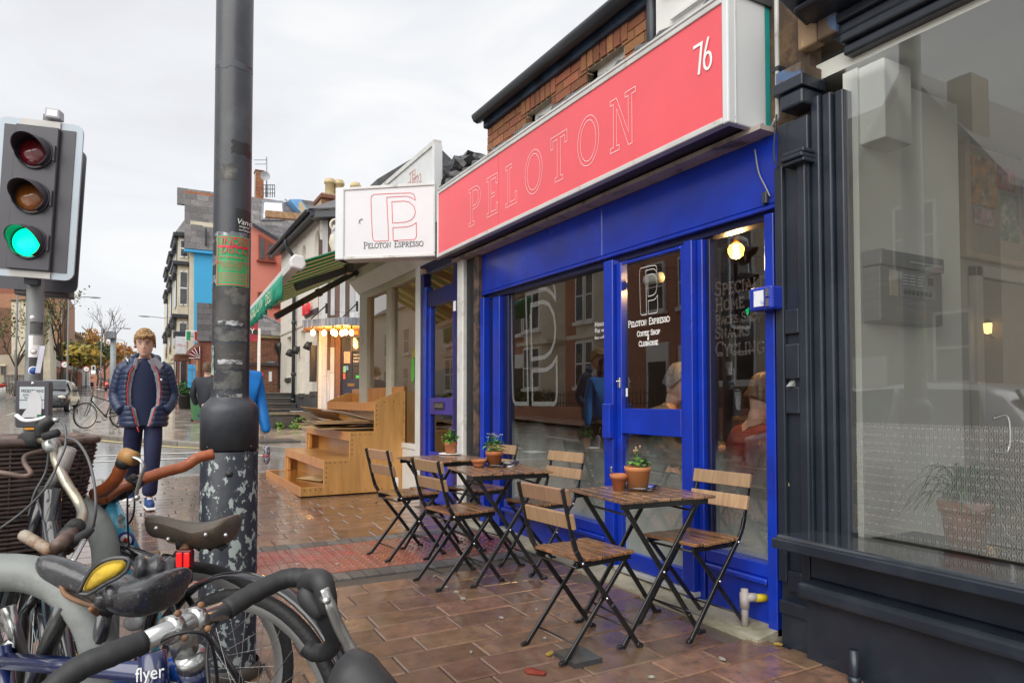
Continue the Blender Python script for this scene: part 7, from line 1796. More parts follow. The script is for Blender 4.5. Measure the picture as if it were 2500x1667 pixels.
# ================================================================ lamp post
LX,LY = .372,3.20
lp = thing('lamp_post',(LX,LY,0),'black lamp post with flaking base and an INDIE DISCO poster','lamp post')
m_lpb = mat('post_black',(.030,.033,.042),.42,var=.25,scale=4,bump=.15,bscale=30,c2=(.055,.058,.065),pscale=5,thr=.58,soft=.1)
m_flk = mat('post_flaking',(.018,.021,.032),.4,var=.2,scale=5,bump=.2,bscale=24,c2=(.30,.345,.33),pscale=30,thr=.565,soft=.012,stretch=(1,1,.75),det=6)
rs,rb = .0775,.1175
zsh = on_y(560,968,LY).z; zj = on_y(560,1096,LY).z
def oct_ring(r,z,n=32): return [V((LX + r * math.cos(2 * math.pi * k / n),LY + r * math.sin(2 * math.pi * k / n),z)) for k in range(n)]
mb = MB(); mb.lathe([(rb + .006,-.05),(rb + .006,gz(LY) + .02),(rb,gz(LY) + .03),(rb,zj - .012),(rb - .004,zj - .004),(0,zj - .004)],40,(LX,LY,0)); base = mb.build('base',m_flk,lp)
mb = MB(); prof_ = [(0,zj),(rb + .002,zj),(rb + .002,zj + .16)] + [(rs + (rb + .002 - rs) * (.5 + .5 * math.cos(math.pi * k / 8)),zj + .16 + .075 * (k / 8) ** .8 + (.0)) for k in range(1,9)] + [(rs,zsh + .04),(rs,6.5),(0,6.5)]
mb.lathe(prof_,40,(LX,LY,0)); shaft = mb.build('shaft',m_lpb,lp)
uc_ = 563.
def cyl(a,b,r): # a: offset across (m, camera side), b: height
 th0 = math.atan2(-LY,-LX) ; th = th0 + math.asin(max(-.999,min(.999,a / r)))
 return V((LX + r * math.cos(th),LY + r * math.sin(th),b))
def patch(u0,u1,v0,v1,m,name,r=rs,off=.0015,parent=None,jag=0,seed=1):
 """a sticker wrapped round the post, from photo edges"""
 zz0,zz1 = on_y(563,v1,LY - r).z,on_y(563,v0,LY - r).z; k = (LY - r * .7) * 1.0 / (_F * 1.08); rg = random.Random(seed)
 a0 = max(-r * .98,(u0 - uc_) * 2.86 / _F); a1 = min(r * .98,(u1 - uc_) * 2.86 / _F)
 n,mrow = 10,6; mb = MB(); vs = []
 for j in range(mrow + 1):
  for i in range(n + 1):
   e_ = rg.uniform(-jag,jag) if (i in (0,n) or j in (0,mrow)) else 0
   vs.append(cyl(a0 + (a1 - a0) * i / n + (e_ if i in (0,n) else 0),zz0 + (zz1 - zz0) * j / mrow + (e_ if j in (0,mrow) else 0),r + off))
 mb.add(vs,[(j * (n + 1) + i,j * (n + 1) + i + 1,(j + 1) * (n + 1) + i + 1,(j + 1) * (n + 1) + i) for j in range(mrow) for i in range(n)],0,True)
 return mb.build(name,m,parent or shaft)
def cyl_text(s,u,v,size,m,parent,off=.0075,sx=1,shear=0,align='LEFT'):
 c = bpy.data.curves.new('t','FONT'); c.body = s; c.size = size; c.shear = shear; c.resolution_u = 2; c.align_x = align
 t = bpy.data.objects.new('t',c); me = bpy.data.meshes.new_from_object(t); bpy.data.objects.remove(t); bpy.data.curves.remove(c)
 a0 = (u - uc_) * 2.86 / _F; z0 = on_y(563,v,LY - rs).z; o_ = wloc(parent)
 for q in me.vertices: q.co = cyl(a0 + q.co.x * sx,z0 + q.co.y,rs + off) - o_
 me.materials.clear(); me.materials.append(m); ob = bpy.data.objects.new('lettering',me); col.objects.link(ob); ob.parent = parent; return ob
m_tape = mat('tape_clear',(.15,.15,.18),.25,var=.4,scale=30,c2=(.5,.5,.52),pscale=40,thr=.62)
m_gum1 = mat('paste_grey',(.13,.13,.12),.6,var=.4,scale=12,c2=(.03,.03,.035),pscale=12,thr=.55)
m_gum2 = mat('paste_dark',(.055,.052,.05),.55,var=.4,scale=10,c2=(.16,.15,.13),pscale=16,thr=.64)
for k,(u0,u1,v0,v1,m_) in enumerate(((528,572,400,438,m_gum2),(560,606,340,372,m_blk),(518,606,145,162,mat('band_grey',(.07,.075,.085),.5)),(519,606,566,592,m_tape),(516,530,622,645,m_tape),(516,530,670,690,m_tape),(524,600,800,832,m_gum1),(520,600,700,792,m_gum2),(514,600,840,900,m_gum2),(524,590,905,950,m_gum1),(563,600,715,742,m_gum1))):
 patch(u0,u1,v0,v1,m_,'sticker_residue',off=.0008 + k * .0001,jag=.006,seed=k)
st1 = patch(571,606,507,563,m_blk,'black_sticker',off=.002); cyl_text('Vandal',573,545,.034,m_prnt,st1,shear=.2,sx=.9); cyl_text('original',579,553,.014,m_prnt,st1); cyl_text('vandalsigns',578,561,.011,m_prnt,st1)
pst = patch(527,604,575,698,mat('poster_green',(.025,.35,.125),.35,var=.15,scale=6),'poster',off=.0028)
m_pr = mat('poster_red',(.68,.03,.06),.4)
cyl_text('INDIE',536,598,.044,m_pr,pst,sx=.98,shear=.1); cyl_text('DISCO',536,619,.044,m_pr,pst,sx=.88,shear=.1)
patch(530,602,599,605,m_pr,'poster_band',off=.0036,parent=pst)
for i,(s,v,sz) in enumerate((('with special guests',630,.014),('FRIDAY 30TH NOVEMBER',642,.012),('THE BULLINGDON',648,.012),('COWLEY ROAD',654,.012),('doors 10pm till late',660,.010))): cyl_text(s,563,v,sz,m_pr,pst,align='CENTER')
for v in (666,671,676,681,686): patch(533,599,v,v + 1.2,m_pr,'poster_line',off=.0036,parent=pst)
for u0,u1,v0,v1 in ((529,602,578,580),(529,602,693,695.5),(529,531,580,693),(600,602,580,693)): patch(u0,u1,v0,v1,m_pr,'poster_border',off=.0036,parent=pst)
patch(512,524,842,915,mat('sticker_pale',(.35,.45,.40),.5,var=.4,scale=20,c2=(.05,.06,.06),pscale=14,thr=.58),'round_sticker',off=.003,jag=.002)
for k,v in enumerate((783,878,962)):
 patch(533,590,v,v + 11,mat('scrape_white_%d' % k,(.5,.5,.5),.5,c2=(.03,.03,.035),pscale=22,thr=.5),'scraped_tape',off=.003,jag=.003,seed=k + 40)
mb = MB(); pz_ = cyl(0,0,rb); zk = on_y(558,1157,LY - rb).z; nrm = V((-LX,-LY,0)).normalized()
M_ = nrm.to_track_quat('Z','Y').to_matrix().to_4x4(); cpt = V((LX,LY,zk)) + nrm * (rb - .002)
mb.lathe([(0,.006),(.007,.006),(.009,.002),(.014,.004),(.016,.0)],14,cpt,M_); mb.build('door_lock',m_blk,base)
for a_ in (-.085,.085): mb = MB(); q = cyl(a_,zj + .015,rb); mb.sph(q,.006,8,6); mb.build('bolt',m_lpb,shaft)
mb = MB(); mb.lathe([(rb + .012,0),(rb + .03,0),(rb + .012,.05)],30,(LX,LY,gz(LY))); mb.build('mortar_collar',mat('mortar_wet',(.12,.11,.1),.5),lp)
# ================================================================ traffic signal
tp = at_d(82,950,5.1); TX,TY = tp.x,tp.y
tl = thing('traffic_light',(TX,TY,gz(TY)),'large traffic light on a stickered grey pole, green lamp lit','traffic light')
m_gal = mat('pole_galvanised',(.21,.22,.22),.5,var=.3,scale=3,c2=(.10,.105,.10),pscale=4,thr=.58,bump=.1,bscale=30)
mb = MB(); mb.tube([(TX,TY,-.1),(TX,TY,3.2)],.0575,20); tpole = mb.build('pole',m_gal,tl)
nv = V((-.30,-.954,-.02)).normalized(); rv = V((.954,-.30,0)).normalized(); uv_ = rv.cross(nv) * -1
if uv_.z < 0: uv_ = -uv_
ro = R(-3.0); rv2 = rv * math.cos(ro) + uv_ * math.sin(ro); uv2 = uv_ * math.cos(ro) - rv * math.sin(ro)
hc = at_d(86,485,4.93)
hf_ = lambda a,b,d: hc + rv2 * a + uv2 * b + nv * d           # d towards the viewer
def rrect(w,h,r,n=5): return [(sx * (w - r) + r * math.cos(R(a)),sy * (h - r) + r * math.sin(R(a))) for sx,sy,a0 in ((1,1,0),(-1,1,90),(-1,-1,180),(1,-1,270)) for a in [a0 + 90 * k / n for k in range(n + 1)]]
m_tb = mat('signal_black',(.065,.063,.075),.4,var=.15,scale=3); m_ref = mat('signal_border',(.45,.52,.58),.35,var=.05,scale=2); m_plt = mat('signal_plate',(.52,.51,.48),.4)
mb = MB(); mb.prism(rrect(.278,.572,.06),hf_,-.03,-.012); bd = mb.build('backing_board',m_ref,tl)
mb = MB(); mb.prism([(-.232,-.52),(.232,-.52),(.232,.52),(-.232,.52)],hf_,-.0115,-.006); mb.build('black_field',m_tb,bd)
for s in (-1,1): mb = MB(); mb.prism([(-.13,s * .572 - (.05 if s > 0 else 0)),(.13,s * .572 - (.05 if s > 0 else 0)),(.13,s * .572 + (0 if s > 0 else .05)),(-.13,s * .572 + (0 if s > 0 else .05))],hf_,-.0115,.002); mb.build('end_plate',m_plt,bd)
mb = MB(); mb.prism([(-.145,-.52),(.135,-.52),(.135,.52),(-.145,.52)],hf_,-.0055,.03); hb = mb.build('signal_housing',m_tb,tl,.006)
def lens_mat(n,c,e=0): return mat(n,c,.15,var=.1,emit=c if e else None,estr=e,coat=.6)
lens = [(.325,lens_mat('lens_red',(.14,.008,.015))),(.0,lens_mat('lens_amber',(.26,.08,.012))),(-.325,emis('lens_green_lit',(.0,.86,.32),1.05))]
B3 = Matrix((rv2,uv2,nv)).transposed().to_4x4()
for i,(b,m_) in enumerate(lens):
 c = hf_(-.012,b,.03); mb = MB(); mb.lathe([(.102,.0),(.09,.022),(.05,.038),(0,.043)],24,c,B3); mb.build('lens',m_,hb)
 # hood: a half-open tube, longest on top
 n,mm = 28,5; vs = []
 for j in range(mm + 1):
  for k in range(n + 1):
   an = R(-62 + 304 * k / n); L = (.065 + .125 * max(0,math.sin(an * .93 + .12)) ** .8) * j / mm; rr_ = .113 - .006 * j / mm
   vs.append(hf_(-.012,b,.028) + rv2 * rr_ * math.cos(an) + uv2 * (rr_ * math.sin(an) - .10 * (j / mm) ** 2 * L) + nv * L)
 mb = MB(); mb.add(vs,[(j * (n + 1) + k,j * (n + 1) + k + 1,(j + 1) * (n + 1) + k + 1,(j + 1) * (n + 1) + k) for j in range(mm) for k in range(n)],0,True)
 ho = mb.build('hood',m_tb,hb,fix=False); so = ho.modifiers.new('thick','SOLIDIFY'); so.thickness = .004
 mb = MB(); mb.lathe([(.116,0),(.122,.0),(.122,.02),(.116,.022)],24,hf_(-.012,b,.028),B3); mb.build('lens_ring',m_tb,hb)
 mb = MB(); mb.prism([(.112,b - .05),(.125,b - .05),(.125,b + .06),(.112,b + .06)],hf_,.03,.05); mb.build('hinge',m_tb,hb)
sc_ = hf_(.12,.63,-.02); mb = MB(); mb.prism([(.03,.59),(.13,.59),(.125,.66),(.03,.665)],hf_,-.06,.02); sd3 = mb.build('detector',mat('detector_grey',(.40,.39,.42),.5),tl,.006)
mb = MB(); mb.prism([(.045,.605),(.115,.605),(.113,.648),(.045,.65)],hf_,.0205,.023); mb.build('detector_window',m_prnt,sd3)
mb = MB(); mb.prism([(.0,.572),(.05,.572),(.05,.63),(.0,.63)],hf_,-.07,-.03); mb.build('detector_bracket',m_gal,sd3)
hc2 = at_d(92,532,5.27); hb2 = lambda a,b,d: hc2 + rv2 * a + uv2 * b + nv * d
mb = MB(); mb.prism(rrect(.305,.562,.06),hb2,-.02,0); rb_ = mb.build('rear_board',m_tb,tl)
mb = MB(); mb.prism([(-.14,-.60),(.24,-.60),(.24,.5),(-.14,.5)],hb2,-.14,-.021); mb.build('rear_housing',mat('housing_brown',(.07,.055,.055),.5),rb_,.01)
mb = MB(); q = hf_(-.01,-.59,-.04); mb.bar((TX,TY,q.z + .02),q,.08,.05); mb.bar((TX,TY,3.1),hf_(0,.5,-.04),.06,.05); mb.build('bracket',m_gut,tl)
# stickers on the pole
def pst_(u0,u1,v0,v1,m,name,off=.001):
 r = .0575; zz0,zz1 = on_y(82,v1,TY - .05).z,on_y(82,v0,TY - .05).z; th0 = math.atan2(-TY,-TX); mb = MB(); vs = []; n = 8
 for j in (0,1):
  for i in range(n + 1):
   a = ((u0 + (u1 - u0) * i / n) - 82) * 5.05 / _F; th = th0 + math.asin(max(-.99,min(.99,a / r))); vs.append(V((TX + (r + off) * math.cos(th),TY + (r + off) * math.sin(th),zz0 + (zz1 - zz0) * j)))
 mb.add(vs,[(i,i + 1,n + 2 + i,n + 1 + i) for i in range(n)],0,True); return mb.build(name,m,tpole)
pst_(70,93,819,872,m_prnt,'white_sticker'); pst_(79,99,819,842,m_plt,'grey_sticker',.0015); pst_(72,98,785,815,m_gum1,'sticker_residue')
pst_(72,95,872,895,m_gum2,'sticker_residue')
for (u,v,r_,m_,nm) in ((79,775,.016,m_prnt,'round_sticker'),(82,905,.033,m_prnt,'round_sticker'),(82,858,.020,mat('icon_red',(.35,.12,.1),.5),'round_icon')):
 p = at_d(u,v,5.02); mb = MB(); M_ = V((-TX,-TY,0)).normalized().to_track_quat('Z','Y').to_matrix().to_4x4(); mb.lathe([(r_,0),(r_,.003),(0,.003)],20,p,M_); so_ = mb.build(nm,m_,tpole)
 if nm != 'round_sticker' or r_ > .03: mb = MB(); mb.lathe([(r_ * .82,.0032),(r_ * .82,.004),(0,.004)],20,p,M_); mb.build('disc_centre',mat('disc_blue',(.03,.10,.35),.5) if r_ > .03 else m_prnt,so_)
a,b = at_d(92,910,4.99),at_d(104,844,4.99); mb = MB(); cd2 = rv * .0175
mb.add([a - cd2,a + cd2,b + cd2,b - cd2,a - cd2 + V((0,.002,0)),a + cd2 + V((0,.002,0)),b + cd2 + V((0,.002,0)),b - cd2 + V((0,.002,0))],[(0,1,2,3),(4,5,6,7),(0,1,5,4),(2,3,7,6),(1,2,6,5),(0,3,7,4)]); mb.build('hanging_label',mat('label_lilac',(.6,.6,.7),.5),tpole)
# push button unit
pbc = at_d(79,986,4.95); pf_ = lambda a,b,d: pbc + rv * a + V((0,0,b)) + nv * d
pbu = thing('push_button_box',pbc - V((0,0,.17)),'black pedestrian push button box with torn PEDESTRIANS notice','push button box')
mb = MB(); mb.prism(rrect(.110,.170,.02),pf_,-.06,.0); mb.build('box_case',m_tb,pbu,.006)
m_np = mat('notice_white',(.55,.60,.62),.4,var=.08); m_nt = mat('notice_torn',(.62,.62,.64),.5,var=.1)
mb = MB(); mb.prism([(-.082,-.10),(.078,-.10),(.078,.125),(-.082,.125)],pf_,.0,.004); ntc = mb.build('notice_panel',m_np,pbu)
text(pbu,'PEDESTRIANS',.030,m_blk,pf_(-.072,.085,.006),rv,(0,0,1),sx=.80); text(pbu,'push button',.021,m_blk,pf_(-.06,.062,.006),rv,(0,0,1)); text(pbu,'for signal',.021,m_blk,pf_(-.05,.04,.006),rv,(0,0,1))
mb = MB(); mb.prism([(-.082,.028),(.078,.028),(.078,.032),(-.082,.032)],pf_,.004,.006); mb.build('notice_rule',m_blk,pbu)
mb = MB(); mb.prism([(-.082,-.1),(.078,-.1),(.078,-.035),(-.082,-.035)],pf_,.004,.0055); mb.build('wait_panel',m_blk,pbu)
mb = MB(); mb.prism([(-.07,-.098),(.06,-.095),(.065,.01),(.055,.06),(.02,.10),(-.005,.09),(-.03,.03),(-.02,-.02),(-.045,-.05)],pf_,.0062,.0085); mb.build('torn_paper',m_nt,pbu)
mb = MB(); mb.prism([(.035,-.097),(.065,-.097),(.065,-.075),(.035,-.075)],pf_,.009,.0095); mb.build('green_symbol',mat('green_dim',(.02,.16,.07),.5),pbu)
mb = MB(); mb.lathe([(0,.008),(.011,.006),(.013,0)],12,pf_(0,.148,.0),Matrix((rv,V((0,0,1)),nv)).transposed().to_4x4()); mb.build('sensor',m_chrome,pbu)
mb = MB(); mb.prism([(-.05,-.185),(.05,-.185),(.05,-.171),(-.05,-.171)],pf_,-.05,-.004); mb.build('tactile_cone',mat('amber_strip',(.75,.30,.01),.4),pbu)
# ================================================================ bicycles and hoops
m_chr = mat('steel_silver',(.52,.52,.51),.25,metal=.85,var=.15,scale=9); m_tyre = mat('tyre_rubber',(.022,.022,.023),.7,bump=.4,bscale=90)
m_rim = mat('rim_alloy',(.55,.55,.54),.3,metal=.6,var=.08); m_btape = mat('bar_tape_black',(.020,.020,.022),.6,bump=.15,bscale=40)
m_brown = mat('bar_tape_brown',(.30,.075,.022),.35,var=.2,scale=20,bump=.15,bscale=60,coat=.3); m_rub = mat('rubber_grey',(.028,.028,.03),.55,var=.2)
m_cab = mat('cable_black',(.02,.02,.022),.4); m_bkf = mat('bike_black',(.012,.012,.016),.2,coat=.8,var=.3); m_bbl = mat('bike_light_blue',(.10,.50,.70),.25,coat=.8,var=.06)
m_nvy = mat('bike_navy',(.008,.018,.09),.2,coat=.9,var=.2); m_gold = mat('decal_gold',(.50,.33,.07),.35); m_goldbar = mat('bar_tarnished',(.42,.36,.22),.3,metal=.75,var=.35,scale=10,c2=(.5,.48,.44),pscale=6,thr=.52)
m_lea = mat('saddle_brown',(.105,.082,.062),.45,var=.15,scale=10,bump=.25,bscale=120); m_sblk = mat('saddle_black_wet',(.038,.038,.042),.22,var=.2,scale=30,bump=.25,bscale=60,c2=(.16,.16,.165),pscale=120,thr=.66,soft=.03,coat=.3)
m_foam = mat('foam_yellow',(.62,.42,.035),.8,var=.2,scale=12,bump=.4,bscale=50,c2=(.35,.22,.03),pscale=7,thr=.62); m_rustm = mat('rusty_steel',(.22,.11,.05),.6,var=.5,scale=14,c2=(.45,.4,.33),pscale=9,thr=.55)
m_wick = mat('wicker_dark',(.045,.028,.024),.5,var=.5,scale=30); m_wick2 = mat('wicker_edge',(.11,.07,.055),.45,var=.4,scale=20)
class Bike:
 """one bicycle, built about its own origin (x forward, z up, y left) and then stood in place"""
 def __init__(s,label,bb,h,frame,lean=0):
  s.t = thing('bicycle',(0,0,0),label,'bicycle','bicycles parked at the hoops'); s.f = frame
  s.h = V((h[0],h[1],0)).normalized(); s.bb = V((bb[0],bb[1],gz(bb[1]))); s.lean = lean
  s.M = Matrix.Translation(s.bb) @ Matrix((s.h,V((-s.h.y,s.h.x,0)),V((0,0,1)))).transposed().to_4x4() @ Matrix.Rotation(lean,4,'X'); s.Mi = s.M.inverted()
 def L(s,p): return s.Mi @ V(p)                                # a measured place in the street, in the bicycle's own frame
 def px(s,u,v,t): return s.L(at_d(u,v,t))
 def tube(s,nm,pts,r,m,n=8,par=None,**k): mb = MB(); mb.tube(pts,r,n,**k); return mb.build(nm,m,par or s.t)
 def wheel(s,x,guard=None,r=.335,rim=None,z=.34,gm=None):
  M_ = Matrix.Rotation(math.pi / 2,4,'X'); c = (x,0,z)
  mb = MB(); mb.lathe([(r - .026,-.013),(r - .01,-.018),(r + .002,-.012),(r + .005,0),(r + .002,.012),(r - .01,.018),(r - .026,.013)],56,c,M_); w = mb.build('wheel',m_tyre,s.t)
  mb = MB(); mb.lathe([(r - .024,-.012),(r - .05,-.010),(r - .056,0),(r - .05,.010),(r - .024,.012)],56,c,M_); mb.build('rim',rim or m_rim,w)
  mb = MB()
  for k in range(28):
   a = k * 2 * math.pi / 28; o = .5 if k % 4 < 2 else -.5; y = .022 if k % 2 else -.022
   mb.tube([(x + .02 * math.cos(a + o),y,z + .02 * math.sin(a + o)),(x + (r - .05) * math.cos(a),0,z + (r - .05) * math.sin(a))],.0011,4,cap=False)
  tag(mb.build('spokes',m_chr,w),kind='stuff')
  mb = MB(); mb.lathe([(0,-.05),(.012,-.05),(.012,-.03),(.022,-.026),(.015,0),(.022,.026),(.012,.03),(.012,.05),(0,.05)],12,c,M_); mb.build('hub',m_chr,w)
  if guard:
   a0,a1,gr = guard; pts = []; mb = MB(); vs = []; n = 30
   for k in range(n + 1):
    a = R(a0 + (a1 - a0) * k / n)
    for j in range(7): q = R(-70 + 140 * j / 6); rr_ = gr + .018 * (math.cos(q) - 1); vs.append((x + rr_ * math.cos(a),.026 * math.sin(q) / .94,z + rr_ * math.sin(a)))
   mb.add(vs,[(k * 7 + j,k * 7 + j + 1,k * 7 + 8 + j,k * 7 + 7 + j) for k in range(n) for j in range(6)],0,True); g = mb.build('mudguard',gm or m_bkf,w,fix=False); so = g.modifiers.new('t','SOLIDIFY'); so.thickness = .002
   return w,g
  return w,None
 def frame(s,seat_z=.72,head=(.40,.88,.445,.70),r=.016,step=False,fork_x=.60):
  f,t = s.f,s.t; hx0,hz0,hx1,hz1 = head; st = (-.17 * (seat_z - .28) / .5,0,seat_z); fr = bpy.data.objects.new('frame',None); col.objects.link(fr); fr.parent = t; s.fr = fr
  s.tube('seat_tube',[(0,0,.28),st],r,f,par=fr); s.tube('head_tube',[(hx0,0,hz0),(hx1,0,hz1)],r * 1.25,f,12,fr)
  s.dt = s.tube('down_tube',[(0,0,.28),(hx1 - .01,0,hz1 + .03)],r * 1.15,f,par=fr)
  s.tube('top_tube',[(st[0] * .5,0,.52),(hx1 - .02,0,hz1 + .1)] if step else [(st[0],0,seat_z - .03),(hx0 + .01,0,hz0 - .03)],r,f,par=fr)
  for y in (-.06,.06):
   s.tube('stay',[(-.02,y * .4,.28),(-.44,y,.34)],r * .55,f,6,fr); s.tube('stay',[(st[0],y * .3,seat_z - .05),(-.44,y,.34)],r * .5,f,6,fr)
   s.tube('fork_blade',[(hx1,y * .4,hz1 - .01),(hx1 + .03,y * .75,hz1 - .06),(hx1 + .08,y * .8,.48),(fork_x,y * .85,.34)],r * .7,f,8,fr)
  mb = MB(); M_ = Matrix.Rotation(math.pi / 2,4,'X'); mb.lathe([(.085,-.004),(.09,0),(.085,.004),(.06,.003),(.06,-.003)],28,(0,-.05,.28),M_); cr = mb.build('crankset',m_chr,t)
  for q,y in ((1,-.07),(-1,.07)): s.tube('crank',[(0,y,.28),(.12 * q,y,.28 - .12 * q)],.009,m_chr,6,cr); mb = MB(); mb.box(.12 * q - .045,.12 * q + .045,y - .045 * q - .05,y - .045 * q + .05,.265 - .12 * q,.29 - .12 * q); mb.build('pedal',m_tyre,cr,.006)
  s.tube('chain',[(0,-.05,.37),(-.44,-.05,.375),(-.475,-.05,.34),(-.44,-.05,.305),(0,-.05,.19)],.004,m_rub,4)
  s.st = V(st)
 def saddle(s,c,m,Ls=.275,W=.15,back=1.0,nose=.024,tilt=0,post=None,rails=True,yaw=0,deep=.038):
  c = V(c); Ry = Matrix.Rotation(yaw,3,'Z'); rings = []; n = 18
  for k in range(15):
   f = k / 14; x = .5 * Ls - f * Ls; w = nose + (W / 2 - nose) * (1 / (1 + math.exp(-(f - .58) * 13))); w *= (1 if f < .95 else .86) * (.62 if k == 0 else 1)
   top = .010 * math.cos((f - .05) * 6.0) + .012 * (f > .7) * (f - .7) / .3 + x * tilt; dr = (deep + .018 * math.exp(-((f - .85) / .2) ** 2)) * (.6 if k == 0 else 1)
   rg_ = []
   for j in range(n):
    a = 2 * math.pi * j / n; ca,sa = math.cos(a),math.sin(a)
    z_ = top + (.012 * sa if sa > 0 else dr * sa) - (.010 * abs(ca) ** 3 if sa > 0 else 0); rg_.append(c + Ry @ V((x,w * (abs(ca) ** .7) * (1 if ca > 0 else -1) * (1 if sa > -.5 else .93),z_)))
   rings.append(rg_)
  mb = MB(); mb.loft(rings); sd_ = mb.build('saddle',m,s.t,sub=1)
  if rails:
   for y in (-.02,.02): s.tube('saddle_rail',spline([c + V((.1,y * .4,-.03)),c + V((.06,y,-.055)),c + V((-.05,y,-.055)),c + V((-.1,y * 2,-.03))],4),.004,m_rustm,6,sd_)
  s.tube('seat_post',[s.st - V((0,0,.04)),c + V((-.01,0,-.05))],.0135,post or m_chr,10); s.tube('seat_clamp',[c + V((-.035,0,-.05)),c + V((.03,0,-.05))],.018,m_rub,8,sd_)
  return sd_
 def done(s): s.t.matrix_world = s.M; s.t.location = s.bb; s.t.rotation_euler = s.M.to_euler(); return s
def tape(b,nm,pts,r,m,step=.017,par=None):
 """wound handlebar tape: overlapping turns"""
 pts = [V(p) for p in pts]; q = []; d = 0;
 for a,c in zip(pts,pts[1:]):
  L_ = (c - a).length; k = max(1,int(L_ / .0057))
  for i in range(k): q.append(a.lerp(c,i / k))
 q.append(pts[-1]); return b.tube(nm,q,[r * (1 - .055 * ((i % 3) / 2)) for i in range(len(q))],m,12,par)
# ---- front racing bicycle: silver bars, black tape, navy frame
b4 = Bike('navy racing bicycle nearest the camera with silver stem and black taped drop bars',(-.16,1.615),(.46,-.89),m_nvy)
b4.frame(.70,(.42,.80,.455,.66),.017); b4.wheel(-.44); b4.wheel(.58)
cl = b4.px(449,1524,1.06)
b4.tube('seat_post',[b4.st,b4.px(52,1600,1.42),b4.px(18,1480,1.42)],.0145,m_chr,12); sv = b4.saddle(b4.px(-40,1390,1.45),m_sblk,rails=False)
hT = b4.L(at_d(470,1625,1.10))
b4.tube('head_tube_upper',[hT,b4.px(480,1680,1.12)],.024,m_nvy,16); b4.tube('spacer',[hT,b4.px(464,1596,1.09)],.023,m_chr,16)
sm4 = b4.tube('stem',[b4.px(455,1600,1.10),b4.px(446,1560,1.09),cl],[.020,.022,.026],m_chr,14)
r_end,l_end = b4.px(553,1487,1.13),b4.px(352,1565,.985)
bar4 = b4.tube('handlebar',[l_end,cl,r_end],[.0145,.0162,.0145],m_chr,14)
mb = MB(); fw4 = (b4.L(at_d(449,1524,.9)) - cl).normalized()
ax = (r_end - l_end).normalized(); up4 = ax.cross(fw4).normalized(); up4 = up4 if up4.z > 0 else -up4; f4_ = up4.cross(ax); f4_ = f4_ if f4_.dot(fw4) > 0 else -f4_
for s_ in (-1,1):
 mb = MB(); mb.tube([cl + ax * (.022 * s_ - .009),cl + ax * (.022 * s_ + .009)],.0215,16); mb.build('stem_clamp',m_chr,sm4)
 for q in (-1,1): mb = MB(); mb.lathe([(0,.005),(.0045,.005),(.0055,0)],8,cl + ax * .022 * s_ + up4 * .019 * q + f4_ * .019,f4_.to_track_quat('Z','Y').to_matrix().to_4x4()); mb.build('bolt',m_rustm,sm4)
pts = [r_end] + [b4.px(*p) for p in ((620,1447,1.17),(690,1414,1.205),(735,1409,1.21),(762,1420,1.20))]
tape(b4,'bar_tape',spline(pts,6),.0175,m_btape)
pts = [b4.px(*p) for p in ((770,1440,1.185),(785,1490,1.19),(806,1530,1.20),(816,1560,1.215),(800,1588,1.23),(768,1592,1.24),(748,1578,1.245))]
tape(b4,'bar_tape',spline(pts,6),.0165,m_btape)
hood = b4.tube('brake_hood',spline([b4.px(744,1424,1.21),b4.px(768,1414,1.18),b4.px(786,1420,1.155),b4.px(797,1460,1.15),b4.px(800,1492,1.155)],5),[.016,.018,.019,.020,.020,.020,.0195,.019,.019,.019,.019,.019,.0185,.018,.018,.018,.017,.017,.016,.015,.012],m_rub,14)
b4.tube('brake_hood_lower',spline([b4.px(748,1436,1.19),b4.px(762,1468,1.18),b4.px(790,1502,1.175)],4),[.017,.019,.020,.020,.019,.018,.017,.016,.012],m_rub,12)
b4.tube('brake_lever',spline([b4.px(792,1436,1.10),b4.px(806,1474,1.10),b4.px(828,1530,1.11),b4.px(856,1580,1.12),b4.px(876,1612,1.125)],6),[.009] * 6 + [.0105] * 10 + [.010] * 6 + [.008] * 3,m_chr,10,flat=.55)
mb = MB(); mb.tube([b4.px(786,1462,1.11),b4.px(800,1466,1.09)],.006,8); mb.build('pivot_bolt',m_chr,hood)
pts = [l_end] + [b4.px(*p) for p in ((270,1597,.95),(190,1632,.925),(120,1690,.90),(60,1760,.88))]
tape(b4,'bar_tape',spline(pts,6),.0175,m_btape)
b4.tube('brake_cable',spline([b4.px(545,1500,1.13),b4.px(518,1540,1.08),b4.px(505,1590,1.04),b4.px(508,1660,1.02),b4.px(520,1760,1.0)],6),.0027,m_cab,6)
b4.tube('brake_cable',spline([b4.px(340,1600,1.0),b4.px(420,1550,1.0),b4.px(490,1545,1.02),b4.px(520,1585,1.05),b4.px(535,1700,1.1)],6),.0027,m_cab,6)
nt = b4.tube('top_tube_sleeve',[b4.px(300,1650,1.18),b4.px(420,1632,1.13),b4.px(470,1640,1.11)],.0185,mat('frame_bright_blue',(.01,.09,.42),.2,coat=.9),14)
text(b4.t,'flyer',.030,m_prnt,b4.px(330,1665,1.06),b4.px(400,1652,1.05) - b4.px(330,1665,1.06),up4,shear=.3)
b4.done()
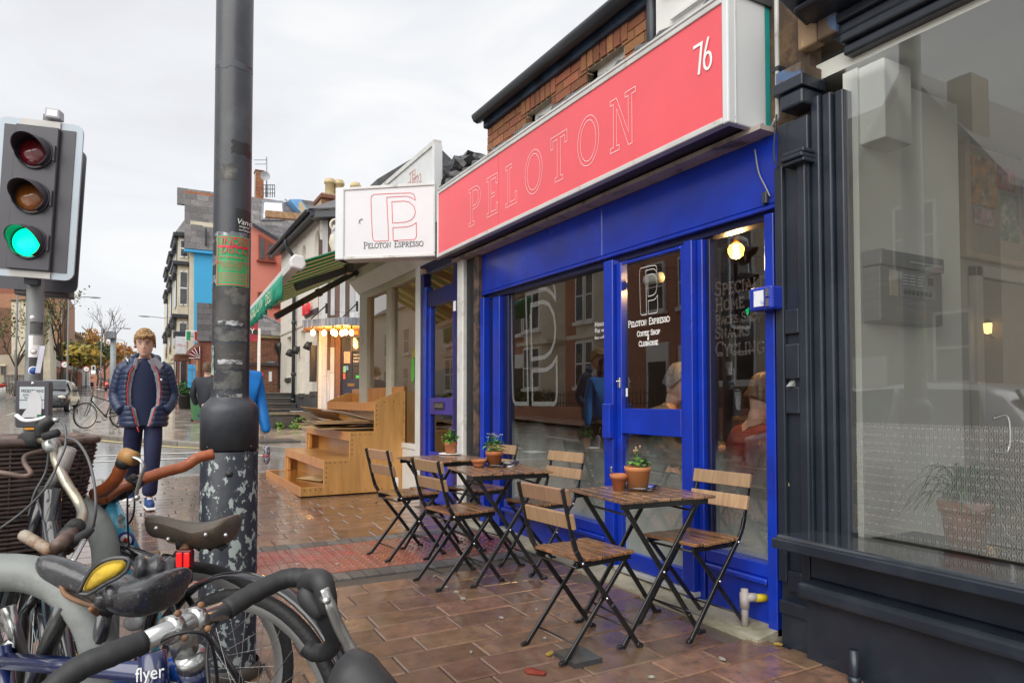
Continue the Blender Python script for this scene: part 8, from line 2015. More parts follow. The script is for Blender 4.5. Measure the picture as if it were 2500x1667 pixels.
# ---- black city bicycle with wicker basket and torn saddle
b1 = Bike('old black city bicycle with wicker basket, swept bars and torn black saddle showing yellow foam',(-.093,1.685),(-.2,.98),m_bkf)
b1.frame(.66,(.40,.98,.45,.72),.017,True); b1.wheel(-.44,(20,190,.365)); b1.wheel(.60,(20,175,.365))
sc1 = b1.px(258,1405,1.27); sd1 = b1.saddle(sc1,m_sblk,.285,.15,tilt=.10,post=m_bkf,yaw=R(40),deep=.045)
mb = MB(); vs = []; n = 9                                           # torn cover: foam bulging through the side facing the camera
tc_ = b1.px(254,1402,1.20); ex = (b1.px(300,1394,1.20) - tc_); ez = V((0,0,1)); en = (b1.px(254,1402,1.10) - tc_).normalized()
ol = [(-1.25,-.022),(-.9,.0),(-.5,.014),(.1,.022),(.8,.022),(1.25,.016),(1.15,.002),(.7,-.008),(.2,-.013),(-.3,-.02),(-.8,-.026)]
mb.add([tc_ + ex * a + ez * b - en * .008 for a,b in ol] + [tc_ + ex * a * .8 + ez * (b * .8) + en * .012 for a,b in ol],[tuple(range(11,22))] + [(i,(i + 1) % 11,11 + (i + 1) % 11,11 + i) for i in range(11)],0,True); mb.build('foam_tear',m_foam,sd1,sub=1)
rg = random.Random(6); lip = [tc_ + ex * a * 1.06 + ez * b * 1.12 + en * .006 for a,b in ol]; b1.tube('torn_edge',spline(lip + [lip[0]],3),.0035,m_sblk,6,sd1)
for (pp,r0) in (([(262,1455,1.21),(330,1440,1.23),(400,1430,1.28),(418,1412,1.30)],.020),([(240,1458,1.22),(300,1462,1.22),(370,1455,1.24),(424,1440,1.29)],.016),([(330,1388,1.27),(380,1388,1.29),(415,1395,1.31)],.024)):
 q = spline([b1.px(*p) for p in pp],5); b1.tube('torn_cover',q,[r0 * (1 + .22 * math.sin(i * 1.7)) for i in range(len(q))],m_sblk,10,sd1)
b1.tube('saddle_spring',spline([b1.px(150,1425,1.27),b1.px(160,1450,1.26),b1.px(200,1470,1.25),b1.px(240,1478,1.24),b1.px(262,1460,1.24)],5),.005,m_rustm,8,sd1); b1.tube('saddle_spring',spline([b1.px(255,1468,1.24),b1.px(290,1478,1.24),b1.px(325,1458,1.25)],5),.004,m_rustm,8,sd1)
b1.tube('seat_tube_sleeve',[b1.px(160,1470,1.28),b1.px(120,1570,1.32),b1.px(80,1690,1.38)],.0165,mat('seat_post_wet',(.02,.022,.020),.25,coat=.6),12)
q_ = [b1.px(*p) for p in ((166,1096,1.75),(150,1150,1.76),(120,1192,1.77))]; b1.tube('quill',q_,[.020,.017,.013],mat('quill_grey',(.30,.29,.28),.4,var=.3,c2=(.38,.3,.26),pscale=6,thr=.6),12)
b1.tube('headset',[b1.px(118,1194,1.77),b1.px(114,1208,1.77)],.022,m_tyre,14); b1.tube('steerer',[b1.px(116,1200,1.77),b1.px(70,1330,1.80),b1.px(20,1480,1.85)],.019,m_bkf,12); b1.tube('frame_tube',[b1.px(116,1212,1.76),b1.px(130,1300,1.72),b1.px(150,1420,1.66)],.019,m_bkf,12)
hb_ = b1.tube('handlebar',spline([b1.px(60,1072,1.78),b1.px(108,1074,1.76),b1.px(128,1086,1.75),b1.px(136,1120,1.75),b1.px(160,1175,1.74),b1.px(190,1222,1.73),b1.px(202,1252,1.70),b1.px(194,1278,1.65),b1.px(183,1292,1.62)],6),.0125,m_goldbar,12)
b1.tube('bar_clamp',[b1.px(118,1092,1.75),b1.px(136,1082,1.75)],.021,m_rim,14); b1.tube('grip',[b1.px(183,1292,1.62),b1.px(140,1334,1.5)],.0165,m_wick2,12,hb_); b1.tube('grip_collar',[b1.px(186,1284,1.63),b1.px(176,1296,1.6)],.021,m_tyre,12,hb_); b1.tube('shifter_ring',[b1.px(172,1300,1.6),b1.px(158,1316,1.56)],.020,m_rub,12,hb_)
b1.tube('grip',[b1.px(-60,1076,1.86),b1.px(55,1074,1.78)],.0165,m_wick2,12,hb_); b1.tube('shifter',[b1.px(62,1074,1.78),b1.px(98,1072,1.76)],.021,m_tyre,12,hb_)
b1.tube('lever_body',spline([b1.px(100,1068,1.74),b1.px(104,1040,1.74),b1.px(128,1022,1.74)],4),[.012,.014,.016,.017,.018,.017,.016,.014,.011],m_rub,10,hb_)
b1.tube('brake_lever',spline([b1.px(40,1013,1.72),b1.px(60,1026,1.72),b1.px(90,1024,1.73),b1.px(112,1018,1.74)],5),.0075,m_prnt,8,hb_,flat=.6); b1.tube('cable_end',[b1.px(128,1024,1.74),b1.px(142,1026,1.74)],.0065,m_chr,8,hb_)
b1.tube('lever_body',spline([b1.px(168,1325,1.56),b1.px(196,1312,1.58),b1.px(224,1292,1.62)],4),[.010,.013,.014,.014,.013,.012,.011,.009,.007],m_rub,10,hb_); b1.tube('brake_lever',spline([b1.px(205,1318,1.55),b1.px(190,1345,1.5),b1.px(176,1372,1.46)],4),.007,m_chr,8,hb_,flat=.6)
b1.tube('bell',[b1.px(106,1066,1.72),b1.px(142,1056,1.72)],.010,m_tyre,8,hb_)
for pp in (((145,1027,1.74),(158,1042,1.72),(160,1085,1.70),(140,1135,1.68),(112,1190,1.66),(60,1245,1.66),(0,1290,1.66)),((160,1066,1.70),(190,1080,1.66),(215,1120,1.62),(230,1180,1.58),(234,1240,1.56),(228,1285,1.58)),((120,1095,1.74),(112,1150,1.74),(84,1205,1.72),(70,1260,1.72)),((90,1215,1.74),(105,1265,1.72),(112,1310,1.7),(120,1345,1.68))):
 b1.tube('brake_cable',spline([b1.px(*p) for p in pp],6),.0032,mat('cable_grey',(.10,.10,.105),.4) if 'cable_grey' not in bpy.data.materials else bpy.data.materials['cable_grey'],6)
b1.tube('pump_bracket',[b1.px(58,1306,1.62),b1.px(124,1345,1.56)],.014,m_rustm,10)
# wicker basket: woven turns over uprights
cen = b1.px(10,1215,1.86); wv = MB(); rows = 26
def bring(f,amp,ph,n=64):
 hw,hd_ = .125 + .035 * f,.15 + .05 * f; pts = []
 for k in range(n):
  a = 2 * math.pi * k / n; ca,sa = math.cos(a),math.sin(a); e_ = .42; w = amp * math.sin(k * 16 * math.pi / n * 2 + ph)
  pts.append(cen + V(((hw + w) * abs(ca) ** e_ * (1 if ca > 0 else -1),(hd_ + w) * abs(sa) ** e_ * (1 if sa > 0 else -1),-.15 + .30 * f)))
 return pts
for i in range(rows): wv.tube(bring(i / rows,.005,math.pi * (i % 2)),.0058,4,closed=True)
bk = bpy.data.objects.new('basket',None); col.objects.link(bk); bk.parent = b1.t
tag(wv.build('wicker_weave',m_wick,bk),kind='stuff'); up_ = MB(); lo,hi = bring(0,0,0,32),bring(1,0,0,32)
for a,c in zip(lo,hi): up_.tube([a,c],.004,4)
tag(up_.build('wicker_uprights',m_wick,bk),kind='stuff'); b1.tube('basket_rim',bring(1.02,.003,0),.011,m_wick2,8,bk,closed=True); mb = MB(); mb.add(lo,[tuple(range(32))]); mb.build('basket_floor',m_wick,bk)
b1.tube('basket_handle',spline([b1.px(-20,1150,1.62),b1.px(20,1156,1.62),b1.px(55,1162,1.63),b1.px(75,1155,1.64),b1.px(60,1130,1.66),b1.px(64,1112,1.68),b1.px(105,1100,1.72)],5),.006,m_wick2,8,bk)
b1.done()
# ---- brown saddle bicycle with gold lettering
b3 = Bike('black bicycle with gold lettered frame, brown riveted saddle and red rear lamp',(.0,2.34),(-.60,.80),m_bkf)
b3.frame(.74,(.44,.86,.49,.70),.018); w3b,g3 = b3.wheel(-.46,(28,200,.385)); b3.wheel(.62)
mb = MB(); mb.box(-.86,-.845,-.034,.034,.28,.40); mb.build('mud_flap',m_tyre,w3b,.004)
s3 = b3.saddle(b3.px(463,1278,2.06),m_lea,.27,.19,nose=.026,tilt=.03,post=m_rustm,yaw=R(22),deep=.055)
for (u,v) in ((381,1289),(410,1316),(502,1305),(551,1306)): mb = MB(); mb.sph(b3.px(u,v,1.955),(.0065,.0065,.0065),8,6); mb.build('rivet',m_chr,s3)
mb = MB()
for k in range(5): mb.tube([b3.px(470 + k * 14,1326 + (k % 2) * 6,2.03),b3.px(486 + k * 14,1340 - (k % 2) * 8,2.03),b3.px(500 + k * 13,1328,2.04)],.008,6)
mb.build('saddle_spring',m_tyre,s3); b3.tube('saddle_frame',[b3.px(432,1326,2.05),b3.px(545,1318,2.08)],.02,m_tyre,8,s3)
la_ = b3.px(452,1363,1.99); lb2 = Matrix.Translation(la_); Ml = Matrix((b3.L(_C + _rt) - b3.L(_C),b3.L(_C - _fw) - b3.L(_C),V((0,0,1)))).transposed().to_4x4()
mb = MB(); mb.box(-.023,.023,-.012,.012,-.026,.026,0,lb2 @ Ml); rl3 = mb.build('rear_lamp',mat('lamp_case',(.12,.005,.006),.25),b3.t,.004)
for s_ in (-1,1): mb = MB(); mb.box(s_ * .011 - .008,s_ * .011 + .008,.0125,.017,-.021,.021,0,lb2 @ Ml); mb.build('red_lens',mat('lens_red_bright',(.75,.01,.012),.15,emit=(1,.02,.02),estr=.35) if 'lens_red_bright' not in bpy.data.materials else bpy.data.materials['lens_red_bright'],rl3,.002)
mb = MB(); mb.box(-.016,.016,-.02,.0,-.075,-.028,0,lb2 @ Ml); mb.build('lamp_bracket',m_tyre,rl3,.004); b3.tube('lamp_clamp',[b3.px(426,1352,2.0),b3.px(452,1362,2.0)],.012,m_rub,8,rl3)
dtm = b3.tube('lettered_tube',[b3.px(84,1430,2.0),b3.px(135,1520,2.0),b3.px(196,1640,2.0)],.0185,m_bkf,12); p_ = b3.px(88,1446,1.96)
text(b3.t,'amsterdam',.052,m_gold,b3.px(92,1452,1.96),b3.px(176,1614,1.96) - b3.px(92,1452,1.96),b3.L(at_d(130,1440,1.96)) - b3.px(100,1450,1.96),sx=.95)
b3.tube('gold_scroll',spline([b3.px(366,1462,2.02),b3.px(358,1480,2.02),b3.px(368,1488,2.02),b3.px(352,1505,2.02),b3.px(358,1522,2.02),b3.px(342,1540,2.02)],5),.003,m_gold,5)
b3.tube('handlebar',spline([b3.px(-60,1250,2.2),b3.px(10,1215,2.3),b3.px(60,1240,2.4)],5),.0125,m_chr,10)
b3.done()
# ---- light blue racing bicycle with brown tape
b2 = Bike('light blue racing bicycle with brown leather taped bars and roundel on the head tube',(-.43,2.62),(.93,-.37),m_bbl)
b2.frame(.80,(.40,.88,.455,.70),.0175); b2.wheel(-.44); b2.wheel(.62)
hd = b2.tube('head_tube_sleeve',[b2.px(274,1240,2.12),b2.px(328,1362,2.08)],.0245,m_bbl,16)
for (u,v,m_,r0) in ((308,1318,mat('roundel_blue',(.03,.03,.25),.4),.026),(308,1318,m_prnt,.018),(308,1318,mat('roundel_red',(.5,.04,.03),.4),.008)):
 q = b2.px(u,v,2.055 - r0 * .0 - (.026 - r0) * .02); mb = MB(); mb.lathe([(r0,0),(r0,.002),(0,.002)],20,q,(b2.L(_C - _fw) - b2.L(_C)).to_track_quat('Z','Y').to_matrix().to_4x4()); mb.build('roundel',m_,hd)
mb = MB(); q = b2.px(296,1272,2.06); ex_ = (b2.L(_C + _rt) - b2.L(_C)); ez_ = V((-.12,0,.99)); mb.add([q + ex_ * a + ez_ * c for a,c in ((-.011,-.02),(.011,-.022),(.012,.012),(.002,.024),(-.011,.014))],[(0,1,2,3,4)]); mb.build('head_badge',mat('badge',(.45,.5,.5),.4,var=.9,scale=60),hd,fix=False)
b2.tube('headset',[b2.px(262,1216,2.14),b2.px(273,1240,2.12)],[.027,.024],m_tyre,14); b2.tube('headset_cup',[b2.px(266,1226,2.13),b2.px(268,1230,2.13)],.036,m_tyre,14)
tt2 = b2.tube('top_tube_sleeve',[b2.px(48,1270,2.24),b2.px(232,1262,2.14)],.0168,m_bbl,12); text(b2.t,'RACING SPRINT',.023,mat('decal_dark',(.02,.05,.09),.4),b2.px(150,1277,2.10),b2.px(200,1275,2.08) - b2.px(150,1277,2.10),(0,0,1))
b2.tube('stem',[b2.px(264,1218,2.14),b2.px(300,1206,2.05),b2.px(328,1180,2.0)],.016,m_tyre,12)
bar2 = tape(b2,'bar_tape',spline([b2.px(*p) for p in ((252,1218,1.93),(290,1192,1.97),(330,1176,2.0),(400,1152,2.06),(450,1138,2.10),(482,1118,2.13),(520,1108,2.16))],6),.0175,m_brown)
tape(b2,'bar_tape',spline([b2.px(*p) for p in ((232,1206,1.92),(262,1190,1.90),(284,1166,1.88),(300,1132,1.87)) ],6),.0185,m_brown,par=bar2); b2.tube('bar_bend',spline([b2.px(234,1206,1.92),b2.px(240,1214,1.92),b2.px(256,1214,1.93)],4),.0185,m_brown,12,bar2)
b2.tube('bar_plug',[b2.px(299,1136,1.87),b2.px(305,1120,1.865)],.0195,m_tyre,14); b2.tube('lever_mount',[b2.px(303,1112,1.87),b2.px(330,1120,1.86)],[.023,.020],mat('leather_tan',(.42,.22,.07),.5),12)
b2.tube('brake_lever',spline([b2.px(318,1112,1.855),b2.px(344,1124,1.85),b2.px(351,1142,1.85),b2.px(342,1170,1.85),b2.px(334,1200,1.85),b2.px(334,1216,1.85)],6),.0072,m_chr,10,flat=.6); mb = MB(); mb.sph(b2.px(334,1214,1.85),.0085,8,6); mb.build('lever_tip',m_chr,b2.t)
b2.tube('bar_clamp',[b2.px(322,1184,1.985),b2.px(336,1170,2.0)],.0235,m_tyre,12); mb = MB(); mb.sph(b2.px(326,1166,1.98),.012,8,6); mb.build('clamp_bolt',m_tyre,b2.t)
for pp in (((312,1196,2.0),(311,1250,2.0),(314,1320,2.02),(320,1355,2.05)),((328,1196,1.97),(328,1240,1.97),(322,1266,1.98),(312,1280,2.0))): b2.tube('brake_cable',spline([b2.px(*p) for p in pp],5),.0028,m_cab,6)
b2.tube('cable_stop',[b2.px(319,1345,2.05),b2.px(322,1362,2.05)],.006,m_chr,8); b2.tube('brake_caliper',[b2.px(306,1366,2.04),b2.px(334,1358,2.04)],.009,m_chr,8)
mb = MB(); q = b2.px(326,1520,2.0); mb.sph(q,(.03,.012,.024),10,6); mb.build('reflector',mat('reflector_clear',(.5,.5,.5),.15),b2.t)
b2.done()
# ---- rubber grip of one more bicycle, close to the lens
b5 = Bike('bicycle mostly below view, only its rubber handlebar grip rising at the bottom',(.60,.05),(.35,-.93),m_bkf)
b5.frame(.74); b5.wheel(-.44); b5.wheel(.60); g0,g1 = b5.px(862,1650,.47),b5.px(1010,1830,.46)
b5.tube('grip',[b5.px(838,1634,.475),b5.px(846,1640,.474),g0,g1],[.010,.0175,.0195,.0195],m_rub,16); b5.tube('handlebar',[g1,b5.px(1250,2050,.5),b5.px(1500,2200,.6)],.0125,m_chr,10); b5.tube('stem',[b5.px(1250,2050,.5),V((.42,0,.87))],.014,m_chr,10); b5.saddle((-.22,0,.82),m_sblk); b5.done()
# ---- parking hoops
m_hoop = mat('hoop_galvanised',(.20,.215,.205),.45,var=.25,scale=7,bump=.15,bscale=50,c2=(.33,.34,.33),pscale=9,thr=.58,soft=.1)
def hoop(u,v,t,label,d=(-.86,.51),w=.80,r=.035):
 a = at_d(u,v,t); d = V((d[0],d[1],0)).normalized(); z = a.z; g = gz(a.y); o = V((a.x,a.y,0)); rc = .17
 pts = [o + V((0,0,g - .05)),o + V((0,0,z - rc - .1))] + [o + d * (rc - rc * math.cos(R(k))) + V((0,0,z - rc + rc * math.sin(R(k)))) for k in range(0,91,10)] + [o + d * (w - rc + rc * math.sin(R(k))) + V((0,0,z - rc + rc * math.cos(R(k)))) for k in range(0,91,10)] + [o + d * w + V((0,0,g - .05))]
 t_ = thing('bike_hoop',(a.x,a.y,g),label,'bike rack','steel hoops for parking bicycles'); mb = MB(); mb.tube(pts,r,14); mb.build('hoop_bar',m_hoop,t_)
 for k in (0,w): mb = MB(); mb.lathe([(.035,.012),(.08,.010),(.085,0)],16,o + d * k + V((0,0,g))); mb.build('base_flange',m_hoop,t_)
hoop(262,1212,1.9,'far galvanised hoop arching behind the blue bicycle head tube'); hoop(250,1398,1.30,'near galvanised hoop running behind the torn saddle')
# ---- bicycles parked further up the street
def far_bike(x,y,hd_,label,basket=False):
 b = Bike(label,(x,y),hd_,m_bkf); b.t['group'] = 'bicycles parked up the street'; b.frame(.72); b.wheel(-.44); b.wheel(.6); b.saddle((-.2,0,.92),m_sblk,rails=False); b.tube('handlebar',spline([(.28,-.28,1.0),(.40,-.2,1.02),(.42,0,1.0),(.40,.2,1.02),(.28,.28,1.0)],4),.014,m_chr,8); b.tube('stem',[(.40,0,.86),(.42,0,1.0)],.014,m_chr)
 if basket:
  mb = MB();
  for z in (.86,.92,.98,1.04,1.10): mb.tube([(.50,-.17,z),(.84,-.17,z),(.84,.17,z),(.50,.17,z)],.006,4,closed=True)
  for k in range(9):
   for y_ in (-.17,.17): mb.tube([(.50 + k * .0425,y_,.86),(.50 + k * .0425,y_,1.10)],.005,4)
   mb.tube([(.84,-.17 + k * .0425,.86),(.84,-.17 + k * .0425,1.1)],.005,4)
  tag(mb.build('wire_basket',m_rub,b.t),kind='stuff'); mb = MB(); mb.box(.5,.84,-.17,.17,.85,.858); mb.build('basket_floor',m_tyre,b.t)
 return b.done()
far_bike(-.62,21.3,(-.75,-.66),'dark bicycle with wire front basket parked at the side street corner',True); far_bike(-.25,21.9,(.4,-.92),'silver wheeled bicycle leaning among those at the side street corner')
far_bike(-7.3,56,(.8,.6),'bicycle parked on the left pavement by the white bollards')
# ================================================================ people
m_skin = mat('skin',(.68,.43,.33),.5,var=.06,scale=6); m_hairs = mat('hair_sandy',(.36,.22,.095),.6,var=.45,scale=40,stretch=(1,1,.4)); m_hairb = mat('hair_brown',(.10,.045,.02),.5,var=.4,scale=40,stretch=(1,1,.3)); m_hairg = mat('hair_grey',(.3,.29,.28),.6,var=.3,scale=40)
m_puff = mat('quilt_navy',(.022,.036,.088),.38,var=.3,scale=14,bump=.25,bscale=30); m_lin = mat('lining_grey',(.24,.235,.26),.6,var=.2,scale=14,bump=.3,bscale=25); m_knit = mat('sweater_navy',(.008,.016,.055),.8,var=.2,scale=20); m_jean = mat('jeans_navy',(.010,.014,.055),.75,var=.3,scale=18,bump=.3,bscale=30)
m_zip = mat('zip_red',(.55,.05,.04),.5); m_shoe = mat('shoe_blue',(.02,.06,.20),.6,var=.2); m_cyan = mat('jacket_blue',(.008,.20,.62),.5,var=.15,scale=9,bump=.25,bscale=12)
def skin(name,chains,m,parent,sub=2):
 """one continuous surface grown over joints: chains of (point, radius), joined where points coincide"""
 vs,rs,es = [],[],[]
 def vid(p,r):
  for i,q in enumerate(vs):
   if (V(q) - V(p)).length < 1e-4: return i
  vs.append(tuple(p)); rs.append(r); return len(vs) - 1
 for c in chains:
  ids = [vid(p,r) for p,r in c]; es += [(a,b) for a,b in zip(ids,ids[1:]) if a != b]
 me = bpy.data.meshes.new(name); me.from_pydata(vs,es,[]); o = bpy.data.objects.new(name,me); col.objects.link(o); o.parent = parent; me.materials.append(m)
 o.modifiers.new('skin','SKIN')
 if not me.skin_vertices: bpy.context.view_layer.update()
 for i,r in enumerate(rs):
  r = r if isinstance(r,tuple) else (r,r); me.skin_vertices[0].data[i].radius = r; me.skin_vertices[0].data[i].use_root = (i == 0)
 s_ = o.modifiers.new('sub','SUBSURF'); s_.levels = s_.render_levels = sub
 o.modifiers['skin'].use_smooth_shade = True
 return o
def head(name,c,parent,m,pitch=0,yaw=0,s=1.0):
 """a head facing -y: skull, brow, eye sockets, nose, lips, chin, ears and neck in one mesh"""
 M_ = Matrix.Translation(V(c)) @ Matrix.Rotation(yaw,4,'Z') @ Matrix.Rotation(pitch,4,'X') @ Matrix.Scale(s,4); mb = MB(); n = 36; rings = []
 prof = [(-.19,.058,.055,.060),(-.125,.054,.052,.062),(-.112,.050,.075,.060),(-.104,.040,.092,.064),(-.088,.055,.097,.072),(-.070,.063,.094,.080),(-.052,.068,.094,.088),(-.035,.071,.093,.094),(-.015,.073,.093,.099),(.005,.074,.092,.102),(.025,.076,.095,.104),(.05,.077,.096,.104),(.075,.075,.090,.100),(.098,.066,.076,.088),(.115,.048,.055,.066),(.124,.022,.026,.032)]
 for z,w,f,b in prof:
  rg_ = []
  for k in range(n):
   a = 2 * math.pi * k / n; ca,sa = math.cos(a),math.sin(a); d = f if sa < 0 else b
   x,y = w * abs(ca) ** .9 * (1 if ca > 0 else -1),d * sa; fa = math.atan2(x,-y)
   y -= .021 * math.exp(-(fa / .16) ** 2) * math.exp(-((z + .018) / .020) ** 2) + .010 * math.exp(-(fa / .12) ** 2) * math.exp(-((z - .012) / .02) ** 2) + .006 * math.exp(-(fa / .28) ** 2) * math.exp(-((z + .062) / .012) ** 2)
   for q in (-1,1): y += .011 * math.exp(-((fa - q * .40) / .17) ** 2) * math.exp(-((z - .018) / .013) ** 2)
   rg_.append(M_ @ V((x,y,z)))
  rings.append(rg_)
 mb.loft(rings)
 for q in (-1,1): mb.sph(M_ @ V((q * .078,.012,-.002)),(.010 * s,.020 * s,.032 * s),8,6)
 o = mb.build(name,m,parent,sub=1)
 for q in (-1,1):
  e_ = MB(); e_.add([M_ @ V((q * .031 + a,-.0868 + .25 * a * q,.014 + b)) for a,b in ((-.013,0),(-.006,.004),(.006,.004),(.013,0),(.006,-.003),(-.006,-.003))],[(0,1,2,3,4,5)]); e_.build('eye',bpy.data.materials.get('eye_dark') or mat('eye_dark',(.05,.03,.025),.3),o,fix=False)
  e_ = MB(); e_.tube([M_ @ V((q * .016,-.093,.034)),M_ @ V((q * .034,-.090,.039)),M_ @ V((q * .050,-.078,.034))],.0035 * s,5); e_.build('eyebrow',m_hairb,o)
 e_ = MB(); e_.tube([M_ @ V((-.022,-.088,-.062)),M_ @ V((0,-.099,-.060)),M_ @ V((.022,-.088,-.062))],.0048 * s,6); e_.build('lips',bpy.data.materials.get('lip') or mat('lip',(.45,.16,.14),.5),o)
 return o,M_
def hair(M_,m,parent,front=.052,low=-.06,vol=.012,seed=1,long_=0):
 rg = random.Random(seed); mb = MB(); n = 40; rings = []
 for j in range(12):
  f = j / 11; rg_ = []
  for k in range(n):
   a = 2 * math.pi * k / n; sa = math.sin(a); edge = front + (low - front) * max(0,min(1,(sa + .45) / .6)); edge -= long_ * max(0,min(1,(sa + .5)))
   z = .136 + (edge - .136) * f; w = .080 * math.sqrt(max(0,1 - max(0,(z - .03) / .112) ** 2.2)) + vol * min(1,f * 3 + .3); d = (.100 if sa < 0 else .108) * math.sqrt(max(0,1 - max(0,(z - .03) / .112) ** 2.2)) + vol * min(1,f * 3 + .3)
   k_ = 1 + .05 * math.sin(a * 9 + z * 40 + seed) + rg.uniform(-.03,.03); rg_.append(M_ @ V((w * math.cos(a) * k_,d * sa * k_,z + rg.uniform(-.006,.004) * (f > .2))))
  rings.append(rg_)
 mb.loft(rings,cap=True); return mb.build('hair',m,parent)
def tlab(p,*a,**k): return thing('person',p,*a,**k)
def placed(t,loc,rz): t.location = loc; t.rotation_euler.z = rz
def quilt(name,path,rx,ry,m,parent,pitch=.046,amp=.06,n=24,per=6):
 """a quilted sleeve along a path of points"""
 q = spline(path,14); L_ = [0]
 for a,b in zip(q,q[1:]): L_.append(L_[-1] + (b - a).length)
 r = []
 for i,d in enumerate(L_):
  f = d / L_[-1]; base = rx + (ry - rx) * f; r.append(base * (1 - amp + amp * 1.5 * abs(math.sin(math.pi * d / pitch)) ** .6) * (.8 if i in (0,len(L_) - 1) else 1))
 mb = MB(); mb.tube(q,r,n); return mb.build(name,m,parent)
# ---- the walking man (built facing -y)
man = tlab((0,0,0),'young man in navy quilted jacket and jeans walking with hands in pockets','person')
HP,HL,HR = V((0,0,.93)),V((.09,.01,.88)),V((-.09,-.01,.88))
KL,KR,AL,AR = V((.085,-.10,.49)),V((-.105,.06,.50)),V((.06,-.10,.09)),V((-.115,.36,.17))
skin('body',[[(HP,.13),(V((0,.0,1.15)),.12),(V((0,.0,1.38)),.13),(V((0,-.01,1.49)),.07),(V((0,-.03,1.56)),.055)],[(HP,.13),(HL,.085),(KL,.055),(AL,.04)],[(HP,.13),(HR,.085),(KR,.055),(AR,.04)],[(V((0,.0,1.38)),.13),(V((.2,.01,1.40)),.055),(V((.245,.045,1.15)),.03),(V((.18,-.06,1.0)),.03)],[(V((0,.0,1.38)),.13),(V((-.2,.01,1.40)),.055),(V((-.245,.045,1.15)),.03),(V((-.18,-.06,1.0)),.03)]],m_skin,man,1)
hd_,Mh = head('head',(0,-.05,1.665),man,m_skin,R(14),R(-4),1.04); hair(Mh,m_hairs,hd_,.082,-.045,.014,3)
rg = random.Random(2); mb = MB()
for i in range(26): a = -2.6 + 2.1 * i / 25; p0 = Mh @ V((.070 * math.cos(a),.095 * math.sin(a),.10)); p1 = Mh @ V((.082 * math.cos(a + .1),.104 * math.sin(a + .1),.070 + rg.uniform(-.014,.012))); mb.tube([p0,p0.lerp(p1,.5) + (p0 - Mh @ V((0,0,.05))).normalized() * .014,p1],[.014,.013,.003],6)
mb.build('fringe',m_hairs,hd_); mb = MB()
for i in range(150):
 th,ph = rg.uniform(0,6.28),rg.uniform(.05,1.45); p0 = Mh @ V((.080 * math.sin(ph) * math.cos(th),.104 * math.sin(ph) * math.sin(th) + .005,.045 + .095 * math.cos(ph))); n_ = (p0 - Mh @ V((0,0,.03))).normalized(); tn = n_.cross(V((rg.uniform(-1,1),rg.uniform(-1,1),rg.uniform(-.3,.3)))).normalized()
 mb.tube([p0 - tn * .018,p0 + n_ * .013,p0 + tn * .020 + n_ * rg.uniform(.002,.012)],[.007,.008,.001],5)
mb.build('hair_locks',m_hairs,hd_)
skin('jeans',[[(HP,(.165,.125)),(V((0,0,.86)),(.16,.12))],[(HP,(.165,.125)),(HL,.108),(KL + V((0,.01,.1)),.088),(KL,.082),(KL.lerp(AL,.5),.076),(AL + V((0,.01,.02)),.078)],[(HP,(.165,.125)),(HR,.108),(KR + V((0,0,.1)),.088),(KR,.082),(KR.lerp(AR,.5),.076),(AR + V((0,.01,.02)),.076)]],m_jean,man)
for (a,toe,nm) in ((AL,V((.085,-.27,.045)),1),(AR,V((-.14,.20,.08)),2)):
 d = (V((toe.x,toe.y,0)) - V((a.x,a.y,0))).normalized(); heel = V((a.x,a.y,toe.z)) - d * .06 + V((0,0,0 if nm == 1 else .07))
 s_ = skin('shoe',[[(heel + V((0,0,.012)),.040),(heel.lerp(toe,.35) + V((0,0,.025)),.046),(heel.lerp(toe,.7) + V((0,0,.0)),.046),(toe,.034)],[(heel + V((0,0,.012)),.040),(heel + V((0,0,.06)),.044)]],m_shoe,man)
 mb = MB(); mb.bar(heel - d * .045 + V((0,0,-.032)),toe + d * .035 + V((0,0,-.030)),.088,.024); mb.build('sole',m_prnt,man,.01,2)
 for k in (.45,.55,.65): mb = MB(); c = heel.lerp(toe,k) + V((0,0,.066 - .05 * (k - .45))); x_ = d.cross(V((0,0,1))); mb.tube([c - x_ * .024,c + x_ * .024],.004,5); mb.build('lace',m_prnt,s_)
sw_ = MB(); rings = []
for z,w,d in ((.84,.16,.125),(.95,.155,.122),(1.1,.16,.12),(1.25,.165,.12),(1.38,.16,.11),(1.45,.12,.09),(1.49,.075,.075),(1.515,.066,.066)):
 rings.append([V((w * math.cos(2 * math.pi * k / 28),-.005 - .012 * (z > 1.4) + d * math.sin(2 * math.pi * k / 28),z)) for k in range(28)])
sw_.loft(rings,cap=False); sw_.build('sweater',m_knit,man)
# open quilted jacket: a loft that leaves the front open
def jk(z,f):
 """jacket ring at height z; f 0..1 from one front edge round the back to the other"""
 t = (z - .83) / .67; gap = R(26 + 16 * math.sin(math.pi * min(1,t * .9)) ** 1 - (10 if t < .3 else 0)); a = -math.pi / 2 + gap + (2 * math.pi - 2 * gap) * f
 W = .203 + .02 * math.sin(math.pi * min(1,t * 1.2)) - (.10 * max(0,t - .82) / .18 if t > .82 else 0); D = .158 - (.05 * max(0,t - .8) / .2 if t > .8 else 0)
 ph = abs(math.sin(math.pi * (z - .83) / .052)) ** .55; k = .955 + .05 * ph
 return V((W * k * math.cos(a),.005 + D * k * math.sin(a),z))
mb = MB(); n,mrow = 40,92; zs_ = [.83 + .67 * j / mrow for j in range(mrow + 1)]
mb.add([jk(z,i / n) for z in zs_ for i in range(n + 1)],[(j * (n + 1) + i,j * (n + 1) + i + 1,(j + 1) * (n + 1) + i + 1,(j + 1) * (n + 1) + i) for j in range(mrow) for i in range(n)],0,True)
jo = mb.build('jacket',m_puff,man,fix=False); so = jo.modifiers.new('t','SOLIDIFY'); so.thickness = .018; so.offset = 1
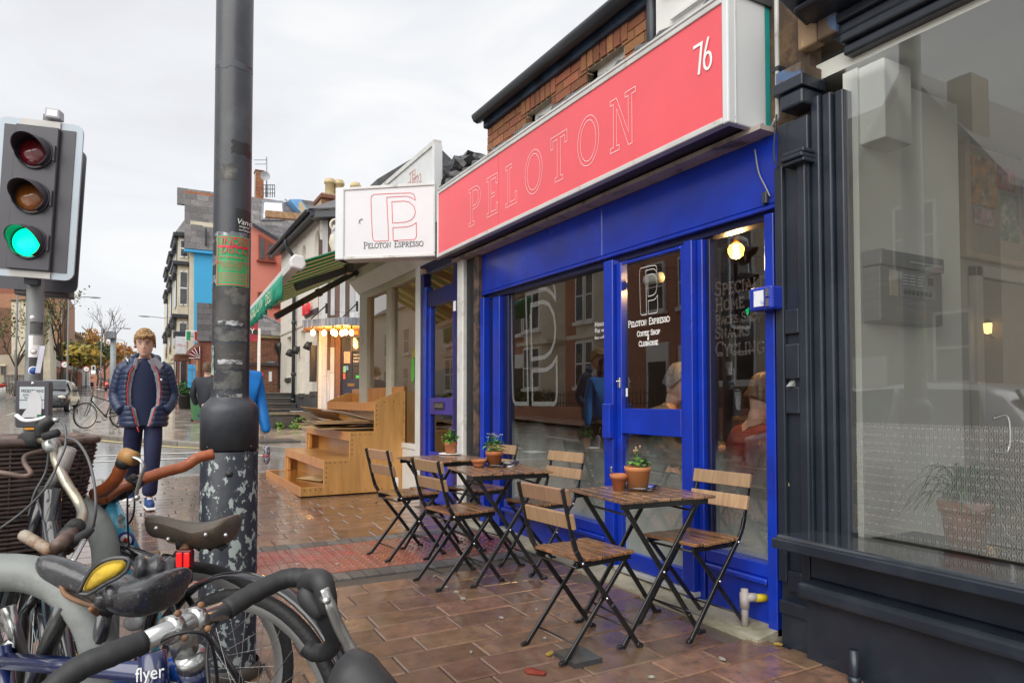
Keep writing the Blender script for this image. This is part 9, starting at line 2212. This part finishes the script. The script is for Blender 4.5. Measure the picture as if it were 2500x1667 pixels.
for e_,o_ in ((0,-1),(1,1)):
 ed = [jk(z,e_) + V((0,-.012,0)) for z in zs_[::4]]; mb = MB(); mb.tube(ed,.0055,6); mb.build('zip',m_zip,jo)
 inn = [p + V((o_ * .045 * (.5 + .5 * (i / len(ed))),.02,0)) for i,p in enumerate(ed)]; vs = []
 for a,b in zip(ed,inn): vs += [a + V((0,.008,0)),b]
 mb = MB(); mb.add(vs,[(2 * i,2 * i + 1,2 * i + 3,2 * i + 2) for i in range(len(ed) - 1)],0,True); mb.build('lining',m_lin,jo,fix=False)
mb = MB(); mb.tube([jk(.83,1) + V((0,-.02,-.005)),jk(.83,1) + V((.02,-.025,-.06))],.006,6); mb.build('zip_pull',m_zip,jo)
for s_ in (-1,1):
 quilt('sleeve',[V((s_ * .13,.0,1.44)),V((s_ * .198,.01,1.395)),V((s_ * .235,.03,1.27)),V((s_ * .258,.055,1.15)),V((s_ * .24,.0,1.06)),V((s_ * .19,-.09,.985))],.070,.058,m_puff,jo)
mb = MB(); rings = []
for j in range(15):
 a = -1.15 + (math.pi + 2.3) * j / 14; rr = .052 + .016 * math.sin(j * 2.3) - .012 * abs(j - 7) / 7; c = V((.118 * math.cos(a),.015 + .105 * math.sin(a),1.505 + .035 * math.sin(max(0,a) * 1.0) - (.05 if abs(j - 7) > 5 else 0)))
 rings.append([c + V((math.cos(a) * rr * math.cos(q) * .8,math.sin(a) * rr * math.cos(q) * .8,rr * math.sin(q))) for q in [2 * math.pi * k / 12 for k in range(12)]])
mb.loft(rings); mb.build('hood',m_puff,jo,sub=1)
for s_ in (-1,1): mb = MB(); mb.prism([(.045,1.50),(.105,1.535),(.175,1.45),(.12,1.36),(.085,1.38)] if s_ > 0 else [(.05,1.51),(.085,1.52),(.10,1.44),(.085,1.38),(.07,1.40)],lambda a,b,d: V((s_ * a,-.118 - .4 * max(0,.12 - a) * .2 + d + .25 * abs(b - 1.45) * .3,b)),0,.02); mb.build('hood_lining',m_lin,jo,.006)
mb = MB(); mb.sph(V((.155,-.155,1.30)),(.012,.004,.010),8,5); mb.build('jacket_logo',m_prnt,jo)
placed(man,(.105,7.95,gz(7.9)),R(-3))
# ---- woman in the blue jacket, walking away behind the lamp post
wo = tlab((0,0,0),'woman in bright blue jacket half hidden behind the lamp post','person')
skin('body',[[(V((0,0,.88)),.12),(V((0,0,1.1)),.10),(V((0,0,1.28)),.10),(V((0,0,1.38)),.055),(V((0,0,1.44)),.05)],[(V((0,0,.88)),.12),(V((.085,-.06,.46)),.055),(V((.08,.03,.08)),.04)],[(V((0,0,.88)),.12),(V((-.085,.10,.46)),.055),(V((-.08,.05,.08)),.04)]],m_skin,wo,1)
hw,Mw = head('head',(0,-.015,1.525),wo,m_skin,R(8),0,.95); hair(Mw,m_hairb,hw,.06,-.12,.016,5,.10)
skin('trousers',[[(V((0,0,.90)),(.16,.12)),(V((.085,-.01,.80)),.10),(V((.085,-.06,.46)),.075),(V((.08,.03,.10)),.06)],[(V((0,0,.90)),(.16,.12)),(V((-.085,.01,.80)),.10),(V((-.085,.10,.46)),.075),(V((-.08,.05,.10)),.06)]],m_blk,wo)
skin('jacket',[[(V((0,0,.84)),(.19,.145)),(V((0,0,1.05)),(.175,.13)),(V((0,0,1.28)),(.18,.115)),(V((0,0,1.39)),(.08,.08))],[(V((0,0,1.28)),(.18,.115)),(V((.19,0,1.33)),.075),(V((.225,.02,1.12)),.060),(V((.255,-.03,.92)),.052),(V((.275,-.05,.80)),.040)],[(V((0,0,1.28)),(.18,.115)),(V((-.13,0,1.33)),.075),(V((-.15,.0,1.12)),.062),(V((-.12,-.14,.98)),.052)]],m_cyan,wo)
mb = MB(); mb.lathe([(.085,1.38),(.13,1.36),(.12,1.30),(.08,1.33)],18,(0,.03,0)); mb.build('hood',m_cyan,wo)
for x_,y_ in ((.08,.0),(-.08,.02)): mb = MB(); mb.sph((x_,y_ - .05,.05),(.045,.13,.05),10,6); mb.build('shoe',m_blk,wo)
placed(wo,(.83,6.75,gz(6.75)),R(8))
um = thing('folded_umbrella',at_d(650,1130,6.25),'folded leopard print umbrella hanging from the wrist of the blue jacket','umbrella')
pa,pb_ = at_d(646,1062,6.22),at_d(651,1136,6.25)
mb = MB(); mb.tube([pa,at_d(650,1090,6.24)],.004,5); mb.build('strap',m_lin,um)
mb = MB(); q = [at_d(650 + .06 * i,1086 + i * 5.2,6.25) for i in range(10)]; mb.tube(q,[.012,.03,.034,.036,.034,.026,.034,.030,.024,.012],12); mb.build('canopy',mat('leopard',(.40,.38,.42),.7,var=.1,c2=(.03,.03,.05),pscale=70,thr=.5,soft=.02),um); mb = MB(); mb.tube([q[5] - V((.0,0,.006)),q[5] + V((0,0,.006))],.031,12); mb.build('band',m_zip,um)
# ---- simple walkers and seated guests
def walker(loc,rz,coat,legs,hairm,label,s=1.0,bag=False,group=None):
 t = tlab((0,0,0),label,'person',group)
 skin('body',[[(V((0,0,.9)),.11),(V((0,0,1.3)),.10),(V((0,0,1.46)),.05),(V((0,0,1.52)),.05)],[(V((0,0,.9)),.11),(V((.09,-.1,.48)),.05),(V((.08,-.02,.06)),.04)],[(V((0,0,.9)),.11),(V((-.09,.12,.48)),.05),(V((-.08,.25,.12)),.04)]],m_skin,t,1)
 h_,M_ = head('head',(0,-.02,1.62),t,m_skin,R(5)); hair(M_,hairm,h_,.06,-.06,.012,7)
 skin('coat',[[(V((0,0,.80)),(.19,.15)),(V((0,0,1.1)),(.18,.14)),(V((0,0,1.36)),(.19,.12)),(V((0,0,1.47)),.08)]] + [[(V((0,0,1.36)),(.19,.12)),(V((q * .2,0,1.40)),.08),(V((q * .27,.03,1.14)),.07),(V((q * .24,-.10,.92)),.055)] for q in (-1,1)],coat,t,1)
 skin('trousers',[[(V((0,0,.88)),(.16,.12)),(V((.09,-.1,.48)),.08),(V((.08,-.02,.08)),.065)],[(V((0,0,.88)),(.16,.12)),(V((-.09,.12,.48)),.08),(V((-.08,.25,.12)),.06)]],legs,t,1)
 t.scale = (s,s,s); placed(t,loc,rz); return t
m_dn = mat('coat_dark',(.02,.022,.032),.7); m_dj = mat('denim_pale',(.12,.20,.32),.8,var=.3); m_br = mat('coat_brown',(.10,.07,.045),.8); m_gy = mat('coat_grey',(.13,.14,.135),.8,var=.2)
p = on_y(497,1010,14.2); walker((p.x + .05,14.2,gz(14.2) - .06),R(150),m_dn,m_dj,m_hairb,'person in dark jacket and pale jeans mostly hidden behind the lamp post',.98)
for (u,c,l,y,rz) in ((197,m_br,'distant pedestrian in brown coat on the far left pavement',118,0),(212,m_dn,'distant pedestrian in dark blue coat near the far signal',116,160),(181,m_gy,'distant pedestrian in grey standing by the far railings',112,90),(247,m_gy,'distant pedestrian in pale coat beside the purple hoarding',118,40)): p = on_y(u,946,y); walker((p.x,y,gz(y)),R(rz),c,m_dn,m_hairb,l,1.0)
def seated(loc,rz,coat,hairm,label,lean=.12):
 t = tlab((0,0,0),label,'person')
 sh = V((0,-lean,1.0)); skin('body',[[(V((0,0,.52)),.12),(V((0,-lean * .5,.8)),.10),(sh,.10),(V((0,-lean - .03,1.12)),.05)],[(V((0,0,.52)),.12),(V((.1,-.42,.52)),.06),(V((.1,-.42,.06)),.04)],[(V((0,0,.52)),.12),(V((-.1,-.42,.52)),.06),(V((-.1,-.42,.06)),.04)],[(sh,.10),(V((.2,-lean,1.0)),.05),(V((.23,-lean - .12,.76)),.045),(V((.10,-lean - .36,.78)),.035)],[(sh,.10),(V((-.2,-lean,1.0)),.05),(V((-.23,-lean - .12,.76)),.045),(V((-.10,-lean - .36,.78)),.035)]],m_skin,t,1)
 h_,M_ = head('head',(0,-lean - .08,1.24),t,m_skin,R(22)); hair(M_,hairm,h_,.06,-.05,.012,4)
 skin('coat',[[(V((0,0,.5)),(.20,.15)),(V((0,-lean * .5,.8)),(.19,.14)),(sh,(.20,.12)),(V((0,-lean - .02,1.10)),.08)]] + [[(sh,(.20,.12)),(V((q * .21,-lean,1.01)),.08),(V((q * .25,-lean - .12,.76)),.07),(V((q * .12,-lean - .34,.79)),.055)] for q in (-1,1)],coat,t,1)
 skin('trousers',[[(V((0,0,.5)),(.16,.12)),(V((q * .1,-.2,.53)),.09),(V((q * .1,-.42,.52)),.08),(V((q * .1,-.42,.1)),.06)] for q in (-1,1)],m_dn,t,1)
 placed(t,loc,rz); return t
p = at_d(1600,905,4.9); seated((p.x,p.y,.12),R(20),mat('jacket_grey',(.16,.17,.17),.8,var=.2),m_hairg,'grey haired man in grey jacket reading inside behind the blue door')
p = at_d(1815,990,4.0); seated((p.x,p.y,.02),R(60),mat('jacket_maroon',(.20,.025,.03),.8,var=.2),m_hairb,'seated guest in maroon jacket behind the narrow window',.06)
# lantern by the door of the gabled house, mirrored in the big window
p = V((HX + .22,7.62,2.75)); ln = thing('wall_lantern',p,'small glowing lantern beside a house door, mirrored in the large shop window','lamp')
mb = MB(); mb.lathe([(0,-.14),(.07,-.11),(.08,.09),(0,.10)],10,p); mb.build('lantern_glass',emis('lantern_glow',(1,.62,.22),6),ln); mb = MB(); mb.lathe([(.10,.10),(.0,.20)],8,p); mb.build('cap',m_blk,ln); mb = MB(); mb.tube([p + V((0,0,-.14)),p + V((-.2,0,-.2))],.02,5); mb.build('bracket',m_blk,ln)
